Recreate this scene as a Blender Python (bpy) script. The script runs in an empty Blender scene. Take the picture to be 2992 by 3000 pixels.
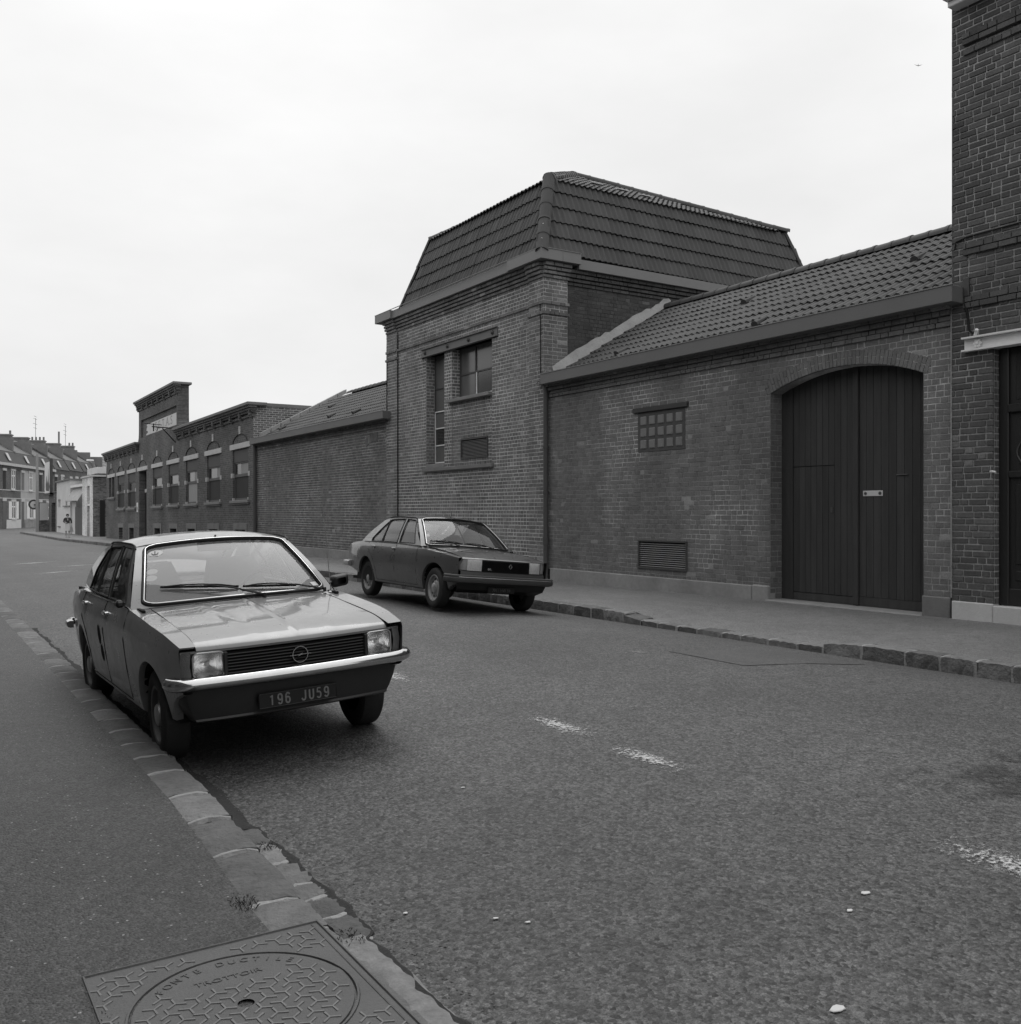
import bpy, math, random
import numpy as np
from mathutils import Matrix, Vector
from mathutils.geometry import tessellate_polygon
R = math.radians
PI = math.pi
random.seed(7)
sc = bpy.context.scene
C = sc.collection

# ---------------------------------------------------------------- camera, sky, sun, exposure
cd = bpy.data.cameras.new('camera')
cam = bpy.data.objects.new('camera', cd)
C.objects.link(cam)
sc.camera = cam
TH = math.atan(1141 / 1796.0)
cam.location = (0, 0, 1.55)
cam.rotation_euler = (R(90), 0, -TH)
cd.sensor_fit = 'HORIZONTAL'
cd.sensor_width = 36
cd.lens = 36 * 2789 / 2992.0
cd.shift_y = 0.0007
cd.clip_start = 0.05
cd.clip_end = 2000

SUN_EL, SUN_AZ = R(62), R(25)     # azimuth measured from +Y towards +X
w = bpy.data.worlds.new('World')
sc.world = w
w.use_nodes = True
nt = w.node_tree
nt.nodes.clear()
def wn(t): return nt.nodes.new(t)
def wl(a, b): nt.links.new(a, b)
out = wn('ShaderNodeOutputWorld'); bg = wn('ShaderNodeBackground')
sky = wn('ShaderNodeTexSky'); sky.sky_type = 'NISHITA'; sky.sun_disc = False
sky.sun_elevation = SUN_EL; sky.sun_rotation = SUN_AZ
sky.dust_density = 4
bw = wn('ShaderNodeRGBToBW'); wl(sky.outputs[0], bw.inputs[0])
tc = wn('ShaderNodeTexCoord')
sep = wn('ShaderNodeSeparateXYZ'); wl(tc.outputs['Generated'], sep.inputs[0])
sq = wn('ShaderNodeMath'); sq.operation = 'POWER'; sq.use_clamp = True; wl(sep.outputs[2], sq.inputs[0]); sq.inputs[1].default_value = 2.0
mr = wn('ShaderNodeMapRange'); wl(sq.outputs[0], mr.inputs[0])
mr.inputs[1].default_value = 0.0; mr.inputs[2].default_value = 1.0
mr.inputs[3].default_value = 8.5; mr.inputs[4].default_value = 14
ns = wn('ShaderNodeTexNoise'); ns.inputs['Scale'].default_value = 2.2; ns.inputs['Detail'].default_value = 5
ns.inputs['Roughness'].default_value = 0.55
mp = wn('ShaderNodeMapping'); mp.inputs['Scale'].default_value = (1, 1, 2.6)
wl(tc.outputs['Generated'], mp.inputs[0]); wl(mp.outputs[0], ns.inputs['Vector'])
mn = wn('ShaderNodeMapRange'); wl(ns.outputs[0], mn.inputs[0])
mn.inputs[1].default_value = 0.3; mn.inputs[2].default_value = 0.7
mn.inputs[3].default_value = 0.91; mn.inputs[4].default_value = 1.06
mu = wn('ShaderNodeMath'); mu.operation = 'MULTIPLY'; wl(mr.outputs[0], mu.inputs[0]); wl(mn.outputs[0], mu.inputs[1])
mx = wn('ShaderNodeMix'); mx.data_type = 'FLOAT'; mx.inputs[0].default_value = 0.92   # thick cloud in front of the clear sky
wl(bw.outputs[0], mx.inputs[2]); wl(mu.outputs[0], mx.inputs[3])
wl(mx.outputs[0], bg.inputs[0]); bg.inputs[1].default_value = 0.1
wl(bg.outputs[0], out.inputs[0])

sl = bpy.data.lights.new('sun', 'SUN'); sl.energy = 0.9; sl.angle = R(40); sl.color = (1, 1, 1)
so = bpy.data.objects.new('sun', sl); C.objects.link(so)
sd = Vector((math.sin(SUN_AZ) * math.cos(SUN_EL), math.cos(SUN_AZ) * math.cos(SUN_EL), math.sin(SUN_EL)))
so.rotation_euler = sd.to_track_quat('Z', 'Y').to_euler()
so.location = (0, 0, 30)
sc.view_settings.view_transform = 'Standard'
sc.view_settings.look = 'None'
sc.view_settings.gamma = 1
sc.view_settings.exposure = 0.08
sc.view_settings.use_curve_mapping = False
sc.cycles.max_bounces = 8
sc.cycles.transparent_max_bounces = 16
sc.cycles.sample_clamp_indirect = 4

# ---------------------------------------------------------------- materials (a black-and-white photograph: greys)
MATS = {}
def g3(v): return (v, v, v, 1)
def base_nodes(name):
    m = bpy.data.materials.new(name); m.use_nodes = True
    t = m.node_tree; b = t.nodes['Principled BSDF']
    return m, t, b
def nd(t, typ, **kw):
    n = t.nodes.new(typ)
    for k, v in kw.items():
        if k in n.inputs: n.inputs[k].default_value = v
        else: setattr(n, k, v)
    return n
def mth(t, op, a, b=None, c=None, clamp=False):
    n = t.nodes.new('ShaderNodeMath'); n.operation = op; n.use_clamp = clamp
    for i, x in enumerate((a, b, c)):
        if x is None: continue
        if isinstance(x, (int, float)): n.inputs[i].default_value = x
        else: t.links.new(x, n.inputs[i])
    return n.outputs[0]
def mrange(t, x, a, b, c, d):
    n = t.nodes.new('ShaderNodeMapRange'); t.links.new(x, n.inputs[0])
    for i, v in enumerate((a, b, c, d)):
        if isinstance(v, (int, float)): n.inputs[i + 1].default_value = v
        else: t.links.new(v, n.inputs[i + 1])
    return n.outputs[0]
def noise(t, vec, scale, detail=3, rough=0.55, dist=0.0):
    n = nd(t, 'ShaderNodeTexNoise', Scale=scale, Detail=detail, Roughness=rough, Distortion=dist)
    t.links.new(vec, n.inputs['Vector']); return n.outputs[0]
def pos(t, obj=False, stretch=None):
    if obj: o = nd(t, 'ShaderNodeTexCoord').outputs['Object']
    else: o = nd(t, 'ShaderNodeNewGeometry').outputs['Position']
    if stretch:
        mp = nd(t, 'ShaderNodeMapping'); mp.inputs['Scale'].default_value = stretch
        t.links.new(o, mp.inputs[0]); o = mp.outputs[0]
    return o
def setbase(t, b, val):
    cmb = nd(t, 'ShaderNodeCombineColor')
    for i in range(3): t.links.new(val, cmb.inputs[i])
    t.links.new(cmb.outputs[0], b.inputs['Base Color'])
def setbump(t, b, h, strength, dist):
    n = nd(t, 'ShaderNodeBump'); n.inputs['Strength'].default_value = strength; n.inputs['Distance'].default_value = dist
    t.links.new(h, n.inputs['Height']); t.links.new(n.outputs[0], b.inputs['Normal'])
def mat(name, v, rough=0.8, var=0.18, scale=6.0, fine=40.0, bump=0.0, bscale=80.0, metal=0.0, coat=0.0, spec=0.4,
        island=0.0, obj=False, stretch=None, bdist=0.01):
    if name in MATS: return MATS[name]
    m, t, b = base_nodes(name)
    p = pos(t, obj, stretch)
    a = noise(t, p, scale, 4); f = noise(t, p, fine, 3)
    k = mth(t, 'MULTIPLY_ADD', a, 2 * var, 1 - var)
    k = mth(t, 'MULTIPLY', k, mth(t, 'MULTIPLY_ADD', f, var, 1 - var / 2))
    if island:
        gi = nd(t, 'ShaderNodeNewGeometry').outputs['Random Per Island']
        oi = nd(t, 'ShaderNodeObjectInfo').outputs['Random']
        r = mth(t, 'FRACT', mth(t, 'ADD', gi, oi))
        k = mth(t, 'MULTIPLY', k, mth(t, 'MULTIPLY_ADD', r, 2 * island, 1 - island))
    setbase(t, b, mth(t, 'MULTIPLY', k, v))
    b.inputs['Roughness'].default_value = rough
    b.inputs['Metallic'].default_value = metal
    b.inputs['Specular IOR Level'].default_value = spec
    b.inputs['Coat Weight'].default_value = coat
    b.inputs['Coat Roughness'].default_value = 0.04
    if bump: setbump(t, b, noise(t, p, bscale, 4), bump, bdist)
    MATS[name] = m
    return m

def brick_mat(name, lo, hi, haze=0.0, stain=0.2, odd=0.025):
    """one brick's own colour comes from its random number; haze = old lime smeared over the face"""
    m, t, b = base_nodes(name)
    p = pos(t)
    gi = nd(t, 'ShaderNodeNewGeometry').outputs['Random Per Island']
    oi = nd(t, 'ShaderNodeObjectInfo').outputs['Random']
    r = mth(t, 'FRACT', mth(t, 'ADD', gi, oi))
    r2 = mth(t, 'FRACT', mth(t, 'MULTIPLY', r, 17.31))
    v = mth(t, 'MULTIPLY_ADD', mth(t, 'POWER', r, 1.3), hi - lo, lo)
    v = mth(t, 'ADD', v, mth(t, 'MULTIPLY', mth(t, 'GREATER_THAN', r2, 1 - odd), hi * 0.55))
    big = noise(t, p, 0.55, 4, 0.6)
    v = mth(t, 'MULTIPLY', v, mrange(t, big, 0.3, 0.7, 1 - stain, 1 + stain))
    v = mth(t, 'MULTIPLY', v, mrange(t, noise(t, pos(t, False, (2.5, 2.5, 0.22)), 1.3, 4, 0.6), 0.3, 0.7, 0.86, 1.13))
    grit = noise(t, p, 55, 4, 0.65)
    v = mth(t, 'MULTIPLY', v, mrange(t, grit, 0.3, 0.7, 0.72, 1.28))
    if haze:
        h = mth(t, 'MULTIPLY', mrange(t, noise(t, p, 0.8, 5, 0.6), 0.42, 0.68, 0, 1), mrange(t, noise(t, p, 22, 4, 0.7), 0.4, 0.65, 0.15, 1))
        v = mth(t, 'ADD', v, mth(t, 'MULTIPLY', h, haze))
    setbase(t, b, v)
    b.inputs['Roughness'].default_value = 0.9
    b.inputs['Specular IOR Level'].default_value = 0.25
    setbump(t, b, noise(t, p, 90, 4, 0.65), 0.5, 0.006)
    MATS[name] = m
    return m

def mortar_mat(name, lo, hi, scale=0.7, t0=0.4, t1=0.65):
    m, t, b = base_nodes(name)
    p = pos(t)
    k = mrange(t, noise(t, p, scale, 5, 0.65), t0, t1, lo, hi)
    k = mth(t, 'MULTIPLY', k, mrange(t, noise(t, p, 30, 4, 0.7), 0.3, 0.7, 0.7, 1.25))
    setbase(t, b, k)
    b.inputs['Roughness'].default_value = 0.95
    b.inputs['Specular IOR Level'].default_value = 0.2
    setbump(t, b, noise(t, p, 70, 3), 0.5, 0.006)
    MATS[name] = m
    return m

def brick_tex_mat(name, lo, hi, mort, axis='YZ', bw=0.235, rh=0.082, ms=0.009):
    """for walls too far away for their bricks to be told apart"""
    m, t, b = base_nodes(name)
    p = pos(t)
    sp = nd(t, 'ShaderNodeSeparateXYZ'); t.links.new(p, sp.inputs[0])
    cb = nd(t, 'ShaderNodeCombineXYZ')
    t.links.new(sp.outputs[0 if axis == 'XZ' else 1], cb.inputs[0]); t.links.new(sp.outputs[2], cb.inputs[1])
    br = nd(t, 'ShaderNodeTexBrick', Scale=1.0)
    br.inputs['Brick Width'].default_value = bw; br.inputs['Row Height'].default_value = rh
    br.inputs['Mortar Size'].default_value = ms; br.inputs['Mortar Smooth'].default_value = 0.3
    br.inputs['Color1'].default_value = g3(lo); br.inputs['Color2'].default_value = g3(hi); br.inputs['Mortar'].default_value = g3(mort)
    t.links.new(cb.outputs[0], br.inputs['Vector'])
    v = mth(t, 'MULTIPLY', nd_out(t, br), mrange(t, noise(t, p, 0.5, 5, 0.6), 0.3, 0.7, 0.72, 1.3))
    v = mth(t, 'MULTIPLY', v, mrange(t, noise(t, p, 9, 4, 0.7), 0.3, 0.7, 0.75, 1.25))
    setbase(t, b, v)
    b.inputs['Roughness'].default_value = 0.9; b.inputs['Specular IOR Level'].default_value = 0.25
    setbump(t, b, mth(t, 'SUBTRACT', 1.0, br.outputs['Fac']), 0.6, 0.008)
    MATS[name] = m
    return m
def nd_out(t, br):
    n = nd(t, 'ShaderNodeRGBToBW'); t.links.new(br.outputs['Color'], n.inputs[0]); return n.outputs[0]

def asphalt_mat(name, v, chip, agg=120.0, speck=0.5, bump=0.8, patch=0.2, rough_=0.25):
    m, t, b = base_nodes(name)
    p = pos(t)
    vo = nd(t, 'ShaderNodeTexVoronoi', Scale=agg); t.links.new(p, vo.inputs['Vector'])
    vr = nd(t, 'ShaderNodeRGBToBW'); t.links.new(vo.outputs['Color'], vr.inputs[0])
    k = mth(t, 'MULTIPLY_ADD', vr.outputs[0], 2 * speck, 1 - speck)
    k = mth(t, 'MULTIPLY', k, mrange(t, noise(t, p, 0.45, 5, 0.6), 0.3, 0.7, 1 - patch, 1 + patch))
    k = mth(t, 'MULTIPLY', k, mrange(t, noise(t, p, 5.0, 5, 0.7), 0.3, 0.7, 0.84, 1.16))
    k = mth(t, 'MULTIPLY', k, mth(t, 'MULTIPLY', mrange(t, noise(t, p, 24.0, 5, 0.8), 0.32, 0.68, 1 - rough_ * .8, 1 + rough_ * .8), mrange(t, noise(t, p, 75.0, 4, 0.85), 0.32, 0.68, 1 - rough_ * 1.3, 1 + rough_ * 1.3)))
    # tracks worn along the street and darker wet-looking pits
    k = mth(t, 'MULTIPLY', k, mrange(t, noise(t, pos(t, False, (1.2, 0.07, 1)), 1.0, 3), 0.3, 0.7, 0.9, 1.1))
    pit = mth(t, 'MULTIPLY', mrange(t, noise(t, p, 38, 5, 0.85), 0.36, 0.46, 0.25, 1.0), mrange(t, noise(t, p, 130, 3, 0.8), 0.35, 0.62, 0.55, 1.3))
    k = mth(t, 'MULTIPLY', k, pit)
    v0 = mth(t, 'MULTIPLY', k, v)
    if chip:
        ch = nd(t, 'ShaderNodeTexVoronoi', Scale=chip); t.links.new(p, ch.inputs['Vector'])
        cr = nd(t, 'ShaderNodeSeparateColor'); t.links.new(ch.outputs['Color'], cr.inputs[0])
        sel = mth(t, 'MULTIPLY', mth(t, 'GREATER_THAN', cr.outputs[0], 0.972), mth(t, 'LESS_THAN', ch.outputs['Distance'], 0.30))
        v0 = mth(t, 'ADD', v0, mth(t, 'MULTIPLY', sel, 0.22))
    setbase(t, b, v0)
    b.inputs['Roughness'].default_value = 0.62
    b.inputs['Specular IOR Level'].default_value = 0.5
    h = mth(t, 'ADD', mth(t, 'MULTIPLY', vo.outputs['Distance'], -1.0), mth(t, 'MULTIPLY', noise(t, p, 45, 4, 0.7), 1.2))
    setbump(t, b, h, bump, 0.006)
    MATS[name] = m
    return m

def glass_mat(name, tint, haze=0.03, rough=0.0, ior=1.5):
    m = bpy.data.materials.new(name); m.use_nodes = True
    t = m.node_tree; t.nodes.clear()
    o = nd(t, 'ShaderNodeOutputMaterial')
    tr = nd(t, 'ShaderNodeBsdfTransparent'); tr.inputs[0].default_value = g3(tint)
    gl = nd(t, 'ShaderNodeBsdfGlossy'); gl.inputs['Roughness'].default_value = rough; gl.inputs[0].default_value = g3(1)
    fr = nd(t, 'ShaderNodeFresnel'); fr.inputs[0].default_value = ior
    df = nd(t, 'ShaderNodeBsdfDiffuse'); df.inputs[0].default_value = g3(0.5)
    m1 = nd(t, 'ShaderNodeMixShader'); m2 = nd(t, 'ShaderNodeMixShader')
    m1.inputs[0].default_value = haze
    t.links.new(tr.outputs[0], m1.inputs[1]); t.links.new(df.outputs[0], m1.inputs[2])
    f2 = mth(t, 'MULTIPLY', fr.outputs[0], 0.9, clamp=True)
    t.links.new(f2, m2.inputs[0]); t.links.new(m1.outputs[0], m2.inputs[1]); t.links.new(gl.outputs[0], m2.inputs[2])
    t.links.new(m2.outputs[0], o.inputs[0])
    MATS[name] = m
    return m

def _unused(): pass
def paint_wear_mat(name, v, scale, thr, soft=0.06):
    """worn road paint: only flakes are left"""
    m, t, b = base_nodes(name)
    tc = nd(t, 'ShaderNodeTexCoord')
    p = pos(t)
    n1 = noise(t, p, scale, 6, 0.8)
    gr = nd(t, 'ShaderNodeTexGradient', gradient_type='SPHERICAL')
    mp_ = nd(t, 'ShaderNodeMapping'); mp_.inputs['Location'].default_value = (-1, -1, 0); mp_.inputs['Scale'].default_value = (2, 2, 0)
    t.links.new(tc.outputs['Generated'], mp_.inputs[0]); t.links.new(mp_.outputs[0], gr.inputs[0])
    a = mth(t, 'ADD', n1, mth(t, 'MULTIPLY', gr.outputs['Fac'], 0.16))
    al = mrange(t, a, thr, thr + soft, 0, 1)
    b.inputs['Base Color'].default_value = g3(v)
    b.inputs['Roughness'].default_value = 0.8
    t.links.new(al, b.inputs['Alpha'])
    MATS[name] = m
    return m

# ---------------------------------------------------------------- mesh helpers
def link(name, me, parent=None, mats=None, loc=None):
    o = bpy.data.objects.new(name, me); C.objects.link(o)
    if mats is not None and me is not None and not me.materials:
        for m in (mats if isinstance(mats, (list, tuple)) else [mats]): me.materials.append(m)
    if parent is not None: o.parent = parent
    if loc: o.location = loc
    return o
def tag(o, label=None, cat=None, group=None, kind=None):
    if label: o['label'] = label
    if cat: o['category'] = cat
    if group: o['group'] = group
    if kind: o['kind'] = kind
    return o
def empty(name, loc=(0, 0, 0), label=None, cat=None, group=None, rot=(0, 0, 0)):
    o = bpy.data.objects.new(name, None); C.objects.link(o)
    o.location = loc; o.rotation_euler = rot; o.empty_display_size = 0.2
    return tag(o, label, cat, group)

class MB:
    def __init__(s): s.v = []; s.f = []; s.mi = []; s.cur = 0
    def add(s, vs, fs):
        n = len(s.v); s.v += [tuple(p) for p in vs]
        for f in fs: s.f.append([n + i for i in f]); s.mi.append(s.cur)
        return s
    def box(s, x0, x1, y0, y1, z0, z1, ch=0.0):
        if x0 > x1: x0, x1 = x1, x0
        if y0 > y1: y0, y1 = y1, y0
        if z0 > z1: z0, z1 = z1, z0
        if ch <= 0:
            v = [(x, y, z) for z in (z0, z1) for y in (y0, y1) for x in (x0, x1)]
            return s.add(v, [(0, 2, 3, 1), (4, 5, 7, 6), (0, 1, 5, 4), (2, 6, 7, 3), (0, 4, 6, 2), (1, 3, 7, 5)])
        c = min(ch, (x1 - x0) * .45, (y1 - y0) * .45, (z1 - z0) * .45)
        v = []; idx = {}
        for ix, X in enumerate((x0, x1)):
            for iy, Y in enumerate((y0, y1)):
                for iz, Z in enumerate((z0, z1)):
                    sx, sy, sz = (c, -c)[ix], (c, -c)[iy], (c, -c)[iz]
                    idx[ix, iy, iz] = len(v)
                    v += [(X, Y + sy, Z + sz), (X + sx, Y, Z + sz), (X + sx, Y + sy, Z)]
        F = []
        for ax in range(3):
            for sd_ in (0, 1):
                q = []
                for a, b in ((0, 0), (0, 1), (1, 1), (1, 0)):
                    k = [0, 0, 0]; k[ax] = sd_; o_ = [i for i in range(3) if i != ax]; k[o_[0]] = a; k[o_[1]] = b
                    q.append(idx[tuple(k)] + ax)
                F.append(q if (sd_ == 1) != (ax == 1) else q[::-1])
        for ax in range(3):
            o_ = [i for i in range(3) if i != ax]
            for a in (0, 1):
                for b in (0, 1):
                    k0 = [0, 0, 0]; k0[o_[0]] = a; k0[o_[1]] = b; k1 = list(k0); k1[ax] = 1
                    F.append([idx[tuple(k0)] + o_[0], idx[tuple(k0)] + o_[1], idx[tuple(k1)] + o_[1], idx[tuple(k1)] + o_[0]])
        for k, i in idx.items(): F.append([i, i + 1, i + 2])
        return s.add(v, F)
    def quad(s, a, b, c, d): return s.add([a, b, c, d], [(0, 1, 2, 3)])
    def grid(s, P):
        n, m = len(P), len(P[0])
        return s.add([p for row in P for p in row], [(i * m + j, i * m + j + 1, (i + 1) * m + j + 1, (i + 1) * m + j) for i in range(n - 1) for j in range(m - 1)])
    def prism(s, poly, axis, a, b):
        """poly in the two other axes (in order), extruded from a to b along axis"""
        def P(q, t):
            k = list(q); k.insert(axis, t); return tuple(k)
        n = len(poly)
        vs = [P(q, a) for q in poly] + [P(q, b) for q in poly]
        fs = [tuple(range(n))[::-1], tuple(range(n, 2 * n))] + [(i, (i + 1) % n, n + (i + 1) % n, n + i) for i in range(n)]
        return s.add(vs, fs)
    def tube(s, pts, r, n=8, cap=True, closed=False):
        pts = [Vector(p) for p in pts]; N = len(pts)
        if N < 2: return s
        up = None; rings = []
        for i in range(N):
            if closed: d = pts[(i + 1) % N] - pts[i - 1]
            else: d = pts[min(i + 1, N - 1)] - pts[max(i - 1, 0)]
            if d.length < 1e-9: d = Vector((0, 0, 1))
            d.normalize()
            if up is None: up = Vector((0, 0, 1)) if abs(d.z) < .9 else Vector((0, 1, 0))
            a = d.cross(up)
            if a.length < 1e-6: a = d.orthogonal()
            a.normalize(); b = a.cross(d).normalized(); up = b
            rr = r[i] if isinstance(r, (list, tuple)) else r
            rings.append([pts[i] + (a * math.cos(2 * PI * k / n) + b * math.sin(2 * PI * k / n)) * rr for k in range(n)])
        vs = [p for q in rings for p in q]; fs = []
        for i in range(N if closed else N - 1):
            j = (i + 1) % N
            for k in range(n): fs.append((i * n + k, i * n + (k + 1) % n, j * n + (k + 1) % n, j * n + k))
        if cap and not closed: fs += [tuple(range(n))[::-1], tuple((N - 1) * n + k for k in range(n))]
        return s.add(vs, fs)
    def lathe(s, prof, axis='Z', n=24, c=(0, 0, 0), closed=False):
        vs = []; fs = []; m = len(prof)
        for i in range(n):
            a = 2 * PI * i / n; ca, sa = math.cos(a), math.sin(a)
            for r, h in prof:
                if axis == 'Z': p = (c[0] + r * ca, c[1] + r * sa, c[2] + h)
                elif axis == 'X': p = (c[0] + h, c[1] + r * ca, c[2] + r * sa)
                else: p = (c[0] + r * ca, c[1] + h, c[2] + r * sa)
                vs.append(p)
        for i in range(n):
            j = (i + 1) % n
            for k in range(m - 1): fs.append((i * m + k, i * m + k + 1, j * m + k + 1, j * m + k))
            if closed: fs.append((i * m + m - 1, i * m, j * m, j * m + m - 1))
        return s.add(vs, fs)
    def tess(s, loops, fn):
        """planar polygon with holes, mapped by fn(a,b) -> point"""
        ls = [[Vector((p[0], p[1], 0)) for p in l] for l in loops]
        tr = tessellate_polygon(ls)
        flat = [p for l in loops for p in l]
        return s.add([fn(*p) for p in flat], tr)
    def mesh(s, name, smooth=False, recalc=True, sharp=None):
        me = bpy.data.meshes.new(name); me.from_pydata(s.v, [], s.f); me.update()
        if any(s.mi): me.polygons.foreach_set('material_index', s.mi)
        if recalc:
            import bmesh
            bm = bmesh.new(); bm.from_mesh(me)
            bmesh.ops.remove_doubles(bm, verts=bm.verts, dist=1e-5)
            bmesh.ops.recalc_face_normals(bm, faces=bm.faces)
            bm.to_mesh(me); bm.free()
        if smooth:
            me.polygons.foreach_set('use_smooth', [True] * len(me.polygons))
            if sharp is not None: me.set_sharp_from_angle(angle=R(sharp))
        return me
    def build(s, name, m, parent=None, smooth=False, sharp=35, recalc=True):
        return link(name, s.mesh(name, smooth, recalc, sharp if smooth else None), parent, m)

def text_mesh(txt, size, name='lettering', extrude=0.002, shear=0.0, spacing=1.0, bold=0.0):
    cu = bpy.data.curves.new(name, 'FONT'); cu.body = txt; cu.size = size; cu.extrude = extrude
    cu.offset = bold; cu.align_x = 'CENTER'; cu.align_y = 'CENTER'; cu.shear = shear; cu.space_character = spacing
    o = bpy.data.objects.new(name, cu); C.objects.link(o)
    me = bpy.data.meshes.new_from_object(o)
    bpy.data.objects.remove(o); me.name = name
    return me
def place_text(txt, size, m, parent, mtx, name='lettering', extrude=0.002, sx=1.0, bold=0.0, spacing=1.0):
    me = text_mesh(txt, size, name, extrude, spacing=spacing, bold=bold); me.materials.clear(); me.materials.append(m)
    me.transform(mtx @ Matrix.Diagonal((sx, 1, 1, 1)))
    return link(name, me, parent)

def _arc(cx, cy, rx, ry, a0, a1, n=10): return [(cx + rx * math.cos(R(a0 + (a1 - a0) * i / n)), cy + ry * math.sin(R(a0 + (a1 - a0) * i / n))) for i in range(n + 1)]
STROKES = {'1': [[(.18, .80), (.5, 1.0), (.5, 0)]],
 '9': [_arc(.5, .70, .36, .30, 0, 360, 18), [(.86, .70), (.86, .36)] + _arc(.5, .33, .36, .33, 0, -150, 9)],
 '6': [_arc(.5, .30, .36, .30, 0, 360, 18), [(.14, .30), (.14, .64)] + _arc(.5, .67, .36, .33, 180, 30, 9)],
 'J': [[(.80, 1.0), (.80, .28)] + _arc(.47, .28, .33, .28, 0, -170, 9)],
 'U': [[(.14, 1.0), (.14, .32)] + _arc(.5, .32, .36, .32, 180, 360, 12) + [(.86, 1.0)]],
 '5': [[(.82, 1.0), (.22, 1.0), (.18, .56)] + _arc(.48, .32, .36, .32, 130, -150, 14)]}
def stroke_text(txt, h, w_, step, wd, m, parent, org, name='lettering'):
    """lettering in the x-z plane facing -y, built from round strokes"""
    x = org[0]
    for ch in txt:
        if ch in STROKES:
            mb = MB()
            for pl in STROKES[ch]:
                mb.tube([(x + a * w_, org[1], org[2] + b * h) for a, b in pl], wd, 6)
            mb.v = [(a, org[1] + (b - org[1]) * .25, c) for a, b, c in mb.v]
            mb.build(name, m, parent)
        x += step * (1 if ch != ' ' else .9)

# ---- many alike pieces: the ones that show largest become objects, the rest one joined part
CAMP = Vector((0, 0, 1.55))
FWD = Vector((math.sin(TH), math.cos(TH), 0)); RGT = Vector((math.cos(TH), -math.sin(TH), 0))
def px(p):
    d = Vector(p) - CAMP; dep = d.dot(FWD)
    if dep < 0.2: return None
    return (1496 + 2789 * d.dot(RGT) / dep, 1502 - 2789 * d.z / dep, dep)
class Pieces:
    def __init__(s, meshes, matl): s.me = meshes; s.m = matl; s.items = []
    def add(s, k, M, area=1.0, ctr=(0.5, 0.5, 0.5), ok=True):
        c = M @ Vector(ctr); q = px(c); sco = -1
        if ok and q and -30 < q[0] < 3020 and -30 < q[1] < 3030: sco = area / q[2] ** 2
        s.items.append((sco, k, M))
    def finish(s, name, mass, parent, limit=300):
        s.items.sort(key=lambda a: -a[0])
        top = [i for i in s.items[:limit] if i[0] > 0]; rest = s.items[len(top):]
        for sco, k, M in top:
            o = bpy.data.objects.new(name, s.me[k]); C.objects.link(o); o.parent = parent; o.matrix_local = M
        if rest:
            V = []; Fi = []; off = 0; SM = []
            cache = []
            for me in s.me:
                a = np.empty(len(me.vertices) * 3); me.vertices.foreach_get('co', a)
                cache.append((a.reshape(-1, 3), [list(p.vertices) for p in me.polygons], me.polygons[0].use_smooth))
            for sco, k, M in rest:
                a, fs, sm = cache[k]; A = np.array(M)
                V.append(a @ A[:3, :3].T + A[:3, 3]); Fi += [[off + i for i in f] for f in fs]; off += len(a)
            me = bpy.data.meshes.new(mass); me.from_pydata(np.concatenate(V).tolist(), [], Fi); me.update()
            if cache[0][2]: me.polygons.foreach_set('use_smooth', [True] * len(me.polygons))
            o = link(mass, me, parent, s.m); tag(o, kind='stuff')

def unit_bricks(m, n=8, seed=1):
    """unit brick: x along the wall, y outward (0 back, 1 face), z up; worn arrises"""
    rnd = random.Random(seed); L = []
    for k in range(n):
        j = lambda a: rnd.uniform(-a, a)
        ring = lambda y, i, jj: [(i * .35 + j(jj * .5), y, i + j(jj)), (1 - i * .35 + j(jj * .5), y, i + j(jj)), (1 - i * .35 + j(jj * .5), y, 1 - i + j(jj)), (i * .35 + j(jj * .5), y, 1 - i + j(jj))]
        v = ring(0, 0, .0) + ring(.86, .005, .02) + ring(1 + j(.05), .045, .03)
        f = [(8, 9, 10, 11)]
        for a in (0, 4):
            for i in range(4): f.append((a + i, a + (i + 1) % 4, a + 4 + (i + 1) % 4, a + 4 + i))
        me = bpy.data.meshes.new('brick'); me.from_pydata(v, [], f); me.update()
        me.materials.append(m); L.append(me)
    return L
def frame_mtx(O, U, N):
    U = Vector(U); N = Vector(N)
    return Matrix(((U.x, N.x, 0, O[0]), (U.y, N.y, 0, O[1]), (U.z, N.z, 1, O[2]), (0, 0, 0, 1)))
def free(iv, holes):
    res = [iv]
    for h in holes:
        if h is None: continue
        n = []
        for a, b in res:
            if h[1] <= a or h[0] >= b: n.append((a, b)); continue
            if h[0] > a + 1e-4: n.append((a, h[0]))
            if h[1] < b - 1e-4: n.append((h[1], b))
        res = n
    return res
COURSE = 0.0815
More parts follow.
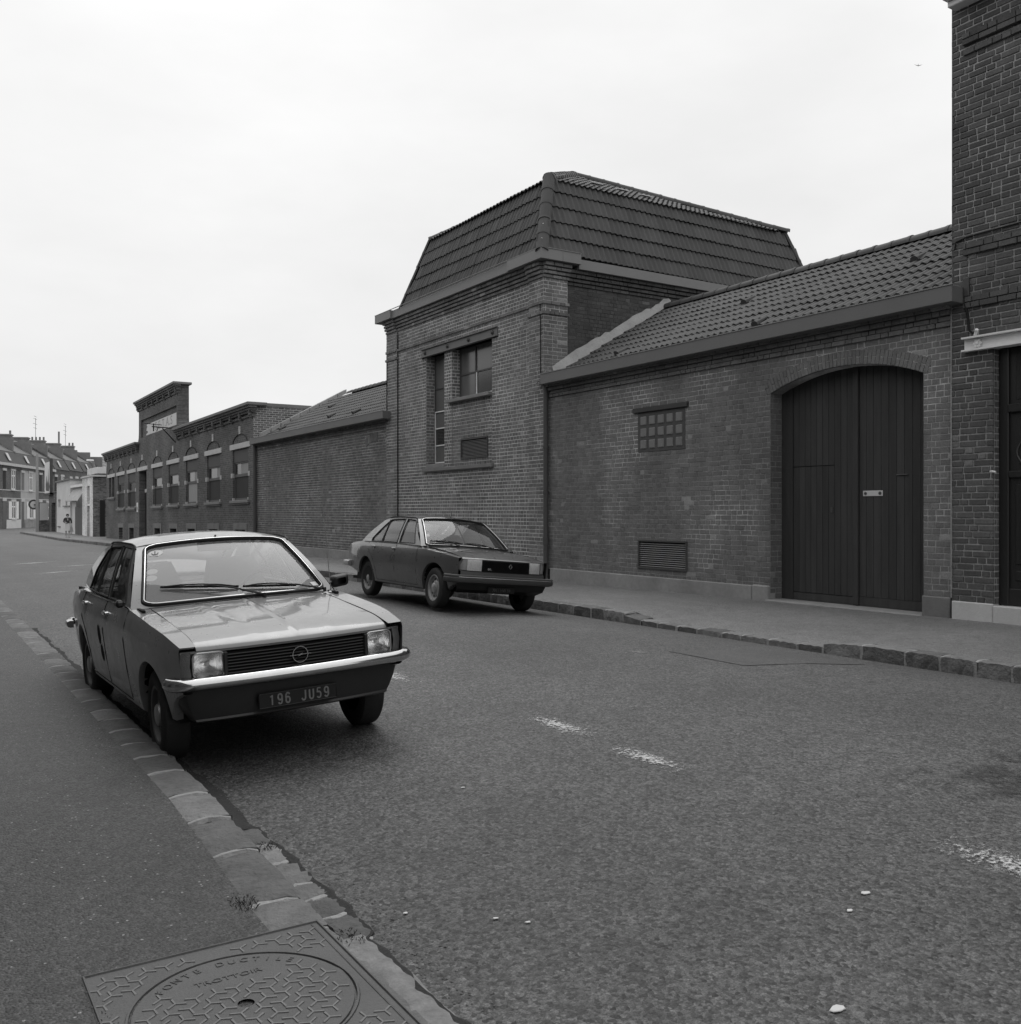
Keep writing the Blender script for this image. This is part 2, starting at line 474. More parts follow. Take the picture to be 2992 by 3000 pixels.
def brick_wall(P, mort, O, U, N, u0, u1, z0, z1, holes=(), joint=0.012, depth=0.03, rec=0.0045, bond='mix', seed=0, wob=0.003, ok=True, trim=None):
    """P Pieces, mort MB for the mortar sheet; holes: (ua,ub,za,zb) or f(z)->(ua,ub); trim f(z)->(u0,u1)"""
    rnd = random.Random(seed + 11); F = frame_mtx(O, U, N)
    nrow = max(1, round((z1 - z0) / COURSE)); ch = (z1 - z0) / nrow
    for i in range(nrow):
        za = z0 + i * ch; zb = za + ch; zc = (za + zb) / 2
        hs = []
        for h in holes:
            if callable(h): hs.append(h(zc))
            elif h[2] < zc < h[3]: hs.append((h[0], h[1]))
        lo, hi = (u0, u1) if trim is None else trim(zc)
        if hi - lo < .03: continue
        iv = free((lo, hi), hs)
        kind = {'mix': ('F', 'S', 'F', 'H', 'H')[(i * 3 + i // 5) % 5] if i % 2 else ('H', 'H', 'F')[(i // 2) % 3], 'eng': 'S' if i % 2 else 'H', 'flem': 'F', 'head': 'H', 'str': 'S'}[bond]
        cuts = [u0 - rnd.choice((0, .06, .12, .18))]; t = 0
        while cuts[-1] < u1 + .3:
            if kind == 'S': d = .235
            elif kind == 'H': d = .1175
            else: d = .235 if (t + i) % 2 else .1175
            if bond == 'mix' and rnd.random() < .06: d = .1175 if d > .2 else .235
            cuts.append(cuts[-1] + d * rnd.uniform(.97, 1.03)); t += 1
        for a, b in iv:
            p0 = F @ Vector((a, -rec, za)); p1 = F @ Vector((b, -rec, za)); p2 = F @ Vector((b, -rec, zb)); p3 = F @ Vector((a, -rec, zb))
            mort.quad(p0, p1, p2, p3)
            cs = [a] + [c for c in cuts if a + .045 < c < b - .045] + [b]
            for c0, c1 in zip(cs, cs[1:]):
                l = c1 - c0 - joint; h = ch - joint
                if l < .02: continue
                M = F @ Matrix.Translation((c0 + joint / 2, -depth + rnd.uniform(-wob, wob), za + joint / 2 + rnd.uniform(-.001, .001))) @ Matrix.Diagonal((l, depth, h, 1))
                P.add(rnd.randrange(len(P.me)), M, l * h, ok=ok)
def corbel(P, O, U, N, u0, u1, rows, depth0=0.02, joint=0.01, seed=0, ok=True):
    """rows: (za, zb, projection): courses of brick standing out from the wall"""
    rnd = random.Random(seed); F = frame_mtx(O, U, N)
    for za, zb, pr in rows:
        a = u0 - pr if pr > 0 else u0
        c = u0 - .3 + rnd.uniform(0, .2); cs = []
        while c < u1: cs.append(c); c += .235 if rnd.random() < .6 else .1175
        cs = [u0] + [x for x in cs if u0 + .04 < x < u1 - .04] + [u1]
        for c0, c1 in zip(cs, cs[1:]):
            M = F @ Matrix.Translation((c0 + joint / 2, -depth0, za + .004)) @ Matrix.Diagonal((c1 - c0 - joint, depth0 + pr + rnd.uniform(-.003, .003), zb - za - .008, 1))
            P.add(rnd.randrange(len(P.me)), M, (c1 - c0) * (zb - za), ok=ok)

def arc_pts(c, r, a0, a1, n): return [(c[0] + r * math.cos(a0 + (a1 - a0) * i / n), c[1] + r * math.sin(a0 + (a1 - a0) * i / n)) for i in range(n + 1)]

def unit_tile(m, w=0.30, L=0.42, lift=0.03, rollh=0.032):
    prof = [(0, .0), (.07, .016), (.13, .028), (.19, .032), (.25, .028), (.32, .012), (.38, .0), (.5, -.004), (.57, .014), (.63, .027), (.69, .032), (.75, .027), (.82, .012), (.89, .0), (1.0, -.004)]
    v = []; n = len(prof)
    for s_, lf in ((0, lift), (L, 0)):
        for u, h in prof: v.append((u * w, s_, h * rollh / .032 + lf))
    f = [(i, i + 1, n + i + 1, n + i) for i in range(n - 1)]
    b = len(v)
    for dz in (-.018, 0.0):
        for u, h in prof: v.append((u * w, 0, h * rollh / .032 + lift + dz))
    f += [(b + i, b + i + 1, b + n + i + 1, b + n + i) for i in range(n - 1)]
    me = bpy.data.meshes.new('tile'); me.from_pydata(v, [], f); me.update(); me.materials.append(m)
    me.polygons.foreach_set('use_smooth', [True] * len(me.polygons)); me.set_sharp_from_angle(angle=R(50))
    return me
def tile_plane(P, O, U, S, width, slope, keep, w=0.30, ex=0.36, seed=0, ok=True, start=0.0, special=None):
    """O eave corner; U along eave; S up the slope"""
    U = Vector(U).normalized(); S = Vector(S).normalized(); N = U.cross(S).normalized()
    if N.z < 0: N = -N
    rnd = random.Random(seed)
    nc = int(width / w) + 1; nr = int(slope / ex + 0.999)
    for j in range(nr):
        for i in range(nc):
            u = start + i * w; s_ = j * ex
            if not keep(u + w / 2, s_ + ex / 2): continue
            o = Vector(O) + U * u + S * (s_ + rnd.uniform(-.006, .006)) + N * (rnd.uniform(0, .006) + .004 * math.sin(u * .9 + j))
            M = Matrix(((U.x, S.x, N.x, o.x), (U.y, S.y, N.y, o.y), (U.z, S.z, N.z, o.z), (0, 0, 0, 1))) @ Matrix.Rotation(rnd.uniform(-.008, .008), 4, 'Z')
            P.add(0, M, w * ex, ctr=(.15, .2, .02), ok=ok)
def ridge_caps(name, m, parent, p0, p1, r=0.11, n=12, lap=0.04, wide=1.0):
    """half-round caps laid end to end from p0 to p1, each overlapping the one before"""
    p0 = Vector(p0); p1 = Vector(p1); d = (p1 - p0); L = d.length / n; d.normalize()
    side = d.cross(Vector((0, 0, 1))).normalized(); up = side.cross(d).normalized()
    mb = MB(); K = 10; rows = []
    for (t, rr) in ((-lap, r * 1.06), (0.02, r * 1.06), (0.021, r), (L, r * .97)):
        rows.append([Vector((0, 0, 0)) + side * (math.cos(PI * k / K) * rr * wide) + up * (math.sin(PI * k / K) * rr) + d * t for k in range(K + 1)])
    mb.grid(rows)
    mb.add([p for p in rows[0]] + [p * 1.0 - up * 0 + (-side * 0) for p in [q * .86 for q in rows[0]]], [(k, k + 1, K + 2 + k, K + 1 + k) for k in range(K)])
    me = mb.mesh(name, True, True, 40); me.materials.append(m)
    for i in range(n):
        o = link(name, me, parent); o.location = p0 + d * (L * i) + up * random.uniform(0, .008)
# ---------------------------------------------------------------- named materials
M_asph = asphalt_mat('road_asphalt', 0.077, 0, agg=62, speck=0.85, bump=1.0, patch=0.22, rough_=0.42)
M_pave = asphalt_mat('pavement_asphalt', 0.054, 60, agg=100, speck=0.7, bump=0.8, patch=0.22, rough_=0.24)
M_pave2 = asphalt_mat('far_pavement_asphalt', 0.165, 0, agg=150, speck=0.3, bump=0.4, patch=0.14)
M_patch = asphalt_mat('asphalt_patch', 0.074, 0, agg=130, speck=0.35, bump=0.6, patch=0.1)
M_kerb = mat('kerb_stone', 0.145, 0.85, 0.5, 7, 40, 1.0, 26, island=0.35, bdist=.02)
M_kerbj = mat('kerb_mortar', 0.3, 0.95, 0.35, 8, 50, 0.8, 60)
M_soil_shade = mat('gutter_dirt_shade', 0.032, 0.95, 0.4, 12, 70, 1.0, 60)  # dirt, with the gutter recess's shade put into its colour
M_earth = mat('ground', 0.08, 0.95, 0.3, 0.3, 4)
B_gate = brick_mat('brick_gate_wing', 0.135, 0.175, haze=0.04, odd=0.012)
B_tow = brick_mat('brick_tower', 0.12, 0.18, haze=0.10, odd=0.03)
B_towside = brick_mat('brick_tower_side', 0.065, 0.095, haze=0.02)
B_left = brick_mat('brick_left_wing', 0.11, 0.165, haze=0.05)
B_house = brick_mat('brick_corner_house', 0.075, 0.115, haze=0.03, odd=0.02)
J_gate = mortar_mat('mortar_gate_wing', 0.24, 0.62, 0.55, 0.48, 0.66)
J_tow = mortar_mat('mortar_tower', 0.36, 0.62, 0.5, 0.36, 0.6)
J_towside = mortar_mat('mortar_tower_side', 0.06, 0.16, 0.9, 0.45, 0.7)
J_left = mortar_mat('mortar_left_wing', 0.26, 0.6, 0.5, 0.42, 0.66)
J_house = mortar_mat('mortar_corner_house', 0.24, 0.42, 1.2, 0.35, 0.65)
M_tile = mat('roof_tile', 0.06, 0.7, 0.28, 1.2, 40, 0.3, 120, spec=0.4, island=0.16)
M_zinc = mat('painted_gutter', 0.135, 0.55, 0.12, 1.5, 30, 0.1, 40)
M_zinc2 = mat('tower_gutter', 0.2, 0.55, 0.1, 1.5, 30, 0.1, 40)
M_conc = mat('concrete_plinth', 0.26, 0.9, 0.4, 1.6, 14, 0.6, 45)
M_concd = mat('grey_stone_block', 0.17, 0.9, 0.35, 2.2, 18, 0.6, 45)
M_white = mat('white_masonry_paint', 0.72, 0.75, 0.12, 1.5, 25, 0.2, 40)
M_plast = mat('plinth_render', 0.5, 0.9, 0.2, 2, 20, 0.4, 40)
M_gatep = mat('gate_plank', 0.044, 0.7, 0.4, 2.2, 30, 0.5, 30, spec=0.3, island=0.16, stretch=(6, 6, 0.5))
M_iron = mat('painted_iron', 0.06, 0.5, 0.2, 4, 40)
M_steel = mat('painted_steel_beam', 0.14, 0.6, 0.2, 3, 30)
M_lead = mat('lime_flashing', 0.36, 0.95, 0.35, 3, 18, 0.9, 25)
M_pipe = mat('downpipe', 0.075, 0.5, 0.15, 2, 30)
M_dark = mat('dark_interior', 0.012, 0.9, 0.1)
M_gblock = mat('glass_block', 0.17, 0.35, 0.22, 9, 60, 0.4, 50, spec=0.6)
M_pane = mat('dusty_pane', 0.13, 0.18, 0.15, 2, 20, spec=0.6)
M_paned = mat('dark_pane', 0.035, 0.12, 0.2, 2, 20, spec=0.6)
M_wframe = mat('white_frame', 0.75, 0.6, 0.1)
M_gframe = mat('grey_frame', 0.08, 0.6, 0.1)
M_sill = mat('stone_sill', 0.2, 0.85, 0.25, 3, 25, 0.4, 40)
M_ddoor = mat('varnished_door', 0.02, 0.35, 0.25, 4, 40, spec=0.5, stretch=(5, 5, 0.6))

WP = {}
_link0 = link
def link(name, me, parent=None, mats=None, loc=None):
    o = _link0(name, me, parent, mats, loc)
    if parent is not None and parent.name in WP: o.matrix_parent_inverse = WP[parent.name]
    return o
def root(name, loc, label, cat, group=None):
    """a thing whose parts are written in world coordinates"""
    o = empty(name, loc, label, cat, group); WP[o.name] = Matrix.Translation(-Vector(loc)); return o
def struct(name, mb, m, smooth=False):
    return tag(mb.build(name, m, None, smooth), kind='structure')

# ---------------------------------------------------------------- ground, road, kerbs, pavements
def zg(Y): return -0.009 * (min(max(Y, 37), 68) - 37)
CR = [(1.43, 0), (2.065, .03), (2.8, .066), (4, .125), (5, .155), (6, .158), (7.126, .126), (7.9, .066), (8.52, 0.0)]
def lerp_tab(tab, x):
    if x <= tab[0][0]: return tab[0][1]
    for (a, b), (c, d) in zip(tab, tab[1:]):
        if x <= c: return b + (d - b) * (x - a) / (c - a)
    return tab[-1][1]
def zr(X, Y): return lerp_tab(CR, X) * min(1, max(0, (97 - Y) / 22)) + zg(Y)
gm = MB(); gm.quad((-900, -900, -.9), (900, -900, -.9), (900, 900, -.9), (-900, 900, -.9)); struct('ground', gm, M_earth)
ys = [-14, -6, -2, 0, 1, 2, 3, 4, 5, 6, 7, 8, 10, 12, 14, 17, 20, 25, 30, 34, 37, 42, 50, 60, 68, 75, 82, 90, 97, 104]
xs = [1.40, 1.6, 1.85, 2.065, 2.4, 2.8, 3.4, 4, 4.5, 5, 5.5, 6, 6.6, 7.126, 7.5, 7.9, 8.2, 8.56]
mb = MB(); mb.grid([[(x, y, zr(x, y)) for x in xs] for y in ys]); struct('road', mb, M_asph, True)
mb = MB(); mb.quad((-60, 96, -.285), (70, 96, -.285), (70, 260, -.285), (-60, 260, -.285)); struct('side_street', mb, M_asph)
NK_in, NK_out = 1.12, 1.425
def nk_top(Y): return 0.012 if Y < 3.7 else (0.012 + .085 * min(1, (Y - 3.7) / 1.2))
# near pavement
pys = [-14, -4, -1, 0, 1, 1.5, 2, 2.5, 3, 3.4, 3.7, 4, 4.5, 5, 6, 8, 11, 15, 20, 30, 60, 96]
mb = MB(); mb.grid([[(x, y, nk_top(y) + (1.13 - x) * .012 + zg(y) + .002 * math.sin(y * 3 + x * 2)) for x in (-2.6, -1.5, -.6, 0, .4, .8, 1.13)] for y in pys]); struct('near_pavement', mb, M_pave, True)
# far pavement
def fk_top(Y):
    if Y < 6.5: return .155
    if Y < 7.0: return .155 - .08 * (Y - 6.5) / .5
    if Y < 10.0: return .075
    if Y < 10.45: return .075 + .08 * (Y - 10) / .45
    return .155
def wall_z(Y): return (.2 - .07 * min(1, max(0, (Y - 7.3) / 9))) + zg(Y)
fys = [-14, -3, 2, 4, 5, 6, 6.5, 6.75, 7, 7.5, 8, 9, 9.5, 10, 10.2, 10.45, 11, 12, 14, 16, 20, 26, 32, 37, 45, 55, 62, 68, 76, 84, 90, 94]
def fk_x(Y): return 8.5 + (0 if Y < 86 else .0 * Y)
mb = MB(); mb.grid([[(x, y, (fk_top(y) - .004 + zg(y)) * (1 - t) + (wall_z(y)) * t) for x, t in ((8.72, 0), (9.1, .25), (9.6, .5), (10.4, .8), (11.42, 1), (13, 1), (26, 1))] for y in fys]); struct('far_pavement', mb, M_pave2, True)

def stone_mesh(seed, l, w_, h, bow=0.012):
    rnd = random.Random(seed); mb = MB(); nx, ny = 5, 4
    def P(i, j, k):
        x = l * (i / nx); y = w_ * (j / ny); z = h * k
        e = (min(i, nx - i) == 0) + (min(j, ny - j) == 0)
        z -= (0.014 * e + (0.006 if min(i, nx - i) == 1 else 0)) * (k == 1) + (rnd.uniform(-bow, bow) * .5 if k else 0)
        return (x + rnd.uniform(-1, 1) * .008, y + rnd.uniform(-1, 1) * .009, z)
    top = [[P(i, j, 1) for j in range(ny + 1)] for i in range(nx + 1)]
    mb.grid(top)
    def side(row):
        mid = [(x + rnd.uniform(-.008, .008), y + rnd.uniform(-.012, .012), h * .5) for x, y, z in row]
        bot = [(x, y, -.06) for x, y, z in row]
        mb.grid([row, mid, bot])
    side(top[0]); side(top[-1]); side([r[0] for r in top]); side([r[-1] for r in top])
    return mb.mesh('kerb_stone', True, True, 55)
def kerb(name, cuts, xin, xout, topf, joint, mj, seed, facing):
    """a kerb of separate stones with mortar in the joints"""
    base = MB()
    for a, b in zip(cuts, cuts[1:]):
        n = max(1, int((b - a) / .6)) if b - a > 1.2 else 1
        for i in range(n):
            y0 = a + (b - a) * i / n; y1 = a + (b - a) * (i + 1) / n
            base.add([(xin + .03, y0, -.4), (xout - .02, y0, -.4), (xout - .02, y1, -.4), (xin + .03, y1, -.4), (xin + .035, y0, topf(y0) + zg(y0) - .04), (xout - .02, y0, topf(y0) + zg(y0) - .014), (xout - .02, y1, topf(y1) + zg(y1) - .04), (xin + .035, y1, topf(y1) + zg(y1) - .04)], [(4, 5, 6, 7), (1, 2, 6, 5), (0, 3, 7, 4), (0, 1, 5, 4), (2, 3, 7, 6)])
    jr = random.Random(seed + 90)
    for a, b in zip(cuts, cuts[1:]):
        n = max(1, int((b - a) / .6)) if b - a > 1.2 else 1
        for i in range(n):
            y0 = a + (b - a) * i / n
            if y0 > 34: break
            hw2 = jr.uniform(.014, .026); zt = topf(y0) + zg(y0) + jr.uniform(-.003, .002); q = []
            for t in (.02, .25, .5, .75, .98): q.append((xin + (xout - xin) * t, jr.uniform(-.012, .012)))
            base.grid([[(x, y0 + hw2 * s_ + d, zt - dz - (.012 if k in (0, 4) else 0)) for k, (x, d) in enumerate(q)] for s_, dz in ((-1.3, .022), (-.7, .002), (0, -.001), (.7, .002), (1.3, .022))])
            xe = xin if facing < 0 else xout
            base.quad((xe - .004 * -facing, y0 - hw2, zt - .01), (xe - .004 * -facing, y0 + hw2, zt - .01), (xe, y0 + hw2, zt - .2), (xe, y0 - hw2, zt - .2))
    k = tag(base.build(name, mj), kind='structure')
    rnd = random.Random(seed); cache = {}
    for a, b in zip(cuts, cuts[1:]):
        n = max(1, int((b - a) / .6)) if b - a > 1.2 else 1
        for i in range(n):
            y0 = a + (b - a) * i / n; y1 = a + (b - a) * (i + 1) / n
            l = y1 - y0 - joint * rnd.uniform(.7, 1.3); key = rnd.randrange(9)
            if key not in cache:
                cache[key] = stone_mesh(seed * 10 + key, 1.0, 1.0, 1.0); cache[key].materials.append(M_kerb)
                me = cache[key]
                for v in me.vertices: v.co.z *= 1
            me = cache[key]
            o = link('kerb_stone', me, k)
            z0 = topf(y0) + zg(y0); z1 = topf(y1) + zg(y1)
            wv = abs(xout - xin) * rnd.uniform(.97, 1.03)
            # stone x axis runs along the street
            xx = xin if xin < xout else xout
            M = Matrix(((0, wv, 0, xx), (l, 0, 0, y0 + joint / 2), ((z1 - z0) * l / (y1 - y0), 0, .16, z0 - .16 + .004), (0, 0, 0, 1)))
            o.matrix_basis = M
    return k
def unit_fix(): pass
njo = [1.55, 2.0, 2.48] + [3.38, 3.69, 4.23, 4.66, 5.06, 5.56, 5.96, 6.36, 6.77, 7.16, 7.55, 8.0, 8.51, 9.04, 9.5, 9.95, 10.4, 10.9, 11.4, 11.9, 12.4, 13, 13.5, 14, 14.6, 15.2, 15.8, 16.4, 18, 20, 24, 30, 40, 60, 95]
_sm = stone_mesh
def stone_mesh(seed, l, w_, h, bow=.02):
    """unit stone, later scaled: rough worn top and pitched face"""
    rnd = random.Random(seed); mb = MB(); nx, ny = 7, 4
    top = []
    for i in range(nx + 1):
        row = []
        for j in range(ny + 1):
            e = (.06 if i in (0, nx) else 0) + (.05 if j in (0, ny) else 0)
            row.append((i / nx + (rnd.uniform(-.010, .010)), j / ny + rnd.uniform(-.03, .03) * (1 if j in (0, ny) else .4), 1 - e + rnd.uniform(-.035, .035)))
        top.append(row)
    mb.grid(top)
    def side(row, ax):
        mid = [(x + (rnd.uniform(-.02, .02) if ax == 0 else 0), y + (rnd.uniform(-.09, .07) if ax else 0), .5) for x, y, z in row]
        low = [(x, y + (rnd.uniform(-.09, .07) if ax else 0), .2) for x, y, z in row]
        mb.grid([row, mid, low, [(x, y, -.4) for x, y, z in row]])
    side(top[0], 0); side(top[-1], 0); side([r[0] for r in top], 1); side([r[-1] for r in top], 1)
    return mb.mesh('kerb_stone', True, True, 50)
kerb('near_kerb', njo[2:], NK_in, 1.34, nk_top, .022, M_kerbj, 3, 1)
kerb('near_kerb_south', [-6, -3, -1, .2, .7, 1.1] + njo[:3], NK_in, 1.32, nk_top, .03, M_kerbj, 5, 1)
kerb('gutter_stones', [3.2, 3.44, 3.64, 3.81, 4.09, 4.35, 4.62], 1.335, 1.46, lambda y: .008, .02, M_kerbj, 4, 1)
fjo = [-14, -8, -3, 0, 2, 3.2, 3.7, 4.1, 4.5, 4.86, 5.22, 5.58, 5.96, 6.48, 6.98, 7.34, 7.77, 8.2, 8.52, 8.95, 9.33, 9.7, 10.06, 10.43, 10.86, 11.17, 11.59, 12.0, 12.4, 12.8, 13.2, 13.6, 14, 14.4, 14.8, 15.2, 15.6, 16, 16.5, 17, 17.5, 18, 18.6, 19.2, 19.8, 20.4, 21, 22, 23, 24, 26, 28, 31, 34, 37, 42, 47, 52, 57, 62, 68, 75, 82, 90, 94]
kerb('far_kerb', fjo, 8.5, 8.74, fk_top, .03, M_kerbj, 6, -1)
# dark line along the near kerb: dirt and moss, plus painted shade of the gutter recess
mb = MB(); rnd = random.Random(5)
P0 = []
for i in range(420):
    y = 1.6 + i * .03
    a = 1.33 if y > 4.62 else (1.452 if y > 3.2 else 1.415); wd = (.135 + .014 * math.sin(y * 5) + .008 * math.sin(y * 17) if y > 4.62 else .014 + .010 * math.sin(y * 11) + .006 * math.sin(y * 31)) + rnd.uniform(-.003, .005)
    P0.append([(a - .02, y, zr(1.43, y) + .006), (a + wd * .5, y, zr(max(1.43, a + wd * .5), y) + .008), (a + wd, y, zr(a + wd, y) + .003)])
mb.grid(P0); tag(mb.build('gutter_dirt_shade', M_soil_shade), kind='structure')
mb = MB(); rnd = random.Random(8)
mb.grid([[(1.30, y, .006 + rnd.uniform(-.004, .004)), (1.35, y, .012 + rnd.uniform(-.006, .006)), (1.40, y, .010 + rnd.uniform(-.005, .005)), (1.43 + rnd.uniform(-.012, .008), y, .002)] for y in np.linspace(.9, 3.22, 48)]); tag(mb.build('gutter_concrete', mat('gutter_cement', .2, .95, .5, 14, 60, 1.0, 40), None, True), kind='structure')
# repair patch in the road
mb = MB(); pp = [(6.49, 6.22), (7.9, 5.96), (7.95, 7.2), (6.52, 7.29)]
mb.grid([[(pp[0][0] + (pp[1][0] - pp[0][0]) * u + (pp[3][0] - pp[0][0]) * v + 0 * u * v, pp[0][1] + (pp[1][1] - pp[0][1]) * u + (pp[3][1] - pp[0][1]) * v, 0) for u in (0, .25, .5, .75, 1)] for v in (0, .25, .5, .75, 1)])
mb.v = [(x, y, zr(x, y) + .005) for x, y, z in mb.v]
tag(mb.build('road_patch', M_patch, None, True), kind='structure')
mb = MB(); mb.grid([[(4.4 + u * 1.3, 2.45 + v * .75, zr(4.4 + u * 1.3, 2.45 + v * .75) + .006) for u in (0, .25, .5, .75, 1)] for v in (0, .5, 1)])
tag(mb.build('dark_road_patch', paint_wear_mat('dark_road_patch', 0.035, 5, 0.52, .2), None, True), kind='structure')  # ragged dark patch at the right of the road
# worn dashes of the centre line
PW = [paint_wear_mat('worn_paint_a', 0.5, 34, 0.56, .1), paint_wear_mat('worn_paint_b', 0.5, 40, 0.56, .1), paint_wear_mat('worn_paint_c', 0.3, 40, 0.58, .12)]
def paint(x0, x1, y0, y1, m, nm='road_marking'):
    mb = MB(); mb.grid([[(x0 + (x1 - x0) * i / 4, y0 + (y1 - y0) * j / 6, zr(x0 + (x1 - x0) * i / 4, y0 + (y1 - y0) * j / 6) + .006) for i in range(5)] for j in range(7)])
    o = mb.build(nm, m, None, True); tag(o, kind='structure'); return o
for (x0, x1, y0, y1, k) in ((3.62, 3.82, 4.85, 5.65, 0), (3.58, 3.76, 3.95, 4.6, 0), (3.68, 3.92, 1.6, 2.5, 1), (3.5, 3.75, 7.2, 8.3, 0), (3.6, 3.8, 9.5, 10.6, 1), (2.3, 3.9, 30.5, 31.2, 1), (2.6, 3.6, 25.5, 26.0, 1), (3.3, 4.6, 27.8, 28.2, 1), (6.05, 6.3, 7.2, 7.5, 2)):
    paint(x0, x1, y0, y1, PW[k])

# ---------------------------------------------------------------- gate wing
W = 11.35
UW, NW = (0, 1, 0), (-1, 0, 0)          # along the street, facing the road
GW = root('gate_wing_building', (W, 11.9, .16), 'low brick wing with pantiled roof and arched carriage gate, between tower block and corner house', 'building')
bm_gate = unit_bricks(B_gate, 10, 3)
PG = Pieces(bm_gate, B_gate); mo = MB()
AC, AR, AH = 9.01, 3.48, 1.32
def arch_hole(r):
    def f(z):
        if z < 3.39: return (AC - AH, AC + AH)
        d = r * r - (z - (3.66 - AR)) ** 2
        if d <= 0: return None
        h = math.sqrt(d); lim = AH + .05 + max(0, z - 3.38) * .45
        return (AC - min(h, lim), AC + min(h, lim))
    return f
rr = AR + .215
gb = (12.25, 13.49, 2.66, 3.47); gv = (12.19, 13.49, .53, 1.06)
brick_wall(PG, mo, (W, 0, 0), UW, NW, 7.28, 16.49, .13, 3.95, [arch_hole(rr - .025), gb, (12.15, 13.62, 3.37, 3.47), gv, (10.33, 16.5, 0, .41), (7.2, 7.69, 0, .46)], joint=.011, seed=1)
corbel(PG, (W, 0, 0), UW, NW, 7.28, 16.49, [(3.95, 4.02, .035), (4.02, 4.09, .02), (4.09, 4.16, .075), (4.16, 4.23, .12)], seed=3)
# arch ring of rowlocks
na = 44; a_half = math.asin((AH + .05) / AR)
for i in range(na):
    a = -a_half + 2 * a_half * (i + .5) / na
    for k, (r0, r1) in enumerate(((AR, AR + .105), (AR + .11, AR + .215)) if i % 2 else ((AR, AR + .215),)):
        wd = 2 * a_half * AR / na - .009
        ca, sa = math.cos(a), math.sin(a); o_ = Vector((W, AC + sa * r0, 3.66 - AR + ca * r0))
        u = Vector((0, ca, -sa)); n_ = Vector((-1, 0, 0)); z_ = Vector((0, sa, ca)); o_ = o_ - u * wd / 2 - n_ * .05
        Mx = Matrix(((u.x, n_.x, z_.x, o_.x), (u.y, n_.y, z_.y, o_.y), (u.z, n_.z, z_.z, o_.z), (0, 0, 0, 1))) @ Matrix.Diagonal((wd, .053, r1 - r0 - .006, 1))
        PG.add(random.randrange(10), Mx, wd * (r1 - r0))
am = MB(); ap = [(AC + math.sin(-a_half + 2 * a_half * i / 30) * r_, 3.66 - AR + math.cos(-a_half + 2 * a_half * i / 30) * r_) for r_ in (AR + .003, AR + .22) for i in range(31)]
am.add([(W + .008, y, z) for y, z in ap], [(i, i + 1, 32 + i, 31 + i) for i in range(30)])
am.add([(W + .008, y, z) for y, z in ap[:31]] + [(W + .30, y, z) for y, z in ap[:31]], [(i, i + 1, 32 + i, 31 + i) for i in range(30)])   # soffit
mo.v += []; 
n0 = len(mo.v); mo.add(am.v, am.f)
# gate jambs
brick_wall(PG, mo, (W, AC + AH, 0), (1, 0, 0), (0, -1, 0), .0, .27, .13, 3.42, [], joint=.010, seed=5, bond='eng')
brick_wall(PG, mo, (W, AC - AH, 0), (1, 0, 0), (0, 1, 0), .0, .27, .13, 3.42, [], joint=.010, seed=6, bond='eng', ok=False)
wallp = mo.build('wall', J_gate, GW, recalc=False)
PG.finish('brick', 'bricks', wallp)
core = MB(); core.box(W + .40, 17.6, 7.3, 16.45, .0, 4.2); core.box(W + .05, W + .40, 7.3, AC - AH - .06, 0, 4.2); core.box(W + .05, W + .4, AC + AH + .06, 16.45, 0, 4.2); core.box(W + .05, W + .4, AC - AH - .06, AC + AH + .06, 3.95, 4.2)
core.build('wall_core', M_dark, GW)
mb = MB(); mb.box(W - .05, W + .1, AC + AH + .345, 16.27, .05, .40, .012); mb.build('plinth', M_conc, GW)
mb = MB(); mb.box(W - .045, W + .2, 7.29, AC - AH - .002, .05, .46, .012); mb.build('plinth_block', M_concd, GW)
mb = MB(); mb.box(W - .06, W + .14, AC + AH - .004 + .006, AC + AH + .34, .05, .415, .02); mb.build('plinth_block', M_conc, GW)
# gate: two leaves of boards
XD = W + .27
gt = MB(); gt.box(XD + .05, XD + .09, AC - AH - .02, AC + AH + .02, .16, 3.75); gate = gt.build('gate', M_dark, GW)
def board(y0, y1, z0, z1f, x=XD, t=.045, nm='plank', gap=.006):
    mb = MB(); y0 += gap / 2; y1 -= gap / 2
    zt = lambda y: min(z1f(y), 3.72)
    mb.add([(x, y0, z0), (x, y1, z0), (x, y1, zt(y1)), (x, y0, zt(y0)), (x + t, y0, z0), (x + t, y1, z0), (x + t, y1, zt(y1)), (x + t, y0, zt(y0)), ], [(0, 1, 2, 3), (4, 7, 6, 5), (0, 4, 5, 1), (3, 2, 6, 7), (0, 3, 7, 4), (1, 5, 6, 2)])
    return mb.build(nm, M_gatep, gate)
atop = lambda y: 3.66 - AR + math.sqrt(AR * AR - (y - AC) ** 2) + .02
ysp = 8.96
yb = [10.33, 10.10, 9.99, 9.885, 9.78, 9.675, 9.57, 9.465, 9.37]
zb0 = .21
# left leaf (seen left): hanging stile, boards, wicket
board(10.11, 10.34, zb0, atop, x=XD - .01)
left_b = [10.105, 9.995, 9.88, 9.77, 9.66, 9.55, 9.44, 9.33, 9.22, 9.11, 9.0]
wick = (9.38, 10.105)
for b0, b1 in zip(left_b, left_b[1:]):
    if b1 >= 9.38 - .06:
        board(b1, b0, 2.262, atop); board(b1, b0, .335, lambda y: 2.25, nm='wicket_plank')
    else: board(b1, b0, .335, atop)
mb = MB(); mb.box(XD, XD + .045, 9.0, 10.105, zb0, .325); mb.build('bottom_rail', M_gatep, gate)
mb = MB(); mb.box(XD - .035, XD + .045, 8.90, 8.995, zb0, 3.66, .01); mb.build('meeting_stile', M_gatep, gate)
right_b = [8.895, 8.78, 8.66, 8.535, 8.41, 8.285, 8.16, 8.035, 7.91, 7.80, 7.68]
for b0, b1 in zip(right_b, right_b[1:]): board(b1, b0, .345, atop)
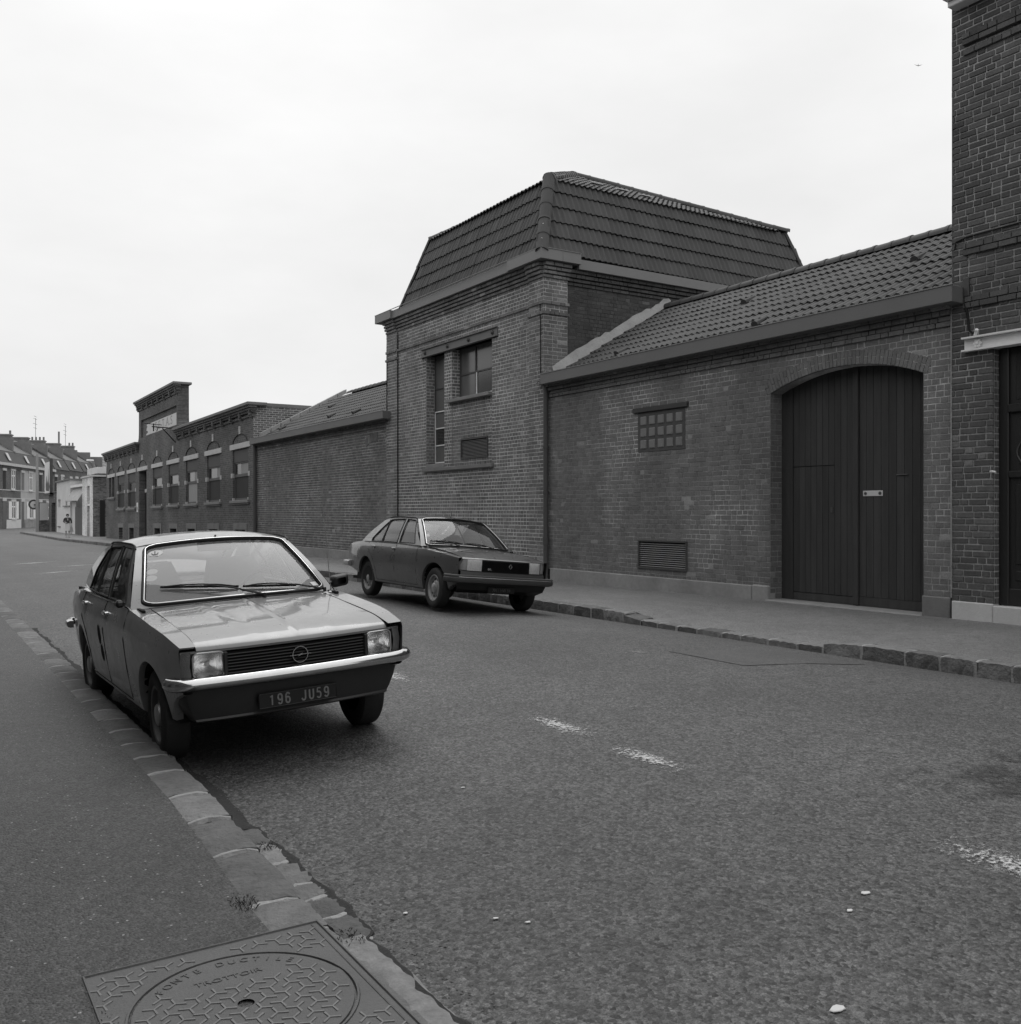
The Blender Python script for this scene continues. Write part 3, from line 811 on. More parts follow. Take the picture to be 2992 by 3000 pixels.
mb = MB(); mb.box(XD - .004, XD + .045, 7.68, 8.895, zb0, .34); mb.build('bottom_rail', M_gatep, gate)
# letter plate and latch
mb = MB(); mb.box(XD - .012, XD, 8.50, 8.83, 1.785, 1.865, .006); lp = mb.build('letter_plate', mat('letter_plate', .55, .4, .1, metal=.0), gate)
for y in (8.545, 8.785):
    mb = MB(); mb.lathe([(0, -.018), (.022, -.018), (.026, -.012)], 'X', 14, (XD, y, 1.825)); mb.build('knob', mat('plate_screw', .12, .4), lp)
    mb = MB(); mb.box(XD - .021, XD - .017, y - .018, y + .018, 1.822, 1.828); mb.build('slot', M_dark, lp)
mb = MB(); mb.box(XD - .014, XD, 9.36, 9.40, 1.55, 1.63, .004); mb.build('latch', M_iron, gate)
mb = MB(); mb.box(XD - .02, XD, 8.1, 8.28, 2.07, 2.085, .004); mb.build('pull_bar', mat('worn_bar', .09, .5), gate)
mb = MB(); mb.box(W - .1, XD + .06, AC - AH - .02, AC + AH + .03, .10, .205, .015); mb.build('threshold', M_conc, GW)
# glass-block window with its lintel
gw_ = MB(); gw_.box(W - .005, W + .14, 12.245, 13.495, 2.655, 3.372); gwin = gw_.build('glass_block_window', mat('block_window_concrete', .075, .85, .25, 6, 40, .5, 50), GW)
for i in range(5):
    for j in range(3):
        y0 = 12.31 + i * .236; z0 = 2.71 + j * .215
        mb = MB(); mb.box(W - .022, W + .05, y0, y0 + .165, z0, z0 + .16, .014); mb.build('glass_block', M_gblock, gwin)
mb = MB(); mb.box(W - .045, W + .1, 12.16, 13.615, 3.376, 3.462, .008); mb.build('window_lintel', mat('lintel_wood', .055, .8, .3, 4, 30, .4, 30), GW)
# louvred vent
def louvre(parent, y0, y1, z0, z1, n, x=W):
    f = MB(); 
    for b in ((y0, y1, z0, z0 + .035), (y0, y1, z1 - .035, z1), (y0, y0 + .035, z0 + .036, z1 - .036), (y1 - .035, y1, z0 + .036, z1 - .036)): f.box(x - .02, x + .08, *b, .004)
    v = f.build('louvre_vent', M_iron, parent)
    mb = MB(); mb.box(x + .06, x + .075, y0 + .03, y1 - .03, z0 + .03, z1 - .03); mb.build('backing', M_dark, v)
    d = (z1 - z0 - .09) / n
    for i in range(n):
        z = z0 + .05 + i * d
        mb = MB(); mb.add([(x - .004, y0 + .036, z), (x - .004, y1 - .036, z), (x + .016, y1 - .036, z + d * .42), (x + .016, y0 + .036, z + d * .42), (x + .004, y0 + .036, z - .004), (x + .004, y1 - .036, z - .004)], [(0, 1, 2, 3), (0, 4, 5, 1)])
        mb.build('slat', mat('louvre_slat', .2, .5, .12), v, recalc=False)
    return v
louvre(GW, *gv, 12)
# gutter, soffit, downpipe
mb = MB(); mb.box(W - .29, W + .0, 7.1, 16.27, 4.2, 4.41, .006); mb.build('gutter', M_zinc, GW)
mb = MB(); mb.box(W - .30, W - .27, 7.09, 16.28, 4.41, 4.425); mb.build('gutter_lip', mat('gutter_edge', .22, .4, .1), GW)
mb = MB(); mb.tube([(W - .1, 16.36, 4.2), (W - .085, 16.36, 4.05), (W - .085, 16.36, .14)], .055, 12); 
dp = mb.build('downpipe', M_pipe, GW, True)
for z in (2.9, 1.95, .98):
    mb = MB(); mb.tube([(W - .085, 16.36, z), (W - .085, 16.36, z + .05)], .068, 12); mb.build('bracket', M_pipe, dp, True)
mb = MB(); mb.tube([(W - .085, 16.36, .88), (W - .085, 16.36, 1.05)], .066, 12); mb.build('collar', M_pipe, dp, True)
# roof
RX, RZ = 14.68, 6.20; EX = 11.22; sl_ = .565; EZ = RZ - sl_ * (RX - EX)
rf = MB(); rf.add([(EX - .05, 7.2, EZ - .03), (EX - .05, 16.53, EZ - .03), (RX, 16.53, RZ), (RX, 7.2, RZ), (RX + 3.5, 7.2, EZ), (RX + 3.5, 16.53, EZ)], [(0, 1, 2, 3), (3, 2, 5, 4)])
roof = rf.build('roof', mat('roof_underlay', .03, .9), GW)
tmesh = unit_tile(M_tile)
PT = Pieces([tmesh], M_tile)
SL = math.hypot(RX - EX, RZ - EZ)
tile_plane(PT, (EX, 7.32, EZ), (0, 1, 0), (RX - EX, 0, RZ - EZ), 9.2, SL + .02, lambda u, s: u < 9.22 and s < SL + .05, seed=2)
PT.finish('tile', 'tiles', roof)
ridge_caps('ridge_cap', M_tile, roof, (RX, 7.3, RZ + .0), (RX, 17.0, RZ + .0), .13, 27)
ridge_caps('verge_cap', M_tile, roof, (EX + .05, 7.36, EZ + .07), (RX, 7.36, RZ + .05), .10, 12)
for (yy, t) in ((9.2, .62), (12.8, .62), (11.1, .18), (14.8, .2), (8.2, .9)):   # vent tiles
    p = Vector((EX + (RX - EX) * t, yy, EZ + (RZ - EZ) * t + .06)); S_ = Vector((RX - EX, 0, RZ - EZ)).normalized()
    mb = MB(); mb.tube([p - S_ * .02, p + S_ * .3], [.075, .02], 10); mb.build('vent_tile', M_tile, roof, True)
mb = MB(); rnd = random.Random(3)
pts = []
for i in range(26):
    t = i / 25; x = EX + .3 + (RX - EX - .2) * t; z = EZ + .17 + (RZ - EZ - .03) * t
    pts.append([(x, 16.40, z - .01), (x, 16.43 + rnd.uniform(-.01, .02), z + .07), (x, 16.50, z + .13 + rnd.uniform(-.03, .03) + .1 * (1 - t)), (x, 16.52, z + .16 + rnd.uniform(-.03, .04) + .1 * (1 - t))])
mb.grid(pts); mb.build('flashing', M_lead, GW, True)
mb = MB(); mb.box(W + .05, W + .45, 16.35, 16.5, 4.30, 4.52, .03); mb.build('flashing', M_lead, GW)

# ---------------------------------------------------------------- tower block
TW = root('brick_tower_block', (W, 20.4, .16), 'tall brick block with steep mansard tile roof, beside the gate wing', 'building')
TY0, TY1, TZ = 16.5, 24.25, 6.5
bm_t = unit_bricks(B_tow, 10, 7); PTW = Pieces(bm_t, B_tow); mo = MB()
rec = (18.66, 21.93, 2.69, 5.58)
brick_wall(PTW, mo, (W, 0, 0), UW, NW, TY0 + .55, 23.6, .13, TZ + .02, [rec, (18.4, 22.17, 5.57, 5.78), (TY0, TY1, 0, .40)], joint=.017, seed=21)
PIL = .045
for a, b, sd_ in ((TY0, 17.06, 1), (23.59, TY1, 2)):
    brick_wall(PTW, mo, (W - PIL, 0, 0), UW, NW, a, b, .13, TZ + .02, [(TY0, TY1, 0, .40)], joint=.014, seed=30 + sd_, bond='flem')
mo.box(W - PIL + .012, W + .02, TY0 + .02, 17.05, .2, TZ); mo.box(W - PIL + .012, W + .02, 23.60, TY1 - .01, .2, TZ)
brick_wall(PTW, mo, (W - PIL, TY0, 0), (1, 0, 0), (0, -1, 0), 0, .62, 3.9, TZ + .02, [], joint=.014, seed=33, bond='flem')
brick_wall(PTW, mo, (W - PIL, TY0, 0), (1, 0, 0), (0, -1, 0), 0, .10, .13, 3.9, [], joint=.014, seed=34, bond='head')
brick_wall(PTW, mo, (W - PIL, 23.59, 0), (1, 0, 0), (0, -1, 0), 0, .045, .4, TZ, [], joint=.014, seed=35, bond='head')
# recess: left jamb, pier, infill under the big window
brick_wall(PTW, mo, (W, 21.93, 0), (1, 0, 0), (0, -1, 0), 0, .29, 2.69, 5.58, [], joint=.013, seed=36, bond='eng')
brick_wall(PTW, mo, (W + .02, 0, 0), UW, NW, 20.60, 20.985, 2.69, 5.58, [], joint=.02, seed=37, bond='head', depth=.04)
brick_wall(PTW, mo, (W + .02, 20.60, 0), (1, 0, 0), (0, -1, 0), 0, .27, 4.25, 5.58, [], joint=.02, seed=38, bond='eng')
brick_wall(PTW, mo, (W + .03, 0, 0), UW, NW, 18.66, 20.60, 2.69, 4.25, [(18.88, 20.16, 2.84, 3.34)], joint=.014, seed=39)
brick_wall(PTW, mo, (W, 18.66, 0), (1, 0, 0), (0, 1, 0), 0, .29, 2.69, 5.58, [], joint=.014, seed=40, bond='eng', ok=False)
# corbelled courses: string and cornice
for a, b, p in ((17.06, 23.59, 0), (TY0, 17.06, PIL), (23.59, TY1, PIL)):
    corbel(PTW, (W, 0, 0), UW, NW, a, b, [(5.945, 6.02, p + .03)], seed=50)
    corbel(PTW, (W, 0, 0), UW, NW, a, b, [(6.50, 6.57, p + .03), (6.58, 6.65, p + .06), (6.66, 6.73, p + .09), (6.74, 6.82, p + .13)], seed=51)
for a, b in ((TY0 - .03, 17.09), (23.56, TY1 + .03)): corbel(PTW, (W, 0, 0), UW, NW, a, b, [(5.73, 5.80, PIL + .03)], seed=52)
corbel(PTW, (W - PIL, TY0, 0), (1, 0, 0), (0, -1, 0), -.03, .66, [(5.73, 5.80, .03), (5.945, 6.02, .03), (6.50, 6.57, .03), (6.58, 6.65, .06), (6.66, 6.73, .09), (6.74, 6.82, .13)], seed=53)
twall = mo.build('wall', J_tow, TW, recalc=False)
PTW.finish('brick', 'bricks', twall)
# the side above the gate wing's roof: darker brick and mortar
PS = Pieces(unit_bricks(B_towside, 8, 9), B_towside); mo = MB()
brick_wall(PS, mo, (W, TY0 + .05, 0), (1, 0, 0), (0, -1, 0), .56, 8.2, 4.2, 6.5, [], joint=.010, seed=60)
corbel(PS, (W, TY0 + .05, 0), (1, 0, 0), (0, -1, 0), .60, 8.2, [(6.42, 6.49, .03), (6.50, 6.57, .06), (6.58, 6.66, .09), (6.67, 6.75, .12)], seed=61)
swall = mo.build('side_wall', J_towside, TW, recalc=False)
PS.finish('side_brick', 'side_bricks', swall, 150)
core = MB(); core.box(W + .42, 19.6, TY0 + .08, TY1, 0, 6.9); core.box(W + .05, W + .42, TY0 + .08, 18.5, 0, 6.9); core.box(W + .05, W + .42, 22.1, TY1, 0, 6.9); core.box(W + .05, W + .42, 18.5, 22.1, 0, 2.6); core.box(W + .05, W + .42, 18.5, 22.1, 5.65, 6.9)
core.box(W + .06, W + .42, 18.66, 20.58, 2.6, 4.2)
core.build('wall_core', M_dark, TW)
mb = MB(); mb.box(W - .05, W + .1, 16.45, TY1, .05, .40, .012); mb.build('plinth', M_conc, TW)
# steel lintel with bolts
mb = MB(); mb.box(W - .02, W + .1, 18.40, 22.16, 5.585, 5.765); mb.box(W - .06, W + .02, 18.40, 22.16, 5.765, 5.785); mb.box(W - .06, W + .02, 18.40, 22.16, 5.565, 5.583)
lint = mb.build('steel_lintel', M_steel, TW)
for y in (18.6, 19.7, 20.75, 21.95):
    mb = MB(); mb.lathe([(0, -.05), (.03, -.05), (.038, -.03), (.05, -.02), (.05, 0)], 'X', 8, (W - .02, y, 5.675)); mb.build('bolt', M_iron, lint)
mb = MB(); mb.box(W - .075, W + .03, 18.57, 22.05, 2.6, 2.685, .008); mb.build('sill_course', M_concd, TW)
mb = MB(); mb.box(W - .10, W + .27, 18.664, 20.74, 4.253, 4.335, .008); mb.build('window_sill', M_sill, TW)
# big window
def bars(parent, x, yy, zz, th, m, d=.035):
    f = MB()
    for y in yy: f.box(x - d, x, y - th / 2, y + th / 2, zz[0], zz[-1])
    for z in zz: f.box(x - d + .002, x - .002, yy[0], yy[-1], z - th / 2, z + th / 2)
    return f.build('frame', m, parent)
XW = W + .27
wv = MB(); wv.box(XW + .02, XW + .03, 18.66, 20.6, 4.33, 5.58); bigw = wv.build('window', M_dark, TW)
bars(bigw, XW + .01, [18.67, 19.0, 19.83, 20.58], [4.36, 4.95, 5.57], .035, M_gframe)
for a, b in ((18.69, 18.985), (19.015, 19.815), (19.845, 20.565)):
    for c_, d_ in ((4.38, 4.935), (4.965, 5.555)):
        mb = MB(); mb.box(XW, XW + .008, a, b, c_, d_)
        mb.build('pane', M_paned if (a, c_) == (19.015, 4.38) else M_pane, bigw)
f = MB(); f.box(XW - .02, XW - .004, 19.77, 19.81, 4.385, 4.97); f.box(XW - .02, XW - .004, 19.03, 19.77, 4.385, 4.415); f.box(XW - .02, XW - .004, 19.03, 19.045, 4.42, 4.97)
f.build('white_sash', M_wframe, bigw)
# tall window
wv = MB(); wv.box(XW + .02, XW + .03, 20.98, 21.93, 2.8, 5.58); tallw = wv.build('window', M_dark, TW)
bars(tallw, XW + .01, [20.995, 21.915], [2.82, 4.15, 4.75, 5.57], .035, M_gframe)
for c_, d_ in ((4.17, 4.735), (4.765, 5.555)):
    mb = MB(); mb.box(XW, XW + .008, 21.01, 21.9, c_, d_); mb.build('pane', M_pane, tallw)
zz = [2.84, 3.28, 3.72, 4.15]
bars(tallw, XW - .012, [21.03, 21.885], zz, .028, M_wframe, .02).name = 'white_frame'
for c_, d_, m_ in zip(zz, zz[1:], (M_pane, M_paned, M_pane)):
    mb = MB(); mb.box(XW, XW + .008, 21.045, 21.87, c_ + .014, d_ - .014); mb.build('pane', m_, tallw)
mb = MB(); mb.box(W + .0, XW + .0, 20.99, 21.925, 2.69, 2.79, .01); mb.build('window_sill', M_sill, TW)
louvre(TW, 18.885, 20.155, 2.845, 3.335, 12, W + .03)
# eaves gutter, stepping forward over the corner piers
mb = MB(); mb.box(W - .20, W + .3, 17.62, 23.56, 6.83, 7.04, .005); mb.build('gutter', M_zinc2, TW)
mb = MB(); mb.box(W - .26, W + .3, 16.28, 17.618, 6.83, 7.055, .005); mb.build('gutter_corner', M_zinc2, TW)
mb = MB(); mb.box(W - .26, W + .3, 23.562, 24.55, 6.83, 7.055, .005); mb.build('gutter_corner', M_zinc2, TW)
mb = MB(); mb.box(W + .302, W + .78, 16.28, 16.6, 6.83, 7.055, .005); mb.build('gutter_corner', M_zinc2, TW)
mb = MB(); mb.box(W + .782, 19.6, 16.36, 16.6, 6.75, 6.96, .005); mb.build('gutter', M_zinc2, TW)
mb = MB(); mb.box(W - .265, W - .24, 16.27, 24.56, 7.055, 7.067); mb.box(W - .265, W + .78, 16.265, 16.285, 7.056, 7.068); mb.build('gutter_lip', mat('gutter_edge', .22), TW)
# cables
mb = MB(); mb.tube([(W - .06, 16.83, 6.0), (W - .055, 16.62, 5.95), (W - .055, 16.60, 5.5), (W - .055, 16.60, 4.45)], .010, 6); mb.build('cable', M_dark, TW)
mb = MB(); mb.tube([(W - .055, 24.2, 5.9), (W - .055, 24.2, 4.4), (W - .09, 24.28, 4.25)], .012, 6); mb.build('cable', M_dark, TW)
mb = MB(); mb.tube([(W - .02, 23.575, 6.4), (W - .02, 23.575, 1.6), (W - .02, 23.575, .3)], .010, 6); mb.build('cable', M_dark, TW)
# mansard roof
A0 = Vector((11.22, 16.42, 7.02)); A1 = Vector((11.82, 17.02, 8.78)); D0 = Vector((11.22, 23.12, 7.02)); D1 = Vector((11.82, 22.52, 8.78))
B0 = Vector((19.81, 16.42, 6.92)); B1 = Vector((19.21, 17.02, 8.78)); C1 = Vector((19.21, 22.52, 8.78)); C0 = Vector((19.81, 23.12, 7.02)); AP = Vector((14.55, 19.85, 10.22))
rf = MB()
dn = Vector((0, 0, -.02))
rf.add([A0 + dn, A1 + dn, D0 + dn, D1 + dn, B0 + dn, B1 + dn, C0 + dn, C1 + dn, AP + dn], [(0, 2, 3, 1), (0, 1, 5, 4), (2, 6, 7, 3), (4, 5, 7, 6), (1, 3, 8), (1, 8, 5), (5, 8, 7), (3, 7, 8)])
rf.add([(W + .1, 16.5, 7.0), (W + .1, TY1, 7.0), (19.6, TY1, 7.0), (19.6, 16.5, 6.9)], [(0, 1, 2, 3)])
roof = rf.build('mansard_roof', mat('roof_underlay', .03, .9), TW)
PT = Pieces([unit_tile(M_tile, .30, .385, .034, .030)], M_tile)
def slope_tiles(P, E0, E1, T0, T1, ex, seed, w=.30, ok=True):
    """tiles over the trapezium E0-E1 (eave) to T0-T1 (top)"""
    U = (E1 - E0).normalized(); n = (E1 - E0).cross(T0 - E0); S = n.cross(U).normalized()
    if S.z < 0: S = -S
    L = (E1 - E0).length; h = (T0 - E0).dot(S); a = (T0 - E0).dot(U); b = (T1 - E0).dot(U)
    def keep(u, s): t = min(1, s / h); return a * t - .04 < u < L + (b - L) * t + .04
    ex = h / round(h / ex); tile_plane(P, E0, U, S, L, h - .02, keep, w, ex, seed, ok)
slope_tiles(PT, A0, D0, A1, D1, .362, 5)
slope_tiles(PT, B0, A0, B1, A1, .362, 6)
slope_tiles(PT, B1 - Vector((0, .08, .03)), A1 - Vector((0, .08, .03)), AP, AP, .36, 7)
slope_tiles(PT, A1 - Vector((.08, 0, .03)), D1 - Vector((.08, 0, .03)), AP, AP, .36, 8)
PT.finish('tile', 'tiles', roof)
ridge_caps('hip_cap', M_tile, roof, A0 + Vector((-.03, -.03, 0)), A1 + Vector((-.04, -.04, .06)), .135, 5, .03)
ridge_caps('hip_cap', M_tile, roof, A1 + Vector((-.06, -.06, 0)), AP, .13, 12)
ridge_caps('hip_cap', M_tile, roof, B1 + Vector((.05, -.05, 0)), AP, .12, 15)
ridge_caps('hip_cap', M_tile, roof, D0, D1 + Vector((0, .02, .05)), .07, 5)
ridge_caps('hip_cap', M_tile, roof, B0, B1, .08, 5)
ridge_caps('hip_cap', M_tile, roof, D1, AP, .12, 12)
for i in range(5):
    p = A0.lerp(A1, (i + .55) / 5) + Vector((-.03, -.03, 0)); nrm = Vector((-.66, -.66, .35)).normalized() * .135
    mb = MB(); mb.lathe([(0, .012), (.014, .010), (.018, 0)], 'Z', 8, tuple(p + nrm)); mb.build('cap_screw', mat('bright_screw', .8, .3), roof)
for i, (t, s_) in enumerate(((.22, .35), (.36, .3), (.47, .25))):
    p = A1.lerp(B1, t).lerp(AP, s_) + Vector((0, -.05, .07)); 
    mb = MB(); mb.box(p.x - .17, p.x + .17, p.y - .03, p.y + .05, p.z, p.z + .02); mb.build('bare_lath', mat('pale_lath', .6, .7), roof)

# ---------------------------------------------------------------- left wing
LW = root('left_wing_building', (W, 30.3, .16), 'long windowless brick wing with pantiled roof, between tower block and the low factory', 'building')
PL = Pieces(unit_bricks(B_left, 8, 13), B_left); mo = MB()
brick_wall(PL, mo, (W, 0, 0), UW, NW, TY1, 36.3, .13, 3.95, [(TY1, 36.5, 0, .40)], joint=.012, seed=70)
corbel(PL, (W, 0, 0), UW, NW, TY1, 36.3, [(3.95, 4.02, .035), (4.02, 4.09, .02), (4.09, 4.16, .075), (4.16, 4.23, .12)], seed=71)
lw = mo.build('wall', J_left, LW, recalc=False)
# ghost of a blocked arch
for i in range(16):
    a = R(62) + R(42) * i / 15; c = (25.2, 2.6)
    u = Vector((0, math.sin(a), -math.cos(a))); z_ = Vector((0, math.cos(a), math.sin(a))); o_ = Vector((W, c[0] + math.cos(a) * 1.0, c[1] + math.sin(a) * 1.0)) + Vector((.02, 0, 0))
    Mx = Matrix(((u.x, -1, z_.x, o_.x), (u.y, 0, z_.y, o_.y), (u.z, 0, z_.z, o_.z), (0, 0, 0, 1))) @ Matrix.Diagonal((.05, .032, .22, 1)); PL.add(i % 8, Mx, .05 * .22)
PL.finish('brick', 'bricks', lw)
core = MB(); core.box(W + .05, 17.6, TY1 + .02, 36.28, 0, 4.2); core.build('wall_core', M_dark, LW)
mb = MB(); mb.box(W - .05, W + .1, TY1 + .002, 36.2, .02, .40, .012); mb.build('plinth', M_conc, LW)
mb = MB(); mb.box(W - .28, W + .0, 24.24 - .25, 36.0, 4.15, 4.36, .006); mb.build('gutter', M_zinc, LW)
mb = MB(); mb.box(W - .29, W - .265, 23.98, 36.0, 4.36, 4.373); mb.build('gutter_lip', mat('gutter_edge', .22), LW)
mb = MB(); mb.tube([(W - .09, 35.95, 4.15), (W - .085, 35.95, .1)], .07, 10); mb.build('downpipe', M_pipe, LW, True)
rf = MB(); rf.add([(EX - .05, TY1 - .05, EZ - .05), (EX - .05, 36.25, EZ - .05), (RX, 36.25, RZ), (RX, TY1 - .05, RZ), (RX + 3.5, TY1, EZ), (RX + 3.5, 36.25, EZ)], [(0, 1, 2, 3), (3, 2, 5, 4)])
roof = rf.build('roof', mat('roof_underlay', .03, .9), LW)
PT = Pieces([unit_tile(M_tile)], M_tile)
tile_plane(PT, (EX, TY1, EZ - .03), (0, 1, 0), (RX - EX, 0, RZ - EZ), 12.0, SL + .02, lambda u, s: u < 11.95 and s < SL + .05, seed=12)
PT.finish('tile', 'tiles', roof)
ridge_caps('ridge_cap', M_tile, roof, (RX, TY1 + .1, RZ), (RX, 34.9, RZ), .13, 30)
for yy, t in ((26.5, .7), (30.5, .25), (33.5, .6), (28, .2), (35, .2)):
    p = Vector((EX + (RX - EX) * t, yy, EZ + (RZ - EZ) * t + .06)); S_ = Vector((RX - EX, 0, RZ - EZ)).normalized()
    mb = MB(); mb.tube([p - S_ * .02, p + S_ * .3], [.08, .02], 8); mb.build('vent_tile', M_tile, roof, True)
mb = MB()
for i in range(9):
    t0, t1 = i / 9, (i + 1) / 9 - .01
    x0 = EX + .35 + (15.1 - EX - .35) * t0; x1 = EX + .35 + (15.1 - EX - .35) * t1; z0 = EZ + .22 + (RZ + .2 - EZ - .22) * t0; z1 = EZ + .22 + (RZ + .2 - EZ - .22) * t1
    mb = MB(); mb.add([(x0, 36.1, z0), (x1, 36.1, z1), (x1, 36.42, z1), (x0, 36.42, z0), (x0, 36.1, z0 + .17), (x1, 36.1, z1 + .17), (x1, 36.42, z1 + .17), (x0, 36.42, z0 + .17)], [(0, 1, 5, 4), (4, 5, 6, 7), (3, 7, 6, 2), (0, 4, 7, 3), (1, 2, 6, 5)]); mb.build('coping_stone', M_lead, LW)

# ---------------------------------------------------------------- corner house on the right
CH = root('corner_brick_house', (W, 5.0, .2), 'tall dark brick house front with white steel lintel over its door, at the right edge', 'house')
PH = Pieces(unit_bricks(B_house, 10, 17), B_house); mo = MB()
HY = 7.27
brick_wall(PH, mo, (W - .03, 0, 0), UW, NW, 5.4, HY, .42, 8.0, [(5.0, 6.70, .2, 3.58), (5.0, 7.08, 3.575, 3.76)], joint=.019, depth=.035, rec=.012, seed=80, bond='flem', wob=.005)
brick_wall(PH, mo, (W - .03, HY, 0), (1, 0, 0), (0, 1, 0), 0, .3, 4.2, 8.0, [], joint=.016, seed=81, ok=False)
brick_wall(PH, mo, (W - .03, 6.70, 0), (1, 0, 0), (0, -1, 0), 0, .20, .42, 3.58, [], joint=.016, seed=82, bond='head', ok=False)
for z0, pr, n in ((4.80, .035, 2), (7.33, .03, 1), (7.45, .05, 2), (4.13, .03, 2)):
    corbel(PH, (W - .03, 0, 0), UW, NW, 5.4, 7.10, [(z0 + .075 * i, z0 + .075 * (i + 1), pr) for i in range(n)], seed=int(z0 * 9))
hw = mo.build('wall', J_house, CH, recalc=False)
PH.finish('brick', 'bricks', hw)
mb = MB(); mb.box(W + .18, 18, -8, HY - .02, 0, 8.1); mb.box(W + .0, W + .18, 6.72, HY - .02, 0, 8.05); mb.box(W, W + .18, 5.3, 6.72, 3.62, 8.05); mb.build('wall_core', M_dark, CH)
mb = MB(); mb.box(W - .03, W + .18, -8, 5.39, .1, 8.05); mb.build('wall_south', brick_tex_mat('brick_house_south', .07, .11, .2), CH)
mb = MB(); mb.box(W - .065, W + .1, 6.705, HY - .02, .05, .425, .01); mb.build('plinth', M_plast, CH)
mb = MB(); mb.box(W - .07, W + .19, 5.3, 6.70, .05, .405, .01); mb.build('door_step', M_plast, CH)
# white rolled-steel lintel with a rosette
mb = MB(); mb.box(W - .045, W + .1, 5.3, 7.085, 3.60, 3.73); mb.box(W - .12, W + .05, 5.3, 7.085, 3.735, 3.755); mb.box(W - .12, W + .05, 5.3, 7.085, 3.575, 3.597)
lin = mb.build('steel_lintel', M_white, CH)
for i in range(6):
    a = i * PI / 3; mb = MB(); mb.lathe([(0, -.028), (.018, -.024), (.024, -.01), (.02, 0)], 'X', 10, (W - .05, 6.90 + .036 * math.cos(a), 3.665 + .036 * math.sin(a))); mb.build('petal', M_white, lin, True)
mb = MB(); mb.lathe([(0, -.04), (.018, -.034), (.022, -.01)], 'X', 10, (W - .05, 6.90, 3.665)); mb.build('rosette_centre', M_white, lin, True)
# door: dark varnished, panelled, with transom and grille
XH = W + .10
mb = MB(); mb.box(XH, XH + .06, 5.3, 6.70, .41, 3.57); door = mb.build('door', M_ddoor, CH)
def hbox(nm, y0, y1, z0, z1, p, m=M_ddoor, par=None):
    mb = MB(); mb.box(XH - p, XH + .01, y0, y1, z0, z1, .008); return mb.build(nm, m, par or door)
hbox('stile', 6.58, 6.70, .41, 3.57, .035); hbox('transom_rail', 5.3, 6.578, 2.78, 2.88, .05); hbox('mid_rail', 5.3, 6.578, 1.98, 2.06, .04); hbox('bottom_rail', 5.3, 6.578, .41, .62, .03)
hbox('panel', 5.3, 6.50, .72, .84, .018); hbox('panel', 5.3, 6.50, .92, 1.9, .018)
hbox('transom_pane', 5.3, 6.50, 2.93, 3.5, .006, M_paned); hbox('glazing', 5.3, 6.47, 2.14, 2.7, .006, M_paned)
for i in range(5):
    mb = MB(); y = 6.42 - i * .15
    mb.tube([(XH - .02, y + .06 * math.sin(k * PI / 6), 2.16 + .52 * k / 12) for k in range(13)], .008, 6); mb.build('grille_bar', M_iron, door)
mb = MB(); mb.tube([(W - .04, 6.745, 2.06), (W - .07, 6.71, 2.06), (W - .07, 6.66, 2.05)], .012, 6); mb.build('door_hook', M_wframe, CH)
# eaves: white boxed gutter
mb = MB(); mb.box(W - .28, W + .3, 5.3, 7.24, 8.03, 8.22, .01); mb.box(W - .2, W + .3, 5.3, 7.22, 7.95, 8.028, .01); mb.build('eaves_box', M_white, CH)
# cable and a small wall fitting
mb = MB(); mb.tube([(W - .045, 7.08, 4.45), (W - .05, 7.08, 4.2), (W - .05, 7.04, 4.05), (W - .05, 7.02, 3.85), (W - .06, 6.95, 3.79)], .014, 6)
mb.tube([(W - .045, 7.22, 4.9), (W - .045, 7.2, 5.0), (W - .045, 7.05, 5.03), (W - .045, 5.4, 5.05)], .010, 6); mb.build('cable', M_dark, CH, True)
mb = MB(); mb.box(W - .06, W - .03, 7.02, 7.10, 4.28, 4.52, .008); mb.build('junction_box', M_iron, CH)
mb = MB(); mb.tube([(W - .06, 6.93, 3.77), (W - .11, 6.88, 3.83)], .022, 8); mb.build('conduit_end', M_wframe, CH)
mb = MB(); mb.box(W - .04, W + .02, HY - .006, HY + .007, .46, 4.2); mb.build('party_joint', M_kerbj, CH)
# ---------------------------------------------------------------- cars
def cr(tab, x):
    """Catmull-Rom through (x, y) pairs"""
    n = len(tab)
    if x <= tab[0][0]: return tab[0][1]
    if x >= tab[-1][0]: return tab[-1][1]
    for i in range(n - 1):
        if x <= tab[i + 1][0]: break
    x0, y0 = tab[i]; x1, y1 = tab[i + 1]; h = x1 - x0
    def sl(j):
        if j <= 0 or j >= n - 1:
            k = min(max(j, 0), n - 2) if j <= 0 else n - 2
            return (tab[k + 1][1] - tab[k][1]) / (tab[k + 1][0] - tab[k][0])
        a = (tab[j][1] - tab[j - 1][1]) / (tab[j][0] - tab[j - 1][0]); b = (tab[j + 1][1] - tab[j][1]) / (tab[j + 1][0] - tab[j][0])
        return 0 if a * b <= 0 else 2 * a * b / (a + b)
    t = (x - x0) / h; m0, m1 = sl(i) * h, sl(i + 1) * h
    return (2 * t ** 3 - 3 * t * t + 1) * y0 + (t ** 3 - 2 * t * t + t) * m0 + (-2 * t ** 3 + 3 * t * t) * y1 + (t ** 3 - t * t) * m1

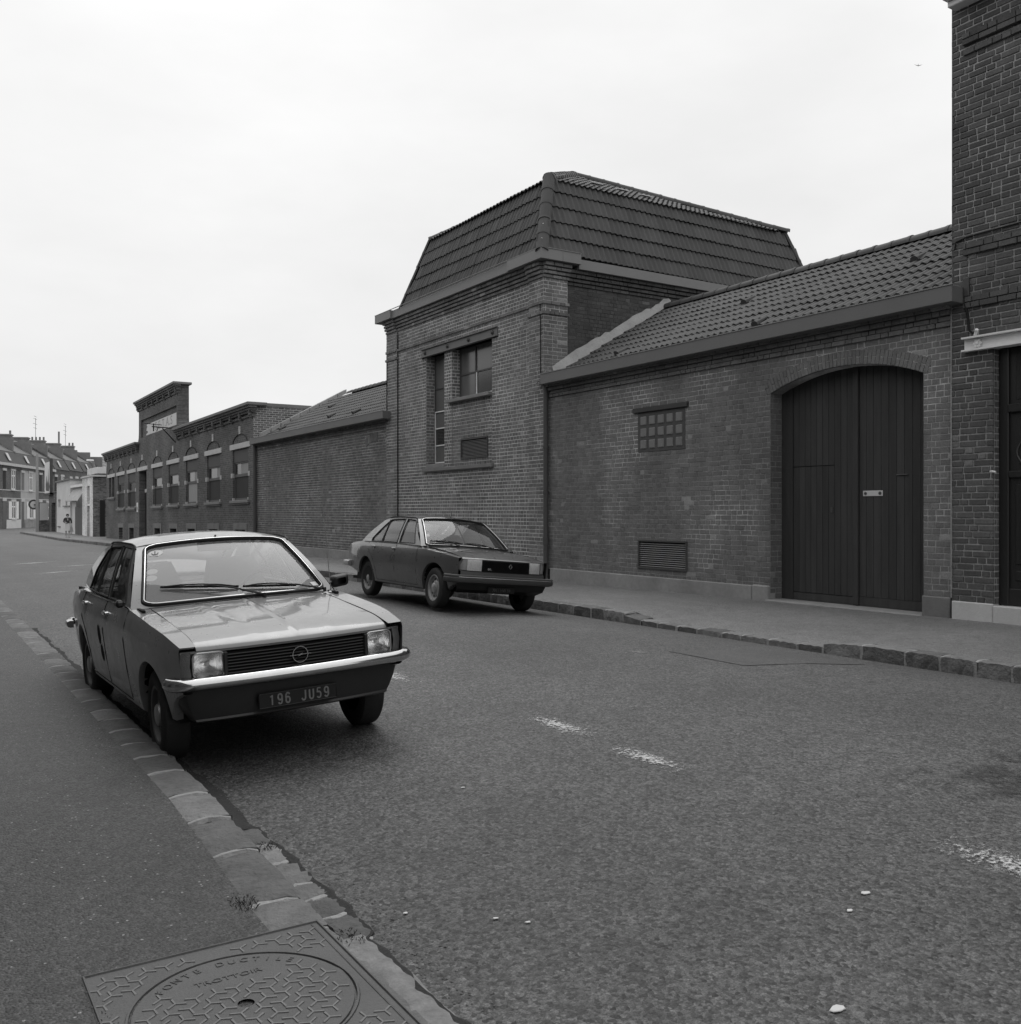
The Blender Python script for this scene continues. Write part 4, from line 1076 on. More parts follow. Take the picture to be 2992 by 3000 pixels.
def car_paint(name, v, flake=0.0, rough=0.32):
    m, t, b = base_nodes(name)
    p = pos(t, True)
    k = mrange(t, noise(t, p, 2.2, 5, 0.6), 0.3, 0.7, 0.9, 1.1)
    k = mth(t, 'MULTIPLY', k, mrange(t, noise(t, p, 260, 2), 0.3, 0.7, 0.93, 1.07))
    # road dust thicker low on the body
    sp = nd(t, 'ShaderNodeSeparateXYZ'); t.links.new(p, sp.inputs[0])
    setbase(t, b, mth(t, 'MULTIPLY', k, v))
    b.inputs['Metallic'].default_value = flake
    t.links.new(mrange(t, noise(t, p, 7, 5, .7), .3, .7, rough * .7, rough * 1.4), b.inputs['Roughness'])
    b.inputs['Coat Weight'].default_value = 0.7; b.inputs['Coat Roughness'].default_value = 0.05
    b.inputs['Specular IOR Level'].default_value = 0.5
    MATS[name] = m; return m
M_op = car_paint('grey_car_paint', 0.185)
M_re = car_paint('dark_car_paint', 0.075)
M_chrome = mat('chrome', 0.62, 0.12, 0.08, 8, 60, metal=1.0, obj=True)
M_dchrome = mat('dull_steel', 0.42, 0.38, 0.25, 6, 50, metal=0.7, obj=True)
M_rub = mat('black_rubber', 0.012, 0.7, 0.2, obj=True)
M_tyre = mat('tyre', 0.022, 0.75, 0.25, 9, 60, 0.3, 60, obj=True)
M_blk = mat('black_plastic', 0.016, 0.45, 0.2, obj=True)
M_gap = mat('panel_gap', 0.006, 0.9, 0.1, obj=True)
M_gry = mat('grey_plastic', 0.06, 0.6, 0.15, obj=True)
M_glass = glass_mat('car_glass', 0.80, 0.04)
M_wsdust = glass_mat('dusty_windscreen', 0.80, 0.24)
M_glass2 = glass_mat('car_glass_dark', 0.55, 0.03)
M_lens = glass_mat('lamp_glass', 0.97, 0.02, 0.03)
M_refl = mat('lamp_reflector', 0.95, 0.1, 0.05, 30, 90, 0.25, 40, metal=1.0, obj=True, stretch=(5, 1, .6))
M_sig = mat('signal_lens', 0.11, 0.2, 0.15, 40, 90, 0.4, 120, spec=0.7, obj=True)
M_sigl = mat('pale_signal_lens', 0.26, 0.2, 0.15, 40, 90, 0.4, 120, spec=0.7, obj=True)
M_seat = mat('seat_cloth', 0.2, 0.9, 0.15, obj=True)
M_silver = mat('plate_silver', 0.2, 0.6, 0.1, obj=True)
M_stick = mat('sticker_white', 0.6, 0.6, 0.15, obj=True)
M_stickd = mat('sticker_ink', 0.12, 0.6, 0.15, obj=True)

def rrect(x0, x1, y0, y1, r, n=6):
    p = []
    for cx, cy, a in ((x1 - r, y1 - r, 0), (x0 + r, y1 - r, PI / 2), (x0 + r, y0 + r, PI), (x1 - r, y0 + r, 3 * PI / 2)):
        p += [(cx + r * math.cos(a + PI / 2 * i / n), cy + r * math.sin(a + PI / 2 * i / n)) for i in range(n + 1)]
    return p
def resample(loop, per):
    """denser straight edges so that a loop follows a curved surface"""
    o = []
    for a, b in zip(loop, loop[1:] + loop[:1]):
        d = math.hypot(b[0] - a[0], b[1] - a[1]); n = max(1, int(d / per))
        o += [(a[0] + (b[0] - a[0]) * i / n, a[1] + (b[1] - a[1]) * i / n) for i in range(n)]
    return o
def patch_ring(mb, outer, inner, fn):
    n = len(outer); mb.add([fn(*p) for p in outer] + [fn(*p) for p in inner], [(i, (i + 1) % n, n + (i + 1) % n, n + i) for i in range(n)])
def fill(mb, loop, fn, k=7):
    c = (sum(p[0] for p in loop) / len(loop), sum(p[1] for p in loop) / len(loop)); n = len(loop)
    vs = []; fs = []
    for i in range(k):
        t = i / k; vs += [fn(p[0] + (c[0] - p[0]) * t, p[1] + (c[1] - p[1]) * t) for p in loop]
    for i in range(k - 1): fs += [(i * n + j, i * n + (j + 1) % n, (i + 1) * n + (j + 1) % n, (i + 1) * n + j) for j in range(n)]
    vs.append(fn(*c)); fs += [((k - 1) * n + j, (k - 1) * n + (j + 1) % n, len(vs) - 1) for j in range(n)]
    mb.add(vs, fs)

def wheel(parent, x, y, r, wd, rim_r, steel, side, turn=0.0, cap=M_dchrome, dark=False):
    """side -1: outer face towards -x"""
    e = bpy.data.objects.new('wheel', None); C.objects.link(e); e.parent = parent; e.location = (x, y, r); e.rotation_euler = (0, 0, turn)
    s_ = side; h = wd / 2
    t = MB(); t.lathe([(rim_r, s_ * h * .78), (rim_r + .012, s_ * h * .95), (r - .06, s_ * h * 1.06), (r - .022, s_ * h * .98), (r - .004, s_ * h * .8), (r, s_ * h * .5), (r, -s_ * h * .5), (r - .005, -s_ * h * .8), (r - .03, -s_ * h), (rim_r, -s_ * h * .8)], 'X', 40); t.build('tyre', M_tyre, e, True)
    k = MB(); k.lathe([(rim_r + .010, s_ * h * .86), (rim_r + .004, s_ * h * .93), (rim_r - .012, s_ * h * .88), (rim_r - .02, s_ * h * .55), (rim_r - .05, s_ * h * .38), (rim_r * .62, s_ * h * .42), (rim_r * .52, s_ * h * .62), (rim_r * .40, s_ * h * .66), (rim_r * .38, s_ * h * .3), (0, s_ * h * .3)], 'X', 40); k.build('rim', steel, e, True)
    k = MB(); k.lathe([(rim_r * .40, s_ * h * .6), (rim_r * .38, s_ * h * .86), (rim_r * .3, s_ * h * .97), (0, s_ * h * 1.0)], 'X', 24); k.build('hub_cap', cap, e, True)
    for i in range(10):
        a = 2 * PI * i / 10; b = MB(); c = (rim_r * .70 * math.cos(a), rim_r * .70 * math.sin(a))
        b.lathe([(0, 0), (.02, 0)], 'X', 10, (s_ * h * .45, c[0], c[1])); b.build('rim_slot', M_gap, e)
    return e

def make_car(S, root_):
    paint = S['paint']
    wb = S['wb']; r_arch = S['arch']; wr = S['wr']
    prof = S['prof']; kf = S['k']
    def xs(y, z): return cr(prof, z) * cr(kf, y)
    def zsh(y): return cr(S['shoulder'], y)
    def zbot(y):
        z = cr(S['bottom'], y)
        for c in (0, wb):
            d = r_arch * r_arch - (y - c) ** 2
            if d > 0: z = max(z, wr + math.sqrt(d) * S.get('archk', 1.0))
        return z
    st = set(np.linspace(S['yf'], S['yr'], 74).round(4))
    for c in (0, wb):
        for i in range(25): st.add(round(c + r_arch * math.cos(PI * i / 24), 4))
        st.add(round(c - r_arch - .002, 4)); st.add(round(c + r_arch + .002, 4))
    st = sorted(y for y in st if S['yf'] <= y <= S['yr'])
    body = MB()
    T = [0, .03, .08, .16, .26, .36, .46, .56, .66, .75, .82, .88, .93, .97, 1.0]
    for sg in (-1, 1):
        rows = []
        for y in st:
            a, b = zbot(y), zsh(y)
            rows.append([(sg * (xs(y, a + (b - a) * t) - (.02 * (1 - t / .03) if t < .03 else 0)), y, a + (b - a) * t) for t in T])
        body.grid(rows)
        # turned-in arch and sill edge
        body.grid([[(sg * (xs(y, zbot(y)) - .02), y, zbot(y)), (sg * (xs(y, zbot(y)) - .06), y, zbot(y) + .004)] for y in st])
        # top of the wings, inward from the shoulder
        def top_row(y):
            xi = S['inner'](y); x0 = xs(y, zsh(y)); z0 = zsh(y); zi = S['zin'](y); n = 7
            o = []
            for i in range(n + 1):
                t = i / n; x = x0 + (xi - x0) * t
                o.append((sg * x, y, z0 + (zi - z0) * (1 - (1 - t) ** 2.2)))
            return o
        body.grid([top_row(y) for y in st])
    # inner wheel houses
    bo = body.build('body', paint, root_, True, 32)
    for c in (0, wb):
        for sg in (-1, 1):
            mb = MB(); P = []
            for i in range(17):
                a = PI * i / 16
                P.append([(sg * (xs(c + r_arch * math.cos(a), wr + r_arch * math.sin(a)) - .035), c + (r_arch + .002) * math.cos(a), wr + r_arch * math.sin(a)), (sg * .42, c + (r_arch + .002) * math.cos(a), wr + r_arch * math.sin(a))])
            mb.grid(P); mb.add([(sg * .42, c + r_arch * math.cos(PI * i / 16), wr + r_arch * math.sin(PI * i / 16)) for i in range(17)] + [(sg * .42, c, wr - .05)], [(i, i + 1, 17) for i in range(16)])
            mb.build('wheel_house', M_gap, root_)
    mb = MB(); mb.box(-.60, .60, .1, S['yr'] - .1, S['floor'] + .04, S['floor'] + .09); mb.box(-.38, .38, -.42, .35, S['floor'] + .10, S['floor'] + .4); mb.build('underside', M_gap, root_)
    # greenhouse sides
    G = S['side']; zb, zt = G['z']; xb, xt = G['x']
    def gx(y, z):
        t = (z - zb) / (zt - zb); b = cr(G['taper'], y) if 'taper' in G else 1
        return (xb + (xt - xb) * t + .012 * math.sin(PI * min(max(t, 0), 1))) * b
    for sg in (-1, 1):
        mb = MB(); mb.tess([resample(G['outline'], .06)] + [resample(h, .06) for h in G['holes']], lambda y, z: (sg * gx(y, z), y, z)); mb.build('side_frame', paint, root_)
        for h in G['holes']:
            q = MB(); hh = resample(h, .05); fill(q, hh, lambda y, z: (sg * (gx(y, z) - .012), y, z), 3); q.build('side_window', G.get('glass', M_glass2), root_)
            q = MB(); q.tube([(sg * (gx(y, z) + .0), y, z) for y, z in hh], .0085, 5, closed=True); q.build('window_seal', M_rub, root_, True)
        for p0, p1, w_ in G['bars']:
            q = MB(); q.tube([(sg * (gx(*p0) - .002), *p0), (sg * (gx(*p1) - .002), *p1)], w_, 5); q.build('window_bar', M_rub, root_)
        q = MB(); q.tube([(sg * (xs(y, zsh(y)) + .001), y, zsh(y) + .006) for y in np.linspace(G['belt'][0], G['belt'][1], 24)], .007, 6); q.build('belt_trim', S['belt_m'], root_, True)
        q = MB(); q.tube([(sg * (gx(y, min(z, zt)) + .006), y, z - .008) for y, z in G['rail']], .007, 6); q.build('drip_rail', S.get('rail_m', M_rub), root_, True)
    # shelf between belt and glass sides
    # roof
    RF = S['roof']; rows = []
    n = 18; m = 22
    for i in range(m + 1):
        v = i / m; row = []
        for j in range(n + 1):
            u = -1 + 2 * j / n
            y = RF['yf'](u) * (1 - v) + RF['yr'](u) * v
            wdt = gx(y, min(zt, cr(RF['edge'], v)))
            z = cr(RF['edge'], v) + (cr(RF['crown'], v)) * (1 - abs(u) ** 2.6)
            row.append((u * wdt, y, z))
        rows.append(row)
    mb = MB(); mb.grid(rows); mb.build('roof', paint, root_, True, 40)
    # screens
    for key, nm in (('ws', 'windscreen'), ('bl', 'rear_window')):
        Q = S[key]
        def fn(u, v, Q=Q):
            xb_, xt_ = Q['x']; t = 2 * u - 1
            B = Vector((t * xb_, Q['yb'][0] + (Q['yb'][1] - Q['yb'][0]) * (1 - t * t), Q['zb'][0] + (Q['zb'][1] - Q['zb'][0]) * (1 - t * t)))
            Tt = Vector((t * xt_, Q['yt'][0] + (Q['yt'][1] - Q['yt'][0]) * (1 - t * t), Q['zt'][0] + (Q['zt'][1] - Q['zt'][0]) * (1 - t * t)))
            p = B.lerp(Tt, v); p.z += Q['bulge'] * math.sin(PI * v) * (1 if key == 'ws' else 1); p.y += Q['bulge'] * -.6 * math.sin(PI * v) * (1 if key == 'ws' else -1); return p
        S[key + '_fn'] = fn
        il, ir, ib, it = Q['inset']; inn = rrect(il, 1 - ir, ib, 1 - it, Q['r'], 7)
        inn = resample(inn, .04)
        # matching outer loop: project from centre onto the unit square
        outr = []
        for u, v in inn:
            du, dv = u - .5, v - .5; k = .5 / max(abs(du), abs(dv)); outr.append((.5 + du * k, .5 + dv * k))
        mb = MB(); patch_ring(mb, outr, inn, fn); mb.build(nm + '_surround', paint, root_, True)
        mb = MB(); fill(mb, inn, lambda u, v: fn(u, v) + Vector((0, .006 if key == 'ws' else -.006, -.008)), 8); g = mb.build(nm, S.get('ws_glass', M_glass) if key == 'ws' else M_glass, root_, True)
        mb = MB(); mb.tube([fn(u, v) for u, v in inn], .016, 6, closed=True); mb.build('gasket', M_rub, root_, True)
        sc_ = lambda p, k: (.5 + (p[0] - .5) * k, .5 + (p[1] - .5) * k)
        mb = MB(); mb.tube([fn(*sc_(p, .994)) + Vector((0, -.010 if key == 'ws' else .010, .012)) for p in inn], .0045, 6, closed=True); mb.build('chrome_trim', M_chrome, root_, True)
    # floor of the cabin, dash, seats
    zf = S['floor'] + .06; z0 = zb
    mb = MB(); mb.box(-xb + .06, xb - .06, .35, 2.75, zf, zf + .02); mb.box(-xb + .04, -xb + .06, .4, 2.9, zf, zb); mb.box(xb - .06, xb - .04, .4, 2.9, zf, zb); mb.build('cabin_floor', M_gap, root_)
    dy = S['ws']['yb'][0]
    mb = MB(); mb.grid([[(x, dy - .06 - .09 * (1 - (x / xb) ** 2) + d, zb - .02 + h) for x in np.linspace(-xb + .05, xb - .05, 9)] for d, h in ((0, -.02), (.12, .0), (.24, .005), (.34, -.02), (.36, -.2))]); mb.build('dashboard', M_blk, root_, True)
    sy = S['seat_y']
    for sx in (-.34, .34):
        mb = MB(); mb.grid([[(sx + u * .24 * (1 - .25 * max(0, t - .7) / .3) * (.0 + 1), sy + .05 + .30 * t - d * (1 - abs(u) ** 4), zf + .25 + t * S['seat_h']) for u in (-1, -.9, -.5, 0, .5, .9, 1)] for t, d in ((0, .06), (.3, .08), (.6, .07), (.72, .05), (.74, .04), (.9, .045), (.98, .03), (1, 0))])
        mb.grid([[(sx + u * .24 * (1 - .25 * max(0, t - .7) / .3), sy + .17 + .30 * t, zf + .25 + t * S['seat_h']) for u in (-1, 0, 1)] for t in (0, .5, .72, .9, 1)])
        mb.box(sx - .24, sx + .24, sy - .45, sy + .12, zf + .08, zf + .28, .05)
        mb.build('front_seat', M_seat, root_, True, 60)
    mb = MB(); mb.box(-.58, .58, 2.0, 2.42, zf + .1, zf + .32, .05); mb.add([(-.58, 2.38, zf + .28), (.58, 2.38, zf + .28), (.58, 2.56, zb - .02), (-.58, 2.56, zb - .02), (-.58, 2.56, zf + .28), (.58, 2.56, zf + .28)], [(0, 1, 2, 3), (3, 2, 5, 4)]); mb.box(-.62, .62, 2.5, 2.95, zb - .06, zb - .03); mb.build('rear_seat', M_seat, root_)
    sxw = S['steer']
    mb = MB(); c = Vector((sxw, dy + .42, zb + .02)); ax = Vector((0, -.82, -.57)); a1 = Vector((1, 0, 0)); a2 = ax.cross(a1)
    mb.tube([c + a1 * (.185 * math.cos(2 * PI * i / 28)) + a2 * (.185 * math.sin(2 * PI * i / 28)) for i in range(28)], .012, 6, closed=True); mb.tube([c - a1 * .18, c + a1 * .18], .018, 6); mb.tube([c, c + ax * .3], .03, 8); mb.build('steering_wheel', M_blk, root_, True)
    mt = S['ws_fn'](.5, .86); mb = MB(); mb.box(-.13, .13, mt.y + .10, mt.y + .125, mt.z - .05, mt.z + .025, .02); mb.tube([(0, mt.y + .1, mt.z + .02), (0, mt.y + .08, mt.z + .07)], .008, 6); mb.build('interior_mirror', M_blk, root_)
    # wheels
    for (c, sg, tr) in ((0, -1, S['tf']), (0, 1, S['tf']), (wb, -1, S['tr']), (wb, 1, S['tr'])):
        wheel(root_, sg * tr / 2, c, wr, S['tw'], S['rim'], S['steel'], sg, S.get('turn', 0) if c == 0 else 0)
    # panel joints on the sides
    def strip(path, sg, wd=.0035):
        q = MB(); q.tube([(sg * (xs(y, z) + .0006), y, z) for y, z in path], wd, 4, cap=False); q.build('panel_joint', M_gap, root_)
    for sg in (-1, 1):
        for path in S['joints']: strip(path, sg)
        for y, z in S['handles']:
            q = MB(); x = xs(y, z); q.box(sg * (x - .01), sg * (x + .028), y - .055, y + .055, z - .014, z + .016, .008); q.build('door_handle', S['handle_m'], root_)
    return xs, zsh, gx

def curve_band(pts, prof):
    """sweep a (out, z) profile along a plan curve [(x,y,nx,ny)]"""
    return [[(x + nx * o, y + ny * o, z) for o, z in prof] for x, y, nx, ny in pts]
def plan_curve(f, x0, x1, n, endc=None):
    P = []
    for i in range(n + 1):
        x = x0 + (x1 - x0) * i / n; d = (f(x + .002) - f(x - .002)) / .004; l = math.hypot(1, d); P.append((x, f(x), d / l, -1 / l))
    return P

# ---- the grey saloon at the near kerb
OP = empty('parked_car', (2.065, 6.235, .031), 'grey four-door saloon with chrome bumper, parked at the near kerb in the foreground', 'car', 'cars parked in the street', (0, -.048, .014))
def sfold(z): return z
TAP_O = [(0, 1), (1.5, 1), (2.0, .985), (2.4, .95), (2.76, .90), (3.05, .84)]
op = dict(ws_glass=M_wsdust, paint=M_op, wb=2.395, arch=.335, wr=.285, yf=-.585, yr=3.42, floor=.2, tw=.165, rim=.178, tf=1.30, tr=1.30, steel=mat('wheel_steel_dark', .10, .5, .2, 6, 50, metal=.3, obj=True),
    prof=[(.2, .70), (.28, .735), (.45, .765), (.62, .782), (.745, .789), (.765, .783), (.84, .764), (.905, .736), (.95, .72)],
    k=[(-.6, .905), (-.5, .925), (-.3, .955), (0, .982), (.5, 1), (2.1, 1), (2.4, .99), (2.8, .957), (3.1, .915), (3.27, .88), (3.43, .82)],
    shoulder=[(-.6, .770), (-.5, .792), (-.3, .828), (0, .858), (.4, .888), (.6, .898), (1, .903), (2.2, .905), (2.6, .893), (2.9, .868), (3.11, .842), (3.3, .815), (3.43, .785)],
    bottom=[(-.6, .50), (-.5, .47), (-.42, .42), (-.35, .33), (-.3, .26), (.4, .235), (2, .235), (2.8, .30), (3.1, .36), (3.37, .42)],
    inner=lambda y: .616 if y < .66 else (.70 * cr(TAP_O, y) if y < 2.9 else cr([(2.9, .60), (3.2, .56), (3.43, .49)], y)),
    zin=lambda y: cr([(-.6, .768), (-.5, .79), (-.37, .815), (0, .853), (.5, .892), (.7, .906), (2.5, .912), (2.9, .902), (3.2, .878), (3.43, .835)], y),
    side=dict(z=(.905, 1.30), x=(.735, .562), belt=(.55, 2.45), taper=TAP_O, outline=[(.565, .903), (.95, 1.172), (1.115, 1.285), (1.16, 1.303), (1.7, 1.310), (2.0, 1.298), (2.26, 1.255), (2.55, 1.135), (2.82, 1.01), (3.02, .88)],
        holes=[[(.74, .928), (1.14, 1.262), (1.20, 1.282), (1.47, 1.286), (1.285, .928)], [(1.36, .928), (1.545, 1.286), (1.96, 1.270), (2.06, 1.24), (2.24, 1.08), (2.27, .928)]],
        bars=[((1.86, .93), (2.0, 1.278), .011)], rail=[(1.10, 1.288), (1.15, 1.310), (1.25, 1.322), (1.7, 1.326), (1.95, 1.318), (2.05, 1.306)]),
    belt_m=M_chrome, handle_m=M_chrome, handles=[(1.242, .821), (2.088, .832)],
    roof=dict(yf=lambda u: 1.125 - .055 * (1 - u * u), yr=lambda u: 2.20 + .06 * (1 - u * u), edge=[(0, 1.298), (.3, 1.311), (.6, 1.309), (.8, 1.297), (1, 1.265)], crown=[(0, .038), (.3, .058), (.7, .058), (1, .03)]),
    ws=dict(x=(.736, .564), yb=(.575, .47), zb=(.896, .912), yt=(1.13, 1.075), zt=(1.296, 1.334), bulge=.016, inset=(.052, .052, .03, .035), r=.07),
    bl=dict(x=(.612, .54), yb=(3.0, 3.06), zb=(.885, .90), yt=(2.21, 2.27), zt=(1.265, 1.295), bulge=.012, inset=(.07, .07, .08, .06), r=.08),
    seat_y=1.45, seat_h=.62, steer=.34, turn=R(-3),
    joints=[[(.60, z) for z in (.30, .5, .7, .80, .893)], [(1.335, z) for z in (.30, .5, .7, .85, .90)], [(2.02, .30), (2.03, .45), (2.1, .6), (2.22, .72), (2.26, .85), (2.26, .905)], [(y, .285) for y in np.linspace(.60, 2.02, 10)]])
xs_o, zsh_o, gx_o = make_car(op, OP)
# bonnet
def hood_pt(x, v, lift=0):
    yr_ = .655 - .115 * (1 - (x / .62) ** 2); yf_ = -.612 + .048 * (x / .615) ** 2
    y = yr_ + (yf_ - yr_) * v; d = y - yf_
    z = cr([(0, .742), (.008, .756), (.03, .770), (.09, .790), (.2, .812), (.6, .853), (.9, .882), (1.27, .905)], d)
    a = abs(x); z += .016 * (1 - (a / .615) ** 2) * min(1, d / .3)
    z += .007 * max(0, 1 - a / .030) * min(1, d / .15)                              # centre crease
    z += .006 * max(0, 1 - abs(a - (.33 - .10 * v)) / .035) * min(1, d / .25) * min(1, (1.2 - d) / .3)   # side creases
    return (x, y, z + lift)
hx = sorted(set([round(q, 4) for q in np.linspace(-.610, .610, 41)] + [-.03, -.015, .015, .03]))
vv = list(np.linspace(0, .85, 26)) + [.88, .91, .94, .96, .975, .985, .993, 1.0]
mb = MB(); mb.grid([[hood_pt(x, v) for x in hx] for v in vv]); hood = mb.build('bonnet', M_op, OP, True, 25)
for x in (-.6135, .6135):
    mb = MB(); mb.tube([Vector(hood_pt(x, v)) + Vector((0, 0, -.002)) for v in vv], .0045, 4, cap=False); mb.build('bonnet_joint', M_gap, OP)
for i in range(34):
    if i == 17: continue
    x = -.20 + i * .0158; p = Vector(hood_pt(x, .035, .0015)); q = Vector(hood_pt(x + .012, .075, .0015))
    mb = MB(); mb.tube([p, p.lerp(q, .3) + Vector((.002, 0, 0)), q], .0042, 4); mb.build('air_slot', M_gap, hood)
mb = MB(); mb.grid([[(x, op['ws']['yb'][0] - .12 * (1 - (x / .70) ** 2) - .004 + d, .89 + .018 * (1 - (x / .7) ** 2) + h) for x in np.linspace(-.725, .725, 21)] for d, h in ((-.05, -.012), (-.02, .002), (.05, .0), (.14, -.03))]); mb.build('cowl', M_op, OP, True)
# front panel, grille, lamps
yfr = lambda x: -.598 + .05 * (x / .7) ** 2
mb = MB(); mb.grid([[(x, yfr(x) + d, z) for x in np.linspace(-.70, .70, 29)] for d, z in ((-.003, .742), (-.003, .728), (.03, .726))]); mb.grid([[(x, yfr(x) + d, z) for x in np.linspace(-.70, .70, 29)] for d, z in ((.03, .581), (-.02, .578), (-.02, .545))])
mb.build('front_panel', M_op, OP, True, 30)
mb = MB(); mb.grid([[(x, -.48 + .05 * (x / .7) ** 2, z) for x in np.linspace(-.70, .70, 9)] for z in (.56, .74)]); mb.build('radiator_panel', M_gap, OP)
mb = MB(); mb.grid([[(x, yfr(x) + .006, z) for x in np.linspace(-.445, .445, 21)] for z in (.583, .716)]); gr = mb.build('grille', M_gap, OP)
for i in range(7):
    z = .592 + i * .0185
    mb = MB(); P = curve_band(plan_curve(lambda x: yfr(x) + .006, -.44, .44, 18), [(0, z + .004), (.014, z + .003), (.017, z - .001), (.012, z - .004), (0, z - .004)]); mb.grid(P); mb.build('grille_bar', M_blk, gr)
for x in (-.45, .45):
    mb = MB(); mb.box(x - .012, x + .012, yfr(x) - .02, yfr(x) + .02, .578, .722, .004); mb.build('grille_end', M_blk, gr)
for sx in (-1, 1):
    cx, cz = sx * .545, .655
    def lp(a, b, d=0): x = cx + a; return Vector((x, yfr(x) - .004 + d, cz + b))
    rim = rrect(-.088, .088, -.070, .070, .03, 6)
    hl = MB(); fill(hl, resample(rim, .02), lambda a, b: lp(a, b, .004 + .10 * max(0, 1 - (a / .09) ** 2) * max(0, 1 - (b / .075) ** 2)), 8); head = hl.build('headlight', M_refl, OP, True)
    q = MB(); fill(q, resample(rim, .02), lambda a, b: lp(a, b, -.004 - .022 * max(0, 1 - (a / .09) ** 4) * max(0, 1 - (b / .074) ** 4)), 8); q.build('lens', M_lens, head, True)
    q = MB(); q.tube([lp(a * 1.02, b * 1.02, -.006) for a, b in resample(rim, .03)], .0055, 6, closed=True); q.build('rim', M_dchrome, head, True)
    q = MB(); q.tube([lp(0, -.012, .04), lp(0, .012, .04)], .014, 8); q.build('bulb', M_stick, head, True)
    q = MB(); rl = resample(rim, .02); ol = []
    for a, b in rl:
        k = min(.099 / max(abs(a), 1e-6), .078 / max(abs(b), 1e-6)); ol.append((a * k, b * k))
    patch_ring(q, ol, rl, lambda a, b: lp(a, b, .006)); q.build('lamp_surround', M_blk, head)
    q = MB(); sgp = []
    for x, y in ((.645, -.566), (.675, -.560), (.700, -.548), (.712, -.52), (.716, -.46), (.718, -.42)): sgp.append([(sx * x, y, .738 - (.0 if x < .71 else .01)), (sx * (x + .008), y - .006, .66), (sx * x, y, .582)])
    q.grid(sgp); q.build('turn_signal', M_sig, OP, True)
# emblem: ring with a flash through it
ey = yfr(0) - .016
mb = MB(); mb.tube([(.048 * math.cos(2 * PI * i / 32), ey, .652 + .048 * math.sin(2 * PI * i / 32)) for i in range(32)], .0042, 6, closed=True)
em = mb.build('emblem', M_chrome, OP, True)
mb = MB(); fl = [(-.066, .004), (.012, .004), (.004, .012), (.020, .012)]
mb.prism([(-.068, .6485), (-.010, .6485), (-.016, .642), (.012, .6505), (.068, .6505), (.068, .6545), (.010, .6545), (.016, .661), (-.012, .6525), (-.068, .6525)], 1, ey - .006, ey + .002); mb.build('flash', M_chrome, em)
# bumper
def bumper(parent, f, x0, x1, prof, m, nm, ends, n=30):
    P = plan_curve(f, -x1, x1, n)
    e = []
    for (x, y, nx, ny) in ends: e.append((x, y, nx, ny))
    L = [(-x, y, -nx, ny) for x, y, nx, ny in reversed(e)]
    mb = MB(); rows = curve_band(L + P + e, prof); mb.grid(rows)
    mb.add(rows[0], [tuple(range(len(prof)))]); mb.add(rows[-1], [tuple(range(len(prof)))[::-1]])
    return mb.build(nm, m, parent, True, 40)
fb = lambda x: -.652 + .055 * (x / .70) ** 2
bp = bumper(OP, fb, 0, .68, [(-.03, .592), (.0, .594), (.020, .587), (.033, .568), (.036, .550), (.029, .532), (.010, .518), (-.03, .515)], M_chrome, 'front_bumper', [(.708, -.588, .4, -.91), (.732, -.570, .7, -.7), (.748, -.545, .92, -.4), (.756, -.515, 1, -.1), (.758, -.485, 1, 0)])
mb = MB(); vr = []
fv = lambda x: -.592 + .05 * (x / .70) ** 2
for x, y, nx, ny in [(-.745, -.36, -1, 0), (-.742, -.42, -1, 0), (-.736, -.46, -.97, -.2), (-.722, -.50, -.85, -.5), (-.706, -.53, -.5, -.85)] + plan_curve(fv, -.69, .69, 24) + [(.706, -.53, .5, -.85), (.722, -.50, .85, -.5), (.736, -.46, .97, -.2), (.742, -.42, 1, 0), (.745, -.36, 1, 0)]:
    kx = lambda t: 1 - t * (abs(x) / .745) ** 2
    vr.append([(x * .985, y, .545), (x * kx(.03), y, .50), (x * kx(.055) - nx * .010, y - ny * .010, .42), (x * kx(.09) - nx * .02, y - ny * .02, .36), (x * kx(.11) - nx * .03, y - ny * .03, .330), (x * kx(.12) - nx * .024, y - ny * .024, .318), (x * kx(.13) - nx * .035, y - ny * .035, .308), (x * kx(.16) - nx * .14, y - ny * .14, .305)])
mb.grid(vr); mb.build('front_valance', mat('valance_shade_black', .03, .35, .2, obj=True), OP, True, 40)  # body-colour apron; its shade under the bumper is put into near-black paint
pm = Matrix.Translation((-.022, -.615, .398)) @ Matrix.Rotation(R(90) , 4, 'X')
mb = MB(); mb.box(-.272, .228, -.612, -.60, .352, .444, .004); pl = mb.build('number_plate', mat('plate_black', .012, .35, .2, obj=True), OP)
stroke_text('196', .060, .034, .049, .0052, M_silver, pl, (-.205, -.613, .368))
stroke_text('JU59', .060, .034, .049, .0052, M_silver, pl, (-.005, -.613, .368))
mb = MB(); mb.tube([(a, -.614, b) for a, b in ((-.268, .356), (.224, .356), (.224, .440), (-.268, .440))], .0018, 4, closed=True); mb.build('plate_border', mat('plate_border', .07, .5, obj=True), pl)
